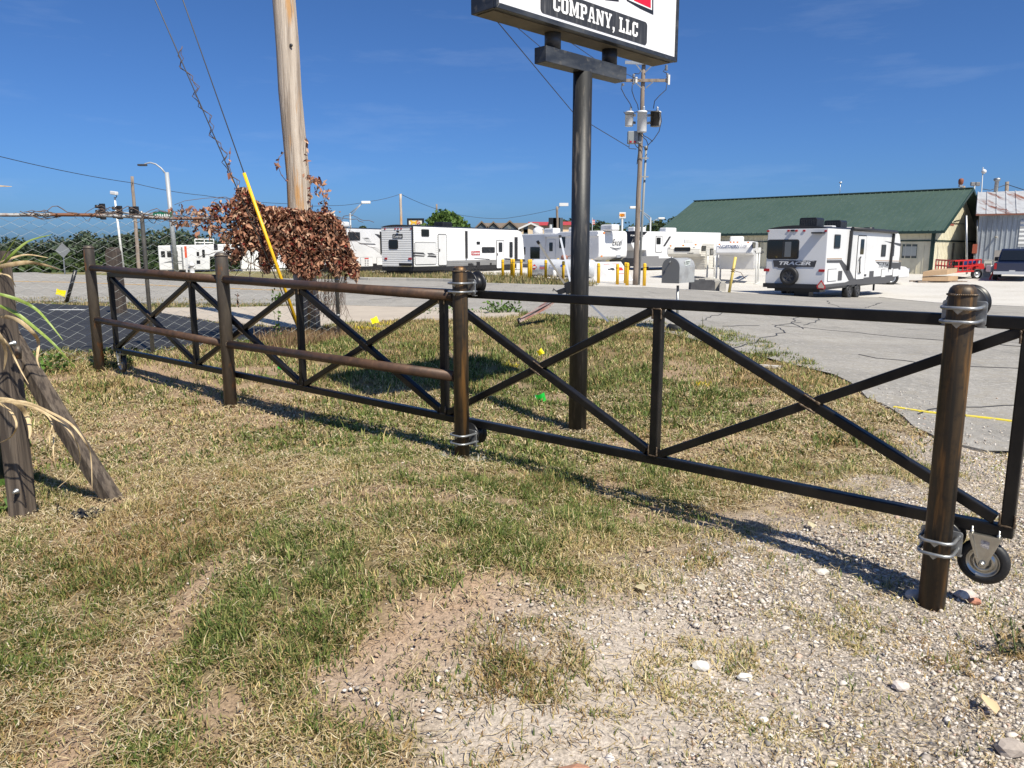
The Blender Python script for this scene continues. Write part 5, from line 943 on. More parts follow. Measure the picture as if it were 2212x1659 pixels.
q0, q1, q2 = zof(6, 787, 1040, 47), zof(6, 1030, 1042, 46.6), zof(6, 1120, 1035, 47.6); hh = zof(6, 1030, 1008, 46.6).z-q1.z
b = MB(); ex = (q1-q0); ey = (q2-q1); z0 = zpal+.13
def cbox(p, a, c, h): m = MB(); V = [p, p+a, p+a+c, p+c]; m.add(V+[v+h for v in V], [(3, 2, 1, 0), (4, 5, 6, 7), (0, 1, 5, 4), (1, 2, 6, 5), (2, 3, 7, 6), (3, 0, 4, 7)]); return m
ex.z = 0; ey.z = 0; q0.z = z0
b = cbox(q0, ex, ey, UP*.27); bo = b.build('cardboard_box', [MT['cardboard'], MT['whitem']], base=q0); tag(bo, 'long flat brown cardboard box at the bottom of the stack', 'box', 'cardboard boxes stacked on the pallet')
q3 = q0+UP*.275+Vector((-.02, -.05, 0)); b = cbox(q3, ex*.92, ey*1.05, UP*.27); V = b.V; b.V = [(v[0], v[1], v[2]+(.13*max(0, (v[0]-q3.x)/ex.length))) for v in V]; bo = b.build('cardboard_box', MT['cardboard'], base=q3); tag(bo, 'long brown cardboard box tilted on top of the other box', 'box', 'cardboard boxes stacked on the pallet')
q = seat(*Z(6, 1447, 1010), 48.5); js = thing('jack_stand', 'red jack stand holding a white box near the navy pickup', 'jack stand', q); b = MB()
for dx, dy in ((-.28, -.2), (.28, -.2), (0, .3)): b.beam(q+Vector((dx, dy, 0)), q+UP*.55, .07, .07)
b.build('legs', MT['red'], js); b = MB(); b.box(q+UP*.72, (.34, 0, 0), (0, .25, 0), (0, 0, .2)); b.build('white_box', WH, js, bevel=.03)
q = seat(*Z(6, 1375, 985), 51); b = MB(); b.box(q+UP*.55, (.26, 0, 0), (0, .2, 0), (0, 0, .55)); b.box(q+UP*.62+Vector((0, -.205, 0)), (.2, 0, 0), (0, .006, 0), (0, 0, .3), 1); b.box(q+UP*1.12, (.28, 0, 0), (0, .22, 0), (0, 0, .02)); single('utility_pedestal', b, [mat('pale grey box', (.45, .45, .42), .6), MT['galv']], 'pale grey utility pedestal standing against the metal shed', 'utility box', q)
q = seat(*Z(6, 1215, 895), 54); b = MB(); b.tube([q, zof(6, 1196, 470, 54)], .07, 8); b.lathe([(.1, 0), (.1, .05)], q, UP, 8); single('steel_pole', b, MT['galv'], 'thin galvanized pole leaning between green building and shed', 'pole', q)

def block(u, v, Y, w, d, h, rz, m, label):
    q = seat(u, v, Y); e = Vector((math.cos(rz), math.sin(rz), 0)); n = Vector((-e.y, e.x, 0)); b = MB(); b.prism([q+e*x+UP*z for x, z in ((-w/2, -.05), (w/2, -.05), (w/2, h-.08), (w/2-.06, h), (-w/2+.06, h), (-w/2, h-.08))], n*d); b.box(q+UP*(h+.02)+n*d*.5, e*.12, n*.06, UP*.02)
    single('concrete_block', b, m, label, 'concrete block', q, 'concrete barrier blocks by the driveway', bevel=.012)
block(1518, 629.5, 31.5, .98, .5, .44, -.05, mat('dark painted concrete', (.045, .045, .05), .8, 0, [(4, (.07, .07, .075), .4, .7)]), 'concrete block with a dark painted front face')
block(1549, 629.5, 32.2, .34, .55, .46, -.15, MT['concrete'], 'narrow pale concrete block right beside the dark one'); block(1528, 627, 33.4, 1.1, .5, .5, -.05, MT['concrete'], 'pale concrete block behind the dark painted one'); block(1561, 630.5, 31.6, .26, .6, .40, -.2, MT['concrete'], 'small pale concrete block next to the leaning yellow pole')
q = seat(1574, 632, 30.8); top = P(*Z(5, 655, 800), 30.8); yp = thing('leaning_yellow_pole', 'leaning yellow pole wrapped with a rusty chain at the lot entrance', 'pole', q); b = MB(); b.tube([q-UP*.1, top], .055, 12); b.build('pole', mat('faded yellow paint', (.62, .47, .12), .5, 0, [(6, (.5, .36, .1), .5, .7)]), yp)
b = MB(); c = PZ(5, 632, 922, 30.8); b.tube([c+Vector((.075*math.cos(t), .075*math.sin(t), t*.012-.05)) for t in np.linspace(0, 14, 60)], .014, 5); b.tube([c+Vector((.07, -.05, 0)), c+Vector((.3, -.05, -.06)), c+Vector((.42, -.05, -.22)), c+Vector((.5, -.04, -.3))], .012, 5); b.build('chain', mat('rusty chain', (.12, .06, .035), .7), yp)

# propane tank, bollards and dispenser
pt0 = PZ(4, 215, 745, 44.5); pt1 = PZ(4, 862, 760, 42.5); rt = .5; ax = pt1-pt0; ax.z = 0; Lt = ax.length; ax.normalize(); pt0.z = pt1.z = (pt0.z+pt1.z)/2
gz_ = zg(pt0.x+1, pt0.y); tk = thing('propane_tank', 'large grey horizontal propane tank behind the yellow bollards', 'tank', ((pt0.x+pt1.x)/2, (pt0.y+pt1.y)/2, gz_))
prof = [(rt*math.sin(t), rt*.75*(1-math.cos(t))) for t in np.linspace(.02, math.pi/2, 9)]; prof += [(r, Lt-h) for r, h in prof[::-1]]
MB().lathe(prof, pt0, ax, 40).build('shell', mat('tank paint', (.55, .57, .60), .35, .1, [(1, (.48, .5, .53), .45, .7)]), tk)
tn = ax.cross(UP); cyl = lambda a, h, e=.012: pt0 + ax*a + UP*(rt*math.sin(h)) + tn*((rt+e)*math.cos(h))
ds = MB()
def deco(a, h, w, hh, pts, mi, e=.012): ds.add([cyl(a+x*w, h+y*hh/rt, e) for x, y in pts], [list(range(len(pts)))], mi)
DI = [(-1, 0), (0, -1), (1, 0), (0, 1)]
deco(.52, .12, .17, .17, DI, 0); deco(.52, .12, .10, .05, [(-1, -1), (1, -1), (1, 1), (-1, 1)], 1, .016)
for i, (c, dx, dy) in enumerate(((0, 0, .5), (2, -.5, 0), (3, .5, 0), (1, 0, -.5))): deco(2.3+dx*.18, .3+dy*.18/rt, .085, .085, DI, c)
fT = Face(pt0+tn*(rt+.02), ax)
letter(ds, fT, 'LP-GAS', 1.65-.2, 1.65+.2, .12, .2, .0, 4, 0, .02); letter(ds, fT, 'Propane', 1.65-.2, 1.65+.22, -.03, .06, .0, 4, 0, .02)
for z in (.13, .05, -.03): deco(1.02, z/rt, .16, .018, [(-1, -1), (1, -1), (1, 1), (-1, 1)], 0 if z < .1 else 2)
ds.build('decals', [MT['red'], WH, mat('decal blue', (.03, .08, .4), .4), mat('decal yellow', (.75, .55, .03), .4), mat('decal ink', (.05, .09, .3), .5)], tk)
for a in (.8, Lt-.8): b = MB(); b.prism([pt0+ax*(a-.12)+tn*.35+UP*(gz_-pt0.z), pt0+ax*(a+.12)+tn*.35+UP*(gz_-pt0.z), pt0+ax*(a+.12)+tn*.4+UP*(-.32), pt0+ax*(a-.12)+tn*.4+UP*(-.32)], -tn*.75); b.build('saddle', MT['concrete'], tk)
b = MB(); q = pt0+ax*2.15+UP*(rt-.03); b.lathe([(.2, 0), (.2, .16), (.17, .22), (.08, .27)], q, UP, 16); b.tube([q+UP*.05, q+UP*.22+ax*.35, q+ax*.8+UP*.12, q+ax*1.0], .02, 6); b.build('valve_dome', mat('rusty dome', (.3, .14, .1), .6), tk)
BL = [(3,1670,667,845,'yellow bollard standing apart at the left end of the bollard row'),(3,1756,665,846,'yellow bollard, left one of the close pair beside the trailer nose'),(3,1775,663,848,'yellow bollard, right one of the close pair beside the trailer nose'),(3,1848,668,842,'yellow bollard alone between the two close pairs left of the tank'),
 (3,1923,670,855,'yellow bollard in front of the left end of the tank'),(3,1942,668,850,'yellow bollard just behind another at the left end of the tank'),(3,2086,673,857,'yellow bollard before the tank, next to its red diamond'),(4,535,685,866,'yellow bollard before the tank, beside its lettering'),
 (4,875,703,902,'yellow bollard before the white slanted cabinet'),(4,1058,715,917,'yellow bollard at the right foot of the white slanted cabinet'),(4,1135,697,906,'thin looking yellow bollard half behind its neighbour near the utility pole'),(4,1152,700,926,'yellow bollard close to the left of the utility pole'),(4,1318,705,931,'yellow bollard alone to the right of the utility pole'),
 (4,483,700,866,'yellow bollard hidden behind the tank, only its foot showing, left of the stand'),(4,808,700,872,'yellow bollard behind the right end of the tank, mostly hidden')]
bol = None
for i, (k, x, y0, y1, lab) in enumerate(BL):
    u, v1 = Z(k, x, y1); v0 = Z(k, x, y0)[1]; q = GT(u, v1)
    if i >= 13: q = seat(u, v1, 46.5 if i == 13 else 45.5)
    if bol is None:
        bol = thing('bollard', lab, 'bollard', q, 0, 'yellow bollards around the propane tank'); b = MB(); b.lathe([(.075, -.1), (.075, 1.0), (.07, 1.035), (.05, 1.055), (.01, 1.065)], q, UP, 18); b.build('pipe', MT['yellow'], bol); b = MB(); b.lathe([(.0765, .86), (.0765, .885)], q, UP, 18, cap=False); b.build('band', mat('dark band', (.12, .09, .02), .6), bol); o = bol
    else: o = dup(bol, q, 0, lab)
    o.scale = (1, 1, max(.8, (v1-v0)/FU*q.y*.985/1.06))
q = seat(*Z(4, 450, 868), 43.2); single('white_post', MB().lathe([(.11, 0), (.11, .36), (.09, .4), (.02, .41)], q, UP, 16), MT['whitem'], 'short white post standing in front of the propane tank', 'post', q)
q = seat(*Z(4, 335, 858), 44.2); single('yellow_valve', MB().lathe([(.06, 0), (.06, .2), (.1, .22), (.1, .3), (.05, .36), (.02, .38)], q, UP, 12), MT['yellow'], 'small yellow valve cap low under the propane tank', 'valve', q)
Yd = 40.0; d0 = PZ(4, 832, 893, Yd); d0.z = zg(d0.x, d0.y); hD = PZ(4, 832, 692, Yd).z-d0.z; dp = thing('dispenser_cabinet', 'white slanted front cabinet with small red signs right of tank', 'cabinet', d0)
wx = lambda x: PZ(4, x, 800, Yd).x-d0.x; dd = Vector((1.35, .9, 0)); b = MB(); b.prism([d0, d0+UP*hD, d0+UP*hD+Vector((wx(885), 0, 0)), d0+Vector((wx(1008), -.1, 0))], dd*.9); b.build('cabinet', WH, dp, bevel=.01)
s0 = d0+UP*hD+Vector((wx(885), 0, 0)); s1 = d0+Vector((wx(1008), -.1, 0)); sv_ = s1-s0; sn_ = sv_.cross(dd); sn_ = sn_.normalized()*(1 if sn_.x > 0 else -1)
b = MB()
def sl_(a0, a1, t0, t1, mi): b.add([s0+sv_*t+dd*.9*a+sn_*.012 for a, t in ((a0, t1), (a1, t1), (a1, t0), (a0, t0))], [(0, 1, 2, 3)], mi)
sl_(.1, .4, .1, .13, 0); sl_(.5, .85, .1, .13, 0); sl_(.3, .45, .32, .45, 1); sl_(.55, .85, .3, .46, 0); sl_(.15, .3, .36, .42, 1); sl_(.4, .75, .62, .65, 0)
b.build('warning_signs', [MT['red'], MT['dkgray']], dp)
# ---------------------------------------------------------------- poles, guys, wires
def upole(name, label, base, top, r0, r1, m, cat='utility pole', group=None):
    t = thing(name, label, cat, base, 0, group); b = MB(); n = 14; base, top = Vector(base), Vector(top)
    b.tube([base.lerp(top, i/n)+Vector((.012*math.sin(i*1.9), .012*math.cos(i*1.3), 0))*(r0/.18) for i in range(n+1)], [r0+(r1-r0)*i/n for i in range(n+1)], 24); b.build('shaft', m, t); return t
lb = seat(668, 717, 12.9); l2 = P(613, 0, 12.9); lt_ = lb+(l2-lb)*1.75
lp = upole('utility_pole', 'thick weathered wooden utility pole rising out of the dead vine', lb-UP*.1, lt_, .192, .165, MT['polewood'])
b = MB(); b.lathe([(.02, 0), (.028, .004), (.02, .012), (.004, .013)], P(629, 98, 12.72), (0, -1, 0), 10); b.build('bolt', MT['blackm'], lp)
an = seat(656, 731, 11.25)
def guy(label, u1, v1, g0=None, g1=None):
    t = thing('guy_wire', label, 'guy wire', an, 0, 'guy wires beside the big pole'); q1 = P(u1, v1, 10.7); d = (q1-an); b = MB(); far_ = an+d*1.7
    b.tube([an, far_], .008, 6); b.build('strand', MT['strand'], t); L_ = lambda v: an.lerp(q1, (729-v)/(729-v1))
    return t, L_
t, L_ = guy('taut guy wire with a yellow plastic guard at its foot', 395, 0)
b = MB(); b.tube([L_(724), L_(345)], .023, 12); b.build('guard', MT['yellow'], t); b = MB(); b.tube([an-UP*.1, L_(722)], .014, 6); b.build('anchor_rod', MT['galv'], t)
t, Lg = guy('guy wire with dead vine stems climbing along it', 335, 0)
b = MB(); b.tube([an-UP*.1, Lg(715)], .013, 6); b.build('anchor_rod', MT['galv'], t)
vs_ = [Lg(v)+Vector((.05*math.sin(v*.09)+.03*math.sin(v*.23), .03, 0)) for v in range(90, 480, 8)]
b = MB(); b.tube(vs_, .006, 5); b.tube([p+Vector((.04*math.sin(i*.7), 0, .02)) for i, p in enumerate(vs_)], .005, 5); b.build('vine_stem', mat('vine stem', (.13, .09, .07), .8), t)
def wire(pts, r, label, sag=0.0, name='overhead_wire', group='overhead wires'):
    b = MB(); q = [Vector(p) for p in pts]; out = []
    for p, s in zip(q[:-1], q[1:]):
        for i in range(13): f_ = i/13; out.append(p.lerp(s, f_)-UP*sag*4*f_*(1-f_))
    b.tube(out+[q[-1]], r, 5); return single(name, b, MT['cable'], label, 'wire', out[0], group)
# utility pole with three transformers
ub_ = seat(1372, 619.5, 35.2); Yu = 35.2; ut_ = P(1391, 126, Yu)
up_ = upole('utility_pole', 'wooden utility pole carrying crossarms and three white transformers', ub_-UP*.1, ut_, .125, .085, MT['farwood'])
z7p = lambda x, y, Y=Yu: PZ(7, x, y, Y)
b = MB(); b.beam(z7p(1530, 637, Yu-.15), z7p(1884, 637, Yu-.15), .1, .12); b.build('crossarm', MT['farwood'], up_); b = MB(); b.beam(z7p(1530, 493, Yu-.15), z7p(1760, 503, Yu-.15), .1, .12); b.build('crossarm', MT['galv'], up_)
for p, q in (((1600, 640), (1660, 695)), ((1760, 640), (1697, 697)), ((1620, 510), (1665, 570)), ((1750, 512), (1692, 570))): b = MB(); b.beam(z7p(*p, Yu-.2), z7p(*q, Yu-.13), .05, .02, (0, 1, 0)); b.build('arm_brace', MT['galv'], up_)
for x, y0, y1 in ((1597, 585, 670), (1864, 580, 660), (1513, 660, 680), (1857, 515, 560)):
    b = MB(); o = z7p(x, y1, Yu-.2); h = z7p(x, y0, Yu-.2).z-o.z; n = 5; b.lathe([(r, h*i/(2*n)) for i, r in enumerate([.03, .07]*n+[.03])], o, UP, 12); b.build('insulator', mat('grey porcelain', (.22, .22, .23), .3), up_)
b = MB(); o = z7p(1878, 632, Yu-.25); b.box(o, (.04, 0, 0), (0, .04, 0), (0, 0, .2)); o = z7p(1620, 632, Yu-.25); b.box(o, (.04, 0, 0), (0, .04, 0), (0, 0, .12)); b.build('cutout', MT['whitem'], up_)
trm = mat('transformer paint', (.60, .61, .62), .4, 0, [((8, 8, 1), (.5, .5, .5), .5, .7)]); burnt = mat('scorched transformer', (.62, .63, .64), .45, 0, [((1.6, 1.6, .5), (.015, .013, .012), .47, .52)])
for x0, x1, y0, y1, dy, m in ((1530, 1595, 882, 1000, -.1, trm), (1625, 1700, 878, 1048, -.45, trm), (1730, 1812, 882, 1002, -.1, burnt)):
    Yt = Yu+dy; o = z7p((x0+x1)/2, y1, Yt); h = z7p((x0+x1)/2, y0, Yt).z-o.z; r = (z7p(x1, y1, Yt).x-z7p(x0, y1, Yt).x)/2; b = MB()
    b.lathe([(r*.94, 0), (r, .03), (r, h*.9), (r*1.06, h*.9), (r*1.06, h*.95), (r*.9, h), (r*.2, h*1.03)], o, UP, 24); tk_ = b.build('transformer', m, up_)
    b = MB(); b.lathe([(.04, 0), (.06, .03), (.035, .06), (.06, .09), (.035, .12), (.055, .15), (.02, .2)], o+UP*h+Vector((r*.3, 0, 0)), UP, 10); b.build('bushing', MT['silver'], tk_)
    if dy > -.2: s = 1 if x0 < 1600 else -1; b = MB(); b.beam(o+UP*h*.75+Vector((r*.9*s, 0, 0)), o+UP*h*.75+Vector((r*1.5*s, .1, 0)), .08, .1); b.beam(o+UP*h*.25+Vector((r*.9*s, 0, 0)), o+UP*h*.25+Vector((r*1.5*s, .1, 0)), .08, .1); b.build('hanger', MT['galv'], tk_)
cb_ = MB()
for p in ([(1505, 675), (1500, 700), (1530, 760), (1570, 820), (1585, 858)], [(1588, 672), (1585, 720), (1605, 780), (1630, 830), (1636, 870)], [(1862, 664), (1855, 710), (1800, 760), (1765, 800), (1755, 860)], [(1520, 885), (1535, 905), (1580, 905), (1630, 882), (1700, 878), (1750, 880), (1810, 890)], [(1812, 890), (1818, 960), (1800, 1040), (1760, 1100), (1712, 1150), (1702, 1190)],
          [(1640, 890), (1655, 960), (1640, 1020), (1680, 1075), (1712, 1090), (1750, 1120)], [(1660, 885), (1665, 1000), (1645, 1060), (1700, 1110), (1712, 1145)], [(1690, 890), (1690, 950), (1650, 1010)], [(1640, 1050), (1640, 1180), (1625, 1300)], [(1605, 1130), (1620, 1160), (1640, 1175)], [(1602, 583), (1640, 585), (1655, 560)], [(1855, 515), (1850, 545), (1832, 565), (1862, 580)], [(1565, 1105), (1563, 1175), (1620, 1180)], [(1670, 1160), (1695, 1170), (1700, 1190)]):
    cb_.tube([z7p(*q, Yu-.35+.04*math.sin(q[0])) for q in p], .018, 5)
cb_.build('leads', MT['cable'], up_)
b = MB(); o = z7p(1605, 1090, Yu-.2); b.box(o, (.3, 0, 0), (0, .14, 0), (0, 0, .26)); bx_ = b.build('control_box', mat('grey control box', (.22, .24, .25), .5), up_, bevel=.02); b = MB()
for x, m in ((-.18, 0), (0, 0), (.17, 1)): b.box(o+Vector((x, -.145, -.19)), (.045, 0, 0), (0, .01, 0), (0, 0, .035), m)
b.build('lamp_row', [MT['redl'], MT['whitem']], bx_)
cp_ = seat(*Z(4, 1263, 928), Yu+.4); b = MB(); b.tube([cp_-UP*.1, z7p(1697, 1190, Yu+.2)], [.065, .05], 10); b.lathe([(.05, 0), (.09, .05), (.08, .15), (.02, .2)], z7p(1697, 1190, Yu+.2), UP, 10)
for y in (1252, 1400): b.beam(z7p(1660, y, Yu), z7p(1715, y, Yu+.1), .05, .05)
single('conduit_riser', b, mat('dull conduit', (.22, .23, .23), .6), 'thin grey conduit riser standing beside the transformer pole', 'conduit', cp_)
wire([z7p(510, 160, 22), z7p(1135, 910, 30), z7p(1560, 1165, Yu)], .015, 'single wire sloping from behind the sign down to transformer pole', .0); wire([z7p(620, 170, 24), z7p(870, 380, 27.5), z7p(1110, 340, 28) if 0 else z7p(1250, 560, Yu-1)], .012, 'thin wire passing above the crossbeam of the sign', .0)
wire([z7p(1090, 330, 25), z7p(1310, 480, 29), z7p(1660, 640, Yu)], .012, 'thin wire running behind the sign to the crossarm', .0)

# signal pole, lights and poles beyond the street
Ys = 52.; sb = P(1273, 590, Ys); gal = mat('pale galvanized pole', (.36, .38, .40), .5, .15)
s1 = lambda x, y, Y=Ys: PZ(1, x, y, Y)
sp = thing('signal_pole', 'tall galvanized signal pole with curved lamp arm and mast arm', 'traffic light', Vector((s1(1268, 700).x, Ys, zg(s1(1268, 700).x, Ys))))
b = MB(); b.tube([sp.location.copy(), s1(1210, 145)], [.16, .13], 14); b.build('shaft', gal, sp); b = MB(); b.tube([s1(1206, 158), s1(1170, 115), s1(1130, 85), s1(1090, 74), s1(1055, 82), s1(1040, 90)], [.06, .055, .05, .045, .04, .04], 8); ar = b.build('lamp_arm', gal, sp); b = MB(); b.box(s1(1033, 92), (.28, 0, 0), (0, .14, 0), (0, 0, .06)); b.build('luminaire', MT['dkgray'], ar, bevel=.03)
b = MB(); b.tube([s1(1240, 447), s1(1100, 449), s1(940, 441), s1(730, 432)], [.10, .09, .07, .05], 8); ma = b.build('mast_arm', gal, sp)
for x, y0, y1 in ((745, 372, 488), (868, 388, 486), (988, 392, 470)):
    c = s1(x, (y0+y1)/2, Ys-.2); h = (s1(x, y0).z-s1(x, y1).z)/2; b = MB(); b.box(c, (.17, 0, 0), (0, .1, 0), (0, 0, h)); sh = b.build('signal_head', BT, ma, bevel=.03); b = MB()
    for i in (-1, 0, 1): b.tube([c+UP*h*.62*i+Vector((-.1, -.1, 0)), c+UP*h*.62*i+Vector((-.3, -.3, 0))], .11, 10)
    b.build('visor', BT, sh)
c = s1(1180, 457, Ys-.2); b = MB(); b.box(c, (.62, 0, 0), (0, .015, 0), (0, 0, .23)); 
for i in range(7): b.box(c+Vector((-.45+.15*i, -.016, 0)), (.045, 0, 0), (0, .003, 0), (0, 0, .09 if i % 3 else .06), 1)
b.build('street_sign', [MT['green'], WH], ma)
def farpole(name, label, u0, v0, u1, v1, Y, r, m, cat='utility pole', group='poles beyond the street'):
    q = seat(u0, v0, Y); t = P(u1, v1, Y); return upole(name, label, q-UP*.2, t, r, r*.75, m, cat, group), t
p_, t_ = farpole('utility_pole', 'thin wooden pole carrying the long wire left of the signal pole', 300, 582, 285, 381, 62, .15, MT['farwood']); wA = s1(968, 222, 62)
cpq = seat(267, 585, 56); cmr = thing('traffic_camera', 'slim white pole topped by a white traffic camera', 'traffic camera', cpq); b = MB(); b.tube([cpq, s1(832, 325, 56)], [.1, .06], 10); b.build('pole', MT['whitem'], cmr); b = MB(); b.beam(s1(808, 292, 56), s1(848, 298, 55.8), .28, .24); ca = b.build('camera', WH, cmr, bevel=.04); b = MB(); b.tube([s1(838, 305, 56), s1(848, 320, 56), s1(838, 332, 56), s1(830, 325, 56)], .03, 6); b.build('cable', BT, ca)
dq = seat(140, 588, 48); ds_ = thing('diamond_sign', 'grey back of a diamond road sign on a thin post', 'road sign', dq); b = MB(); b.beam(dq, P(135, 528, 48), .06, .06, (0, 1, 0)); b.build('post', MT['galv'], ds_); c = P(136, 541, 47.9); b = MB(); b.prism([c+Vector((x, 0, z)) for x, z in ((-.46, 0), (0, -.46), (.46, 0), (0, .46))], (0, -.02, 0)); b.build('plate', mat('sign back', (.26, .27, .27), .5, .4), ds_)
wp_ = seat(251, 672, 17.5); b = MB(); hW = P(251, 534, 17.5).z-wp_.z; b.prism([wp_+Vector((x, 0, z)) for x, z in ((-.14, -.1), (.15, -.1), (.13, hW-.1), (.09, hW-.02), (0, hW), (-.1, hW-.03), (-.15, hW-.12))], (0, .22, 0)); single('wooden_stub', b, mat('dark creosote wood', (.05, .037, .03), .8, 0, [((20, 20, 2), (.09, .07, .055), .5, .7)]), 'short dark creosote wood stub post behind the chain link fence', 'post', wp_, bevel=.015)
sq = seat(143, 643, 23); b = MB(); b.tube([sq, P(163, 584, 23)], .055, 8); single('marker_rod', b, BT, 'dark rod leaning on the verge behind the fence', 'rod', sq)
hq = seat(415, 584, 47); hy = thing('fire_hydrant', 'white fire hydrant with a red topped marker post', 'hydrant', hq); b = MB(); b.lathe([(.22, 0), (.2, .05), (.14, .08), (.14, .5), (.19, .52), (.19, .57), (.15, .68), (.06, .75), (.04, .8)], hq, UP, 16); b.lathe([(.07, -.22), (.07, .22)], hq+UP*.42, (1, 0, 0), 10); b.build('barrel', WH, hy); mq = hq+Vector((-.35, .1, 0)); b = MB(); b.beam(mq, mq+UP*1.0, .12, .05, (0, 1, 0)); b.build('marker', WH, hy); b = MB(); b.beam(mq+UP*1.001, mq+UP*1.7, .12, .05, (0, 1, 0)); b.build('marker_top', mat('orange red marker', (.65, .09, .03), .5), hy)
z3 = lambda x, y, Y: PZ(3, x, y, Y); z4 = lambda x, y, Y: PZ(4, x, y, Y); z6 = lambda x, y, Y: PZ(6, x, y, Y)
p_, wB = farpole('utility_pole', 'wooden pole with dark top left of the leafy tree', 868, 540, 865, 419, 85, .17, MT['polewood']); p_, t_ = farpole('utility_pole', 'thin pole end showing above the leafy tree', 946, 540, 943, 441, 115, .17, MT['farwood']); p_, wC = farpole('utility_pole', 'wooden pole with a lamp in front of the red roof', 1207, 530, 1203, 446, 105, .2, MT['farwood'])
b = MB(); b.tube([wC-UP*.6, z4(500, 150, 105), z4(525, 138, 105)], .06, 6); b.box(z4(540, 136, 105), (.6, 0, 0), (0, .25, 0), (0, 0, .2)); b.build('lamp', WH, p_)
wire([P(-220, 290, 40), P(0, 338, 46), wA, P(440, 422, 66), P(620, 440, 74), z3(0, 146, 80), z3(350, 108, 84), wB], .022, 'long wire sagging across the sky at left, pole to pole', .12); wire([wB, z3(1035, 180, 100), z3(1340, 250, 104), z3(1680, 272, 106), wC-UP*.3], .025, 'wire sagging from the dark topped pole over the hotel', .1)
def cobra(label, px, py0, py1, ex, ey, k, Y, dbl=True):
    zk = lambda x, y: PZ(k, x, y, Y); q = zk(px, py0); q.z = -2; t = thing('street_lamp', label, 'street lamp', q, 0, 'street lamps in the distance'); b = MB(); b.tube([q, zk(px, py1)], [.11, .09], 8); b.build('pole', gal, t); s = 1 if ex > px else -1
    b = MB(); b.tube([zk(px, py1), zk(px+(ex-px)*.65, ey+(py1-ey)*.22), zk(ex-s*12, ey)], .05, 6)
    if dbl: b.tube([zk(px, py1+38), zk(px+(ex-px)*.45, ey+(py1-ey)*.55), zk(px+(ex-px)*.66, ey+(py1-ey)*.25)], .045, 6)
    b.build('arm', gal, t); b = MB(); b.box(zk(ex, ey+3), (.45, 0, 0), (0, .2, 0), (0, 0, .13)); b.build('luminaire', MT['whitem'], t, bevel=.05)
cobra('street lamp with a double bracket just right of the dead vine', 193, 330, 222, 347, 112, 3, 80); cobra('pale street lamp with a long arm reaching left behind the utility pole', 1381, 380, 262, 1217, 162, 4, 88); cobra('low street lamp with an arm reaching right over the trees', 1330, 380, 345, 1484, 267, 4, 110, False)

# ---------------------------------------------------------------- hotel, restaurants, signs and lamps on the skyline
Yh = 165.; hq_ = z3(1730, 460, Yh); hot = thing('hotel_building', 'long hotel with brown gabled roofs and beige walls on the skyline', 'hotel', (hq_.x, Yh, -1))
sh_m = mat('brown shingle roof', (.17, .135, .105), .85); siding = mat('grey green siding', (.125, .14, .14), .7); cream = mat('cream stucco', (.62, .50, .36), .7); hz = lambda x, y: z3(x, y, Yh)
b = MB(); b.abox(hz(1430, 400).x, hz(2035, 400).x, Yh+1, Yh+14, -1, hz(1700, 362).z); wl = b.build('wall', cream, hot)
e0, r0 = hz(1700, 362).z, hz(1700, 303).z; b = MB(); x0, x1 = hz(1440, 300).x, hz(2030, 300).x; b.prism([(x0, Yh+.2, e0), (x0, Yh+7.5, r0), (x0, Yh+15, e0)], (x1-x0, 0, 0)); rf = b.build('roof', sh_m, hot)
for xc, wd, yp, ye, m in ((1470, 95, 312, 372, siding), (1582, 100, 316, 374, siding), (1738, 150, 306, 380, siding), (1940, 195, 325, 372, cream)):
    xa, xb, xm = hz(xc-wd/2, 300).x, hz(xc+wd/2, 300).x, hz(xc, 300).x; ze, zp = hz(xc, ye).z, hz(xc, yp).z; b = MB(); b.prism([(xa, Yh-2, -1), (xb, Yh-2, -1), (xb, Yh-2, ze), (xm, Yh-2, zp-.15), (xa, Yh-2, ze)], (0, 6, 0)); g_ = b.build('gable', m, hot)
    b = MB()
    for s in (xa-.5, xb+.5): b.prism([(s, Yh-2.4, ze-.2), (xm, Yh-2.4, zp), (xm, Yh-2.4, zp+.35), (s, Yh-2.4, ze+.15)], (0, 9, 0))
    b.build('gable_roof', sh_m, g_)
    if m is cream:
        b = MB()
        for s in (xa-.5, xb+.5): b.prism([(s, Yh-2.6, ze-.25), (xm, Yh-2.6, zp-.1), (xm, Yh-2.6, zp+.3), (s, Yh-2.6, ze+.12)], (0, .15, 0))
        b.build('verge_board', WH, g_)
    for dx in (-.25, .25):
        for yy in (ye+8, ye+38): c = hz(xc+wd*dx, yy); b = MB(); b.box((c.x, Yh-2.03, c.z), (.45, 0, 0), (0, .03, 0), (0, 0, .7)); b.build('window', mat('far window', (.08, .1, .12), .2), g_)
rq = z4(440, 360, 190); rd = thing('red_roof_building', 'beige building with bright red metal roof on the skyline', 'building', (rq.x, 190, -1)); rz4 = lambda x, y: z4(x, y, 190.); rrm = mat('red metal roof', (.42, .05, .045), .5)
for x0, x1, yt, ye, nm in ((225, 470, 296, 338, 'wall'), (470, 640, 293, 335, 'wall')):
    a, c = rz4(x0, 300).x, rz4(x1, 300).x; b = MB(); b.abox(a, c, 190, 202, -1, rz4(x0, ye).z); w_ = b.build(nm, cream, rd); b = MB(); b.prism([(a-.6, 189.3, rz4(x0, ye).z), (a-.6, 196, rz4(x0, yt).z), (a-.6, 203, rz4(x0, ye).z)], (c-a+1.2, 0, 0)); b.build('roof', rrm, rd)
a, c = rz4(395, 300).x, rz4(520, 300).x; b = MB(); b.prism([(a, 187, -1), (c, 187, -1), (c, 187, rz4(400, 310).z), ((a+c)/2, 187, rz4(400, 290).z), (a, 187, rz4(400, 310).z)], (0, 6, 0)); w_ = b.build('gable', cream, rd)
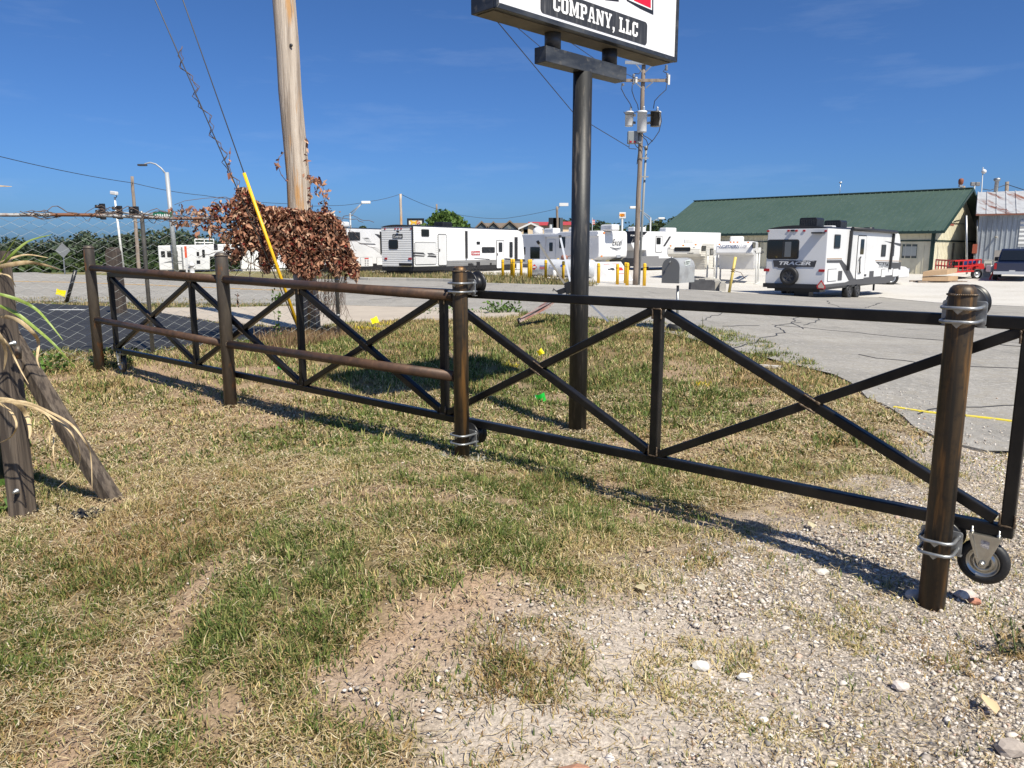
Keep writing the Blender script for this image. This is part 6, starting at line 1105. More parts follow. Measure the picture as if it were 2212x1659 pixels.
for x in (432, 462, 492): c = rz4(x, 350); b = MB(); b.box((c.x, 186.97, c.z), (.8, 0, 0), (0, .03, 0), (0, 0, 2)); b.build('window', mat('far window', (.08, .1, .12), .2), w_)
def board(name, label, k, bx, Y, col, drop=True, edge=None):
    x0, y0, x1, y1 = bx; a, c = PZ(k, x0, y1, Y), PZ(k, x1, y0, Y); q = Vector(((a.x+c.x)/2, Y, -1)); t = thing(name, label, 'sign', q); b = MB(); b.abox(a.x, c.x, Y-.2, Y+.2, a.z, c.z); bd = b.build('board', [col], t, bevel=.05)
    if edge: b = MB(); e = .22; b.abox(a.x-.05, a.x+e, Y-.26, Y+.26, a.z-.05, c.z+.05); b.abox(c.x-e, c.x+.05, Y-.26, Y+.26, a.z-.05, c.z+.05); b.abox(a.x+e, c.x-e, Y-.255, Y+.255, c.z-e, c.z+.05); b.abox(a.x+e, c.x-e, Y-.255, Y+.255, a.z-.05, a.z+e); b.build('edge', edge, bd)
    b = MB(); b.tube([q, Vector((q.x, Y+.05, a.z))], .22, 8); b.build('post', gal, t); return t, bd, Face((a.x, Y-.21, 0), (1, 0, 0)), a, c
t, bd, ff, a, c = board('roadside_sign', 'white square restaurant sign with orange lettering above the trees', 4, (1074, 211, 1140, 271), 140, WH, True)
w_ = c.x-a.x; b = MB(); hC = c.z-a.z; b.plate(ff, [(w_*(.42+.38*math.cos(t_)), a.z+hC*(.55+.27*math.sin(t_)*(1+.15*math.sin(3*t_)))) for t_ in np.linspace(0, 6.1, 22)], .0, .02, 0); letter(b, ff, 'Cracker', w_*.24, w_*.88, a.z+hC*.56, a.z+hC*.74, .04, 1, .15, .02); letter(b, ff, 'Barrel', w_*.28, w_*.86, a.z+hC*.32, a.z+hC*.52, .04, 1, .15, .02); b.build('lettering', [mat('orange sign paint', (.85, .33, .02), .4), mat('brown sign paint', (.25, .06, .01), .4)], bd)
t, bd, ff, a, c = board('roadside_sign', 'cream roadside sign with yellow shapes partly behind the leafy tree', 3, (750, 273, 905, 345), 120, mat('cream sign', (.68, .65, .55), .5), True, BT); b = MB(); w_ = c.x-a.x; hC = c.z-a.z
b.plate(ff, [(w_*x, a.z+hC*z) for x, z in ((.2, .15), (.24, .5), (.16, .75), (.24, .8), (.32, .65), (.48, .6), (.55, .85), (.6, .5), (.52, .1), (.46, .35), (.32, .35), (.28, .1))], 0, .02, 0); letter(b, ff, 'Go', w_*.55, w_*.8, a.z+hC*.25, a.z+hC*.75, .03, 1, .1, .03); b.build('lettering', [mat('sign yellow', (.75, .45, .03), .4), mat('sign red', (.55, .1, .03), .4)], bd)
board('roadside_sign', 'plain black roadside sign before the red roof', 4, (393, 263, 437, 326), 130, BT)
fq = z4(822, 345, 120); fq.z = -1; t = thing('flag_pole', 'small red and white flag on a pole behind the sign post', 'flag', fq); b = MB(); b.tube([fq, z4(816, 262, 120)], .05, 6); b.build('pole', gal, t); b = MB(); o = z4(816, 285, 120)
for i in range(5): b.box(o+Vector((.2, 0, -.14*i-.05)), (.2, 0, 0), (0, .02+.003*(i % 2), 0), (0, 0, .07), i % 2)
b.build('flag', [MT['red'], WH], t)
def lampost(name, label, x0, x1, y1, Y, r, cat='lamp'):
    q = z6(x0, 560, Y); q.z = zg(q.x, q.y); t = thing(name, label, cat, q, 0, 'poles behind the shed'); b = MB(); b.tube([q, z6(x1, y1, Y)], [r, r*.7], 8); b.build('pole', MT['farwood'] if 'wooden' in label else gal, t); return t
Yp = 72
t = lampost('warning_siren', 'rusty round siren on a pole above the gable', 1152, 1146, 190, Yp, .09, 'siren'); b = MB(); o = z6(1145, 170, Yp); b.lathe([(.1, -.15), (.2, -.05), (.22, .25), (.17, .4), (.05, .43)], o, UP, 14); b.build('horn', mat('rusty siren', (.2, .06, .03), .7), t); b = MB(); b.box(z6(1143, 195, Yp), (.13, 0, 0), (0, .13, 0), (0, 0, .1)); b.build('mount', MT['galv'], t)
lampost('utility_pole', 'short wooden pole beside the rusty siren', 1160, 1172, 195, Yp+1, .2, 'utility pole')
t = lampost('flood_light', 'pole with twin square floodlights', 1258, 1273, 195, Yp, .1); b = MB(); b.beam(z6(1245, 192, Yp), z6(1318, 192, Yp), .08, .08); b.build('crossbar', gal, t)
for x in (1257, 1303): b = MB(); b.box(z6(x, 176, Yp), (.19, 0, 0), (0, .1, 0), (0, 0, .16)); b.build('lamp_head', MT['gray'], t, bevel=.03)
t = lampost('yard_lamp', 'slim pole with a round white globe lamp', 1208, 1224, 280, Yp-8, .08); b = MB(); b.lathe([(.04, -.12), (.13, -.03), (.14, .1), (.08, .2), (.02, .23)], z6(1226, 270, Yp-8), UP, 14); b.build('globe', WH, t)
t = lampost('radio_mast', 'tall thin radio mast with a white ball', 1335, 1353, 20, Yp, .06, 'mast'); b = MB(); b.lathe([(.02, -.22), (.18, -.12), (.22, 0), (.18, .12), (.02, .22)], z6(1361, 60, Yp), UP, 12); b.build('ball', WH, t)
lampost('utility_pole', 'wooden pole end rising behind the rusty shed roof', 1575, 1578, 155, Yp, .22, 'utility pole')
wire([z6(1345, 222, Yp), z6(1420, 235, Yp), z6(1575, 180, Yp), z6(1760, 240, 60)], .03, 'short wires drooping over the rusty shed roof', .0)

# ---------------------------------------------------------------- trees
def leaf_cloud(n, cen, rad, size, rng, shell=.55):
    """random leaf quads in an ellipsoid; returns V, F4"""
    d = rng.normal(size=(n, 3)); d /= np.linalg.norm(d, axis=1)[:, None]; r = shell+(1-shell)*rng.random(n)**.7
    c = d*r[:, None]; c = c*np.asarray(rad)+np.asarray(cen); a = rng.normal(size=(n, 3)); a /= np.linalg.norm(a, axis=1)[:, None]
    b_ = np.cross(a, d+rng.normal(size=(n, 3))*.6); b_ /= np.linalg.norm(b_, axis=1)[:, None]+1e-9; s = size*(.6+.8*rng.random(n))[:, None]
    V = np.stack([c-a*s-b_*s*.6, c+a*s*.3-b_*s, c+a*s+b_*s*.5, c-a*s*.4+b_*s*.9], 1).reshape(-1, 3); return V, np.arange(4*n).reshape(n, 4)
def crown_arrays(base, h, wdt, n, size, rng, cols, blobs=9, low=.25):
    Vs = []; Cs = []
    for i in range(blobs):
        t = rng.random(); ang = rng.random()*6.28; rr_ = wdt*.5*(1-.6*abs(t-.35))*rng.random()**.5*.8; cen = np.array([base[0]+math.cos(ang)*rr_, base[1]+math.sin(ang)*rr_, base[2]+h*(low+(1-low)*.88*t)]); k = wdt*(.2+.14*rng.random())
        V, _ = leaf_cloud(n//blobs, cen, (k, k, k*.8), size, rng); Vs.append(V); c = np.asarray(cols[rng.integers(len(cols))])*(.75+.5*rng.random()); Cs.append(np.repeat(c[None, :]*(.7+.6*rng.random((len(V)//4, 1))), 4, axis=0))
    return np.concatenate(Vs), np.concatenate(Cs)
leafm = attr_mat('tree leaves', .65, .25, .25); GR_ = [(.045, .075, .022), (.06, .095, .028), (.035, .06, .02), (.075, .10, .03)]
trunkm = mat('tree bark', (.09, .07, .055), .9)
def forest(name, label, spots, n, size, cols, seed):
    rng = np.random.default_rng(seed); Vs, Cs = [], []
    for x, y, z, h, wd in spots: V, C = crown_arrays((x, y, z), h, wd, n, size, rng, cols, 10, .05); Vs.append(V); Cs.append(C)
    V = np.concatenate(Vs); o = np_mesh(name, V, np.arange(len(V)).reshape(-1, 4), np.zeros((0, 3), int), np.concatenate(Cs), leafm); tag(o, label, 'woods', None, 'stuff')
rr = random.Random(5); sp_ = []
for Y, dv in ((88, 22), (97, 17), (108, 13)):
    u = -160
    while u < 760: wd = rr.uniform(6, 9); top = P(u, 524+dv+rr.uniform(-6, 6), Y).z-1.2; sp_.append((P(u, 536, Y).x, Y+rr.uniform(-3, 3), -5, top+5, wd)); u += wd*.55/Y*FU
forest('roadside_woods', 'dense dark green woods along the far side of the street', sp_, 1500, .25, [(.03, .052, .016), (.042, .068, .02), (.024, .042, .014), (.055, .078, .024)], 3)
sp_ = []
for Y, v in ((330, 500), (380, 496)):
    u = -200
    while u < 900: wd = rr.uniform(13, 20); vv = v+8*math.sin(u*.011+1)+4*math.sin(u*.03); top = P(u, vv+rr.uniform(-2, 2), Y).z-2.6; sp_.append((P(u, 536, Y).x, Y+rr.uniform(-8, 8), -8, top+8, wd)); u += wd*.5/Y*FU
forest('hill_woods', 'wooded ridge far away on the left skyline', sp_, 700, .6, [(.06, .085, .05), (.07, .095, .06), (.05, .075, .045)], 4)  # paler, bluer leaf colours have the distance haze mixed in
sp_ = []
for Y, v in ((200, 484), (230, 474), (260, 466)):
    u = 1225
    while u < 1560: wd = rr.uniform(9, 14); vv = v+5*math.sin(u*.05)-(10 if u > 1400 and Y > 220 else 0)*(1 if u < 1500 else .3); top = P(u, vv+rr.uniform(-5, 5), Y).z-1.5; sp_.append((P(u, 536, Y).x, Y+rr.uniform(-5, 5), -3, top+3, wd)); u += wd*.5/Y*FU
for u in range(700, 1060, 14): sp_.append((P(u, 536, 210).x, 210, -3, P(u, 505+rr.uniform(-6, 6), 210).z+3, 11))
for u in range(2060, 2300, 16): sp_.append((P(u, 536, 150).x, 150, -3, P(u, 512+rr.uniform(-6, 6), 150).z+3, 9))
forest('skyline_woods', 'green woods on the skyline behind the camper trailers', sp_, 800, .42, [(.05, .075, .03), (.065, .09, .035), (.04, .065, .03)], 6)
def tree(name, label, u, vtop, Y, w_u, n, size, cols, seed, low=.2):
    rng = np.random.default_rng(seed); x = P(u, 536, Y).x; z0 = zg(x, Y); t = thing(name, label, 'tree', (x, Y, z0), 0, 'trees behind the trailers'); h = P(u, vtop, Y).z-z0; wd = w_u/FU*Y
    b = MB(); b.tube([(x, Y, z0-.2), (x+.1, Y, z0+h*.3), (x-.1, Y, z0+h*.7)], [.25, .18, .07], 8)
    for i in range(6): a = i*1.05; b.tube([(x, Y, z0+h*(.25+.06*i)), (x+wd*.3*math.cos(a), Y+wd*.3*math.sin(a), z0+h*(.5+.06*i))], [.1, .03], 5)
    b.build('trunk', trunkm, t); V, C = crown_arrays((x, Y, z0), h*.97, wd*.85, n, size, rng, cols, 22, low); np_mesh('crown', V, np.arange(len(V)).reshape(-1, 4), np.zeros((0, 3), int), C, leafm, t)
tree('leafy_tree', 'broad bright green leafy tree behind the ribbed trailer', 966, 446, 95, 125, 7000, .2, [(.07, .13, .03), (.09, .15, .035), (.05, .10, .025)], 8); tree('leafy_tree', 'light green tree top above the half hidden trailer', 781, 476, 120, 26, 900, .3, [(.085, .125, .045)], 9, .3); tree('leafy_tree', 'dark rounded tree top above the roof of the half hidden trailer', 812, 484, 130, 30, 900, .3, [(.03, .05, .02)], 10, .3)
# ---------------------------------------------------------------- dead vine on fence and pole
rng = np.random.default_rng(21); z2 = lambda x, y: Z(2, x, y)
VT = [z2(*p) for p in ((330,560),(420,500),(520,470),(620,440),(650,375),(730,380),(790,470),(870,515),(1040,530),(1200,550),(1290,560),(1380,565),(1450,640),(1490,740),(1530,850),(1590,960),(1575,1070),(1530,1075),(1470,960),(1440,1050),(1390,1060),(1330,920),(1270,1040),(1180,1060),(1060,1010),(970,850),(900,1020),(860,1020),(820,850),(720,850),(650,970),(620,960),(610,780),(500,740),(390,690),(330,640))]
def fence_Y(u): k = ray(u, 500); s = k.x/k.y; return (fa.y-FD.y/FD.x*fa.x)/(1-s*FD.y/FD.x)
vine = thing('dead_vine', 'mass of dead brown vine hanging over the fence around the pole', 'vine', P(640, 712, 12.0))
pts = []
U0, U1 = min(p[0] for p in VT), max(p[0] for p in VT); W0, W1 = min(p[1] for p in VT), max(p[1] for p in VT)
while len(pts) < 11500:
    u = U0+(U1-U0)*rng.random(500); v = W0+(W1-W0)*rng.random(500); ok = inside(u, v, VT)
    dens = np.clip(1.2-(v-475)/200, .2, 1)*np.clip((u-480)/70, .15, 1); ok &= rng.random(500) < dens
    pts += [(a, b) for a, b in zip(u[ok], v[ok])]
def strip_pts(path, n, spread, k=2):
    q = [Z(k, *p) for p in path]; out = []
    for _ in range(n): i = rng.integers(len(q)-1); t = rng.random(); out.append((q[i][0]+(q[i+1][0]-q[i][0])*t+rng.normal()*spread, q[i][1]+(q[i+1][1]-q[i][1])*t+rng.normal()*spread))
    return out
loops = [([(1185,285),(1240,305),(1300,340),(1335,420),(1320,490),(1300,540),(1390,560)], 110, 4.5), ([(1215,300),(1212,380),(1215,470),(1212,545)], 22, 2.5), ([(1182,0),(1178,90),(1184,200)], 9, 1.5), ([(1010,100),(970,140),(965,200),(990,270),(1030,320)], 11, 1.5), ([(1270,320),(1260,430)], 14, 2.5), ([(655,1180),(650,1240),(665,1290)], 7, 1.8), ([(150,560),(250,540),(330,560)], 40, 6), ([(150,640),(240,655),(330,640)], 30, 4), ([(600,60),(590,200),(620,300),(650,370)], 14, 3)]
for i in range(34):                                # trailing ends below the mass
    x0 = rng.choice([rng.uniform(340, 980), rng.uniform(1000, 1590)]); y0 = np.interp(x0, [340, 500, 620, 720, 850, 970, 1060, 1330, 1470, 1590], [640, 720, 900, 830, 860, 850, 980, 940, 960, 1000])-40; ln = rng.uniform(40, 190); loops.append(([(x0, y0), (x0+rng.normal()*12, y0+ln*.5), (x0+rng.normal()*18, y0+ln)], int(ln/11), 2.4))
for pa, n, s in loops: pts += strip_pts(pa, n, s)
pts = np.array(pts); fy = np.array([fence_Y(u) for u in pts[:, 0]]); dep = fy-.15+rng.random(len(pts))**1.3*.75
topq = np.clip((np.interp(pts[:, 0], [480, 560, 640, 700, 745], [520, 500, 470, 480, 520])+30-pts[:, 1])/60, 0, 1); 
c = np.array([P(u, v, y) for (u, v), y in zip(pts, dep)])
n = len(c); a = rng.normal(size=(n, 3))*[1, 1, .8]+[0, 0, -.9]; a /= np.linalg.norm(a, axis=1)[:, None]; b2 = np.cross(a, rng.normal(size=(n, 3))); b2 /= np.linalg.norm(b2, axis=1)[:, None]; nn = np.cross(a, b2); s = (.016+.030*rng.random(n)**1.3)[:, None]; cu = (rng.random(n)*.9)[:, None]
V = np.stack([c-a*s*1.1, c-b2*s*(.35+.6*rng.random((n,1)))+nn*s*cu+a*s*.3, c+a*s*(1.2+.9*rng.random((n,1))), c+b2*s*(.35+.6*rng.random((n,1)))+nn*s*cu-a*s*.3, c+nn*s*.0], 1).reshape(-1, 3); i5 = np.arange(n)*5
F3 = np.concatenate([np.stack([i5+4, i5, i5+1], -1), np.stack([i5+4, i5+1, i5+2], -1), np.stack([i5+4, i5+2, i5+3], -1), np.stack([i5+4, i5+3, i5], -1)])
pal = np.array([(.37, .19, .12), (.52, .34, .23), (.25, .105, .065), (.18, .032, .024), (.09, .05, .035), (.42, .225, .14)]); ci = rng.choice(6, n, p=[.28, .2, .2, .08, .12, .12]); C = np.repeat(pal[ci]*(.75+.5*rng.random((n, 1))), 5, axis=0)
np_mesh('leaves', V, np.zeros((0, 4), int), F3, C, attr_mat('dead leaves', .75, .2, .18), vine)
st = MB()
def vy(u): return fence_Y(u)+rng.random()*.45-.1
for _ in range(190):
    u = 500+rng.random()*260; v = 462+rng.random()*90; L = 15+rng.random()*60; y = vy(u); p = [P(u, v, y)]
    ang = rng.normal()*.9
    for k in range(6): u += math.sin(ang)*L/6+rng.normal()*2.2; v += abs(math.cos(ang))*L/6*(1 if u < 700 else 1.6)+rng.normal()*2; p.append(P(u, min(v, 700), y+rng.normal()*.03))
    st.tube(p, .0035+.003*rng.random(), 4, 0, False)
st.build('stems', mat('vine stem', (.13, .09, .07), .8), vine); st = MB()
for _ in range(26):                                # tangle along the top rail
    u = rng.random()*440-20; y = fence_Y(u)-.03; v0 = np.interp(u, [0, 420], [458, 470]); p = []; L = 40+rng.random()*90; am = 5+rng.random()*14; ph = rng.random()*6; dirn = rng.choice([-1, 1], p=[.35, .65])
    for k in range(9): uu = u+L*k/8; p.append(P(uu, np.interp(uu, [0, 420], [458, 470])-dirn*am*math.sin(math.pi*k/8)*(.6+.4*math.sin(k+ph))+rng.normal()*1.5, fence_Y(uu)+rng.normal()*.04))
    st.tube(p, .003+.003*rng.random(), 4, 0, False)
st.build('rail_stems', mat('vine stem', (.13, .09, .07), .8), vine); st = MB()
for pa, n_, s_ in loops: st.tube([P(*Z(2, *p), fence_Y(Z(2, *p)[0])+.2) for p in pa], .005, 5)
for pa in ([(170, 500), (250, 470), (400, 450), (560, 440)], [(430, 540), (480, 460), (560, 440), (640, 470)]): st.tube([P(*Z(2, *p), fence_Y(Z(2, *p)[0])) for p in pa], .004, 4)
for _ in range(70):                                # bare stems down the fence by the pole
    u = 690+rng.random()*52; y = fence_Y(u)+.02; v = 560+rng.random()*60; p = []
    for k in range(7): p.append(P(u, v, y)); u += rng.normal()*4; v += (700-v)/6+rng.random()*8
    st.tube(p, .003, 4, 0, False)
st.build('hanging_stems', mat('vine stem', (.13, .09, .07), .8), vine)
# a few leaves along the rail at the left
def weed(label, u, v, Y, hgt, wid, n, cols, lsz, seed, name='weed', cat='weed', group='green weeds at the fence'):
    rg = np.random.default_rng(seed); q = seat(u, v, Y); t = thing(name, label, cat, q, 0, group); c = np.stack([q.x+(rg.random(n)-.5)*wid, q.y+(rg.random(n)-.5)*wid*.6, q.z+rg.random(n)*hgt], -1); a = rg.normal(size=(n, 3)); a /= np.linalg.norm(a, axis=1)[:, None]; b_ = np.cross(a, [0, 0, 1.]+rg.normal(size=(n, 3))*.5); b_ /= np.linalg.norm(b_, axis=1)[:, None]; s = lsz*(.6+.7*rg.random((n, 1)))
    V = np.stack([c-a*s, c-b_*s*.6, c+a*s, c+b_*s*.6], 1).reshape(-1, 3); C = np.repeat(np.asarray(cols)[rg.integers(len(cols), size=n)]*(.7+.6*rg.random((n, 1))), 4, axis=0); np_mesh('leaves', V, np.arange(4*n).reshape(n, 4), np.zeros((0, 3), int), C, leafm, t)
    b = MB(); 
    for i in range(max(3, n//12)): b.tube([q+Vector(((rg.random()-.5)*wid*.3, (rg.random()-.5)*wid*.3, -.02)), Vector(c[i])], .003, 4)
    b.build('stems', mat('weed stem', (.1, .13, .04), .7), t)
GW = [(.09, .17, .03), (.06, .12, .025), (.13, .2, .05)]
weed('low broadleaf weed patch behind the left fence post', 105, 792, 9.2, .22, .55, 150, GW, .035, 1); weed('green creeper climbing the fence beside the pole', 470+128, 690, 11.1, .95, .12, 70, GW, .035, 2); weed('bushy green weed growing on the kerb beside the road', 1085, 680, 17, .28, .8, 160, GW, .05, 3); weed('low green weed strip on the edge of the sidewalk', 1010, 674, 17.6, .12, 2.0, 160, GW, .04, 4)
weed('wiry grey green weed at the far right edge by the caster', 2200, 1310, 2.75, .16, .16, 90, [(.10, .09, .06), (.07, .075, .04)], .012, 5); weed('weeds around the foot of the left fence post', 245, 790, 9.35, .25, .5, 170, [(.06, .09, .025), (.1, .13, .04)], .03, 6); weed('green leaf at the left edge behind the wood post', 3, 1065, 4.3, .2, .1, 14, GW, .03, 7)

# ---------------------------------------------------------------- collapsed sign stand and marking flags
Yk = 14.0; sq_ = P(1239, 690, Yk); k4 = lambda x, y, dY=0: PZ(4, x, y, Yk+dY)
ss = thing('folded_sign_stand', 'collapsed aluminium road sign stand with a folded red sign on the grass', 'sign stand', sq_)
for p, q in (((285, 490, -.3), (575, 945, 0)), ((503, 435, .3), (608, 905, 0)), ((790, 1092, -.4), (972, 1268, -1.0)), ((560, 930, 0), (625, 1090, .4))): b = MB(); b.beam(k4(*p), k4(*q), .035, .035, (0, 1, 0)); b.beam(k4(*p), Vector(k4(*p)).lerp(k4(*q), .05), .05, .05, (0, 1, 0), 1); b.build('leg', [MT['alum'], BT], ss)
b = MB(); b.box(k4(590, 940), (.07, 0, .02), (0, .06, 0), (-.02, 0, .1)); b.beam(k4(590, 950), k4(480, 990), .09, .09); b.beam(k4(600, 880), k4(620, 950), .1, .1, (0, 1, 0)); b.tube([k4(490, 985), k4(460, 970), k4(440, 950), k4(435, 975)], .012, 5); b.build('hub', BT, ss)
b = MB(); V = [k4(455, 1068, .1), k4(385, 1065, .5), k4(230, 1165, .2), k4(95, 1245, -.5), k4(115, 1262, -.7), k4(260, 1190, -.3), k4(400, 1118, -.2)]
b.add(V+[v-UP*.03 for v in V], [(0, 1, 2, 6), (2, 3, 4, 5), (2, 5, 6), (13, 9, 8, 7), (12, 11, 10, 9), (13, 12, 9), (0, 6, 13, 7), (6, 5, 12, 13), (5, 4, 11, 12), (4, 3, 10, 11), (1, 0, 7, 8), (2, 1, 8, 9), (3, 2, 9, 10)]); b.build('folded_sign', mat('faded sign cloth', (.30, .13, .10), .7, 0, [((3, 3, 3), (.42, .36, .32), .45, .6)]), ss); b = MB(); b.tube([k4(455, 1072, .1), k4(95, 1262, -.6)], .012, 6); b.lathe([(.05, -.03), (.05, .03)], k4(108, 1262, -.6), (1, 0, 0), 10); b.build('rib', BT, ss)
def flag(label, u, v, Y, w, h, m, tilt, seed, base=None):
    c = P(u, v, Y); bz = zg(c.x, c.y); rr_ = random.Random(seed); t = thing('marking_flag', label, 'flag', (c.x, c.y, bz), 0, 'utility marking flags in the grass'); e = Vector((math.cos(tilt), rr_.uniform(-.4, .4), math.sin(tilt))).normalized(); up = Vector((-e.z, 0, e.x)); n = 5; V = []
    for i in range(n):
        for j in (0, .5, 1): V.append(c+e*(i/(n-1)-.5)*w+up*(j-.5)*h*(1-.15*math.sin(i))+Vector((0, .012*math.sin(i*1.8+j), 0)))
    b = MB(); b.add(V, [(3*i+j, 3*i+j+1, 3*i+4+j, 3*i+3+j) for i in range(n-1) for j in (0, 1)], 0, True); b.build('flag', m, t); b = MB(); b.tube([Vector((c.x+e.x*w*-.5, c.y, bz-.03)), c-e*w*.5-up*h*.5, c-e*w*.5+up*h*.5], .0022, 5); b.build('wire', MT['galv'], t)
yf = mat('yellow flag vinyl', (.85, .72, .01), .4); gf = mat('green flag vinyl', (.01, .45, .04), .4)
flag('yellow marking flag above the crossing of the gate braces', 1167, 761, 9.8, .085, .075, yf, .6, 1); flag('yellow marking flag by the sidewalk right of the fence end', 809, 692, 13, .12, .11, yf, .35, 2); flag('yellow marking flag low in the grass right of the tall upright', 1511, 820, 8.8, .06, .06, yf, -.5, 3); flag('bright green marking flag in the grass left of the sign post', 1168, 861, 7.6, .10, .10, gf, .25, 4); flag('small green marking flag behind the lower brown rail', 605, 792, 8.6, .05, .06, gf, -.3, 5); flag('yellow marking flag on the verge behind the fence', 131, 632, 20, .22, .16, yf, -.3, 6)

# ---------------------------------------------------------------- grass and gravel
rng = np.random.default_rng(5)
def sample(n, y0, y1, pw, xm=.80):
    t = rng.random(n); y = (y0**pw+(y1**pw-y0**pw)*t)**(1/pw); x = (rng.random(n)*2-1)*xm*(y+.6); return x, y
ROADP = jag(road_near, 0, 5)+[(70, 60), (-80, 60)]
WALKP = gp((342,668),(480,667),(742,662),(970,667),(1100,676),(1128,680),(1090,685),(878,692),(745,699),(660,714),(470,699),(350,679)); LOTP = gp((-250,655),(30,654),(240,663),(350,679),(470,700),(640,714),(560,736),(330,757),(100,761),(-250,762))
def gz_at(x, y): return zgn(x, y)+np.where(y < 17, (fbm(x, y, .5, 5)-.5)*.05+(fbm(x, y, .16, 6, 3)-.5)*.022, 0)
def blades(name, label, n, y0, y1, pw, sc):
    x, y = sample(n, y0, y1, pw); keep = ~inside(x, y, ROADP) & ~inside(x, y, WALKP) & ~inside(x, y, LOTP); x, y = x[keep], y[keep]; g, br, gn = masks(x, y)
    tuft = fbm(x, y, .12, 61, 3); p = (1-.95*np.clip(g*1.1-.5*np.clip((fbm(x, y, .3, 71)-.5)*5, 0, 1), 0, 1))*(1-.95*br)*np.clip((tuft-.30)*4.2, .1, 1); p = np.maximum(p, .04); k = rng.random(len(x)) < p; x, y, g, br, gn, tuft = (q[k] for q in (x, y, g, br, gn, tuft)); n = len(x)
    isg = rng.random(n) < np.clip(gn*.72+.09+(tuft-.5)*.5, .04, .74); z = gz_at(x, y)-.004
    hump = np.clip((y-6)/4, 0, 1)*.5
    L = np.where(isg, .034+.042*rng.random(n)**1.5, .03+.05*rng.random(n))*(.65+.6*tuft)*(1+hump)*(1-.35*br)*(1-.3*g); cl = np.clip((fbm(x, y, .42, 201)-.5)*5, -.6, 1.2); L *= (1+.42*cl)*np.where(rng.random(n) < .02, 1.9, 1)
    ang = rng.random(n)*6.283; lean = np.where(isg, .35+.65*rng.random(n), .7+.95*rng.random(n)); w_ = (.0020+.0016*rng.random(n))*sc*np.where(isg, 1.1, .85)
    dx, dy = np.cos(ang), np.sin(ang); sx, sy = -dy, dx; pos = np.stack([x, y, z], -1); out = np.stack([dx, dy, np.zeros(n)], -1); sd = np.stack([sx, sy, np.zeros(n)], -1); upv = np.array([0, 0, 1.])
    c1, s1_ = np.cos(lean*.6), np.sin(lean*.6); c2, s2 = np.cos(lean*1.35), np.sin(lean*1.35); m1 = pos+(out*s1_[:, None]+upv*c1[:, None])*(L*.5)[:, None]; m2 = m1+(out*s2[:, None]+upv*c2[:, None])*(L*.5)[:, None]; m2[:, 2] = np.maximum(m2[:, 2], z+.008); W_ = w_[:, None]
    V = np.stack([pos-sd*W_, pos+sd*W_, m1+sd*W_*.8, m1-sd*W_*.8, m2], 1).reshape(-1, 3); i5 = np.arange(n)*5; F4 = np.stack([i5, i5+1, i5+2, i5+3], -1); F3 = np.stack([i5+3, i5+2, i5+4], -1)
    gp_ = np.array([(.125, .175, .04), (.18, .22, .055), (.09, .135, .03), (.26, .265, .08)]); sp2 = np.array([(.58, .465, .235), (.50, .385, .18), (.68, .575, .34), (.30, .205, .10), (.42, .39, .16)])
    C = np.where(isg[:, None], gp_[rng.choice(4, n, p=[.35, .25, .25, .15])], sp2[rng.choice(5, n, p=[.28, .24, .14, .16, .18])])*(.72+.5*rng.random((n, 1)))
    bw = np.clip((fbm(x, y, .9, 123)-.46)*5, 0, 1)*np.where(isg, .35, 1); C = C*(1-bw[:, None]*np.array([.24, .33, .38]))
    for (uu, vv, rad) in ((1103, 792, .12), (800, 712, .3), (835, 700, .35), (1520, 832, .1)):
        q = GT(uu, vv); d = np.hypot(x-q.x, y-q.y); k = (d < rad) & (rng.random(n) < .6); C[k] = np.array([.62, .50, .04])
    q = pm; d = np.hypot(x-pm.x, y-pm.y); k = (d < .16) & (rng.random(n) < .5); C[k] = np.array([.6, .58, .52])
    tag(np_mesh(name, V, F4, F3, np.repeat(C, 5, axis=0), grassm), label, 'grass', None, 'stuff')
grassm = attr_mat('grass blades', .6, .3, .3)
blades('grass', 'short dry and green mixed lawn grass in the foreground', 470000, 1.75, 5.2, 1.0, .9); blades('grass', 'lawn grass around the gate and the sign post', 380000, 5.2, 17, .7, 1.9)
def clippings(n, y0, y1):
    x, y = sample(n, y0, y1, .9); k = ~inside(x, y, ROADP) & ~inside(x, y, WALKP) & ~inside(x, y, LOTP); x, y = x[k], y[k]; g, br, gn = masks(x, y); p = np.clip(.6-.3*br-.75*g-.35*gn+(fbm(x, y, .25, 15)-.5)*1.4, .06, 1); k = rng.random(len(x)) < p; x, y = x[k], y[k]; n = len(x)
    a = rng.random(n)*6.283; L = .02+.06*rng.random(n)**1.6; e = np.stack([np.cos(a), np.sin(a), rng.normal(size=n)*.18], -1); s_ = np.stack([-np.sin(a), np.cos(a), 0*a], -1)*(.0011+.001*rng.random(n))[:, None]*np.clip(y/3, 1, 3)[:, None]; c = np.stack([x, y, gz_at(x, y)+.006+.02*rng.random(n)], -1); bd = rng.normal(size=n)*.3; m_ = s_*0+np.stack([-np.sin(a)*bd*L*.5, np.cos(a)*bd*L*.5, .012*rng.random(n)], -1); h_ = e*(L*.5)[:, None]
    V = np.stack([c-h_-s_, c-h_+s_, c+m_+s_, c+m_-s_, c+h_+s_*.4, c+h_-s_*.4], 1).reshape(-1, 3); i6 = np.arange(n)*6; F4 = np.concatenate([np.stack([i6, i6+1, i6+2, i6+3], -1), np.stack([i6+3, i6+2, i6+4, i6+5], -1)]); C = np.repeat(np.array([(.60, .49, .30), (.50, .39, .22), (.70, .61, .43), (.30, .21, .13)])[rng.choice(4, n, p=[.35, .3, .2, .15])]*(.75+.45*rng.random((n, 1))), 6, axis=0)
    tag(np_mesh('straw', V, F4, np.zeros((0, 3), int), C, grassm), 'dry straw clippings strewn over grass and bare soil', 'straw', None, 'stuff')
clippings(250000, 1.75, 8)
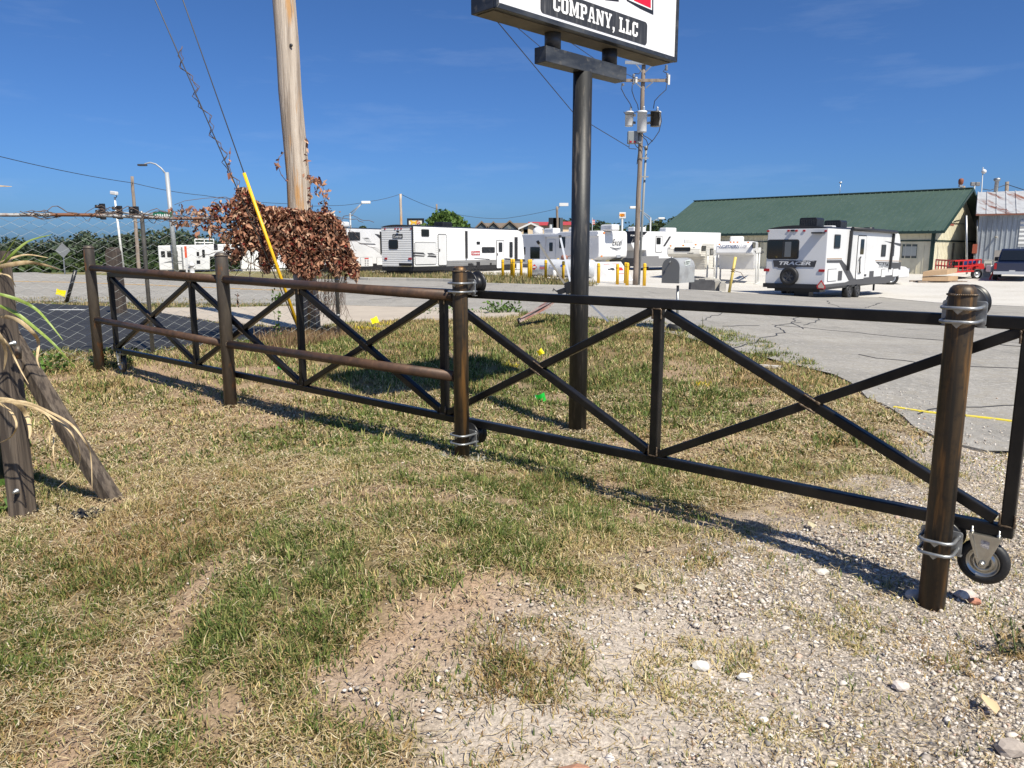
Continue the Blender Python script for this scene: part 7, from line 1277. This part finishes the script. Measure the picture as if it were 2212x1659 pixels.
def verge(n, poly, hgt, wd, cols, label):
    px = [p[0] for p in poly]; py = [p[1] for p in poly]; x = min(px)+(max(px)-min(px))*rng.random(n); y = min(py)+(max(py)-min(py))*rng.random(n); k = inside(x, y, poly); x, y = x[k], y[k]; n = len(x); z = zgn(x, y)-.03; a = rng.random(n)*6.28; L = hgt*(.3+.9*rng.random(n))*(.5+fbm(x, y, 1.5, 3)); l = rng.random(n)*.7
    b0 = np.stack([x, y, z], -1); s_ = np.stack([np.cos(a), np.sin(a), 0*a], -1)*wd; t_ = b0+np.stack([np.sin(a)*np.sin(l)*L, -np.cos(a)*np.sin(l)*L, np.cos(l)*L], -1); V = np.stack([b0-s_, b0+s_, t_], 1).reshape(-1, 3); C = np.repeat(np.asarray(cols)[rng.integers(len(cols), size=n)]*(.7+.5*rng.random((n, 1))), 3, axis=0)
    tag(np_mesh('verge_grass', V, np.zeros((0, 4), int), np.arange(3*n).reshape(n, 3), C, grassm), label, 'grass', None, 'stuff')
DC = [(.40, .31, .17), (.33, .26, .13), (.13, .16, .05), (.24, .21, .09)]
verge(26000, gp((600,600),(735,603),(960,608),(1097,612),(1290,620),(1290,612),(1200,600),(1130,592),(1000,590),(713,585),(600,585)), .22, .03, DC, 'dry grass strip along the far kerb'); verge(16000, gp((-100,640),(200,643),(480,648),(740,652),(740,660),(480,667),(342,668),(240,662),(30,653),(-100,653)), .10, .02, DC, 'dry grass verge between street and parking lot')
verge(5000, gp((540,742),(600,728),(670,722),(745,716),(752,732),(690,748),(600,760)), .2, .008, [(.32, .21, .11), (.42, .30, .16), (.2, .12, .07)], 'dead brush and straw at the foot of the pole')
# gravel stones: a few shapes scattered as one mass
def rocks(name, label, n, y0, y1, pw, smin, smax, thr, dirt=0):
    x, y = sample(n, y0, y1, pw); g, br, gn = masks(x, y); cl = fbm(x, y, .35, 91, 3); q = GT(2022, 1305); nearp = np.clip(1.3-np.hypot(x-q.x+.3, y-q.y)/.9, 0, 1); edge = np.clip((x-.55*y+.1)/.5, 0, 1)
    p = np.clip(g-.25, 0, 1)*(1-.6*np.clip(1.25-seg_d(x, y, DUST)/.5, 0, 1))*np.clip((cl-.33)*3+1.1*nearp+.9*edge-.45, .05, 1)+.006; rin = inside(x, y, ROADP); p = np.clip(br-.3, 0, 1)*.9 if dirt else p; p = np.where(rin, .35*np.exp(-seg_d(x, y, road_near)/.3)*(x > 3.2), p); k = rng.random(n) < p; x, y = x[k], y[k]; n = len(x); s = smin+(smax-smin)*rng.random(n)**4
    ico = np.array([(0, 0, 1), (.894, 0, .447), (.276, .851, .447), (-.724, .526, .447), (-.724, -.526, .447), (.276, -.851, .447), (.724, .526, -.447), (-.276, .851, -.447), (-.894, 0, -.447), (-.276, -.851, -.447), (.724, -.526, -.447), (0, 0, -1)])
    T = np.array([(0, 1, 2), (0, 2, 3), (0, 3, 4), (0, 4, 5), (0, 5, 1), (1, 6, 2), (2, 7, 3), (3, 8, 4), (4, 9, 5), (5, 10, 1), (2, 6, 7), (3, 7, 8), (4, 8, 9), (5, 9, 10), (1, 10, 6), (6, 11, 7), (7, 11, 8), (8, 11, 9), (9, 11, 10), (10, 11, 6)])
    V = ico[None]*(.45+.85*rng.random((n, 12, 1)))*np.stack([.8+.6*rng.random(n), .7+.5*rng.random(n), .45+.4*rng.random(n)], -1)[:, None, :]; a = rng.random(n)*6.28; ca, sa = np.cos(a)[:, None], np.sin(a)[:, None]
    V = np.stack([V[..., 0]*ca-V[..., 1]*sa, V[..., 0]*sa+V[..., 1]*ca, V[..., 2]+.25*V[..., 0]*(rng.random((n, 1))-.5)], -1)*s[:, None, None]+np.stack([x, y, gz_at(x, y)+s*.22+np.where(inside(x, y, ROADP), .02, 0)], -1)[:, None, :]
    F = (T[None]+(np.arange(n)*12)[:, None, None]).reshape(-1, 3); pal = np.array([(.57, .515, .455), (.49, .435, .375), (.65, .61, .565), (.38, .335, .29), (.46, .34, .27), (.26, .24, .22)]); pal = pal*0+dirt_c*np.array([[1], [.85], [1.1], [.75], [.95], [.65]]) if dirt else pal; C = np.repeat(pal[rng.choice(6, n, p=[.36, .26, .16, .1, .07, .05])]*(.85+.25*rng.random((n, 1))), 12, axis=0)
    tag(np_mesh(name, V.reshape(-1, 3), np.zeros((0, 4), int), F, C, attr_mat('loose chips', .9, .2)), label, 'gravel', None, 'stuff')
rocks('gravel', 'fine white limestone gravel in the lower right corner', 260000, 1.75, 8, .9, .0025, .011, .3); rocks('gravel', 'coarse white limestone stones scattered over the gravel', 16000, 1.75, 8, .9, .007, .019, .3)
dirt_c = np.array([.37, .265, .185]); rocks('soil_crumbs', 'small soil crumbs on the bare dirt patches', 60000, 1.75, 7, .9, .002, .009, .3, 1)
# single pieces that stand out
def stone(u, v, r, col, label, seed):
    q = GT(u, v); bm = bmesh.new(); bmesh.ops.create_icosphere(bm, subdivisions=2, radius=r); rr_ = random.Random(seed)
    for vt in bm.verts: vt.co = Vector((vt.co.x*1.35, vt.co.y, vt.co.z*.7))*rr_.uniform(.82, 1.12)
    me = bpy.data.meshes.new('stone'); bm.to_mesh(me); bm.free(); me.materials.append(mat('stone %d' % seed, col, .9, 0, [(40, tuple(c*.75 for c in col), .45, .7)], (60, .4, .004))); o = link(bpy.data.objects.new('stone', me)); o.location = q+UP*r*.3; tag(o, label, 'stone', 'loose stones on the gravel')
for i, (u, v, r, col, lab) in enumerate(((1240, 1685, .045, (.42, .22, .14), 'reddish brown stone cut off by the bottom frame edge'), (2180, 1622, .036, (.36, .31, .27), 'big brown grey stone at the lower right edge'), (1513, 1443, .026, (.66, .63, .58), 'white flat stone lying alone on the bare gravel'), (1608, 1466, .02, (.68, .66, .62), 'small white stone a hand right of the flat white one'), (1775, 1240, .028, (.60, .56, .5), 'pale stone at the edge of the gate shadow'), (1944, 1485, .024, (.62, .55, .5), 'pinkish white stone below the gate post'), (1975, 1290, .035, (.6, .53, .47), 'pale pinkish stone touching the foot of the gate post'), (2085, 1290, .04, (.58, .5, .45), 'long pale stone right of the gate post foot'), (2105, 1302, .022, (.45, .2, .13), 'small red stone right of the gate post foot'))): stone(u, v, r, col, lab, i)
def dleaf(u, v, s, col, label, seed):
    q = GT(u, v)+UP*.025; rr_ = random.Random(seed); a = rr_.uniform(0, 6); e = Vector((math.cos(a), math.sin(a), .1)); f_ = Vector((-math.sin(a), math.cos(a), .25)); V = [q+e*s*x+f_*s*y+UP*s*.35*abs(y)*1.2 for x, y in ((-1, 0), (-.5, -.45), (.1, -.5), (.7, -.2), (1.1, 0), (.7, .25), (.1, .5), (-.5, .4), (0, 0))]
    b = MB(); b.add(V, [(8, i, (i+1) % 8) for i in range(8)], 0, True); single('dry_leaf', b, mat('dry leaf %d' % seed, col, .7), label, 'leaf', q, 'dry leaves on the ground')
for i, a in enumerate(((1383, 1281, .035, (.55, .48, .3), 'pale yellow dry leaf below the bottom rail of the gate'), (1405, 1197, .03, (.3, .2, .14), 'small brown dry leaf in the grass before the gate'), (1012, 1085+0, .035, (.36, .25, .17), 'brown dry leaf lying in grass below the middle post'), (2136, 1535, .05, (.62, .44, .26), 'large tan dry leaf on the gravel at lower right'), (1752, 1143, .04, (.5, .45, .3), 'cream dry leaf beside the dark gate shadow'))): dleaf(*a, i)
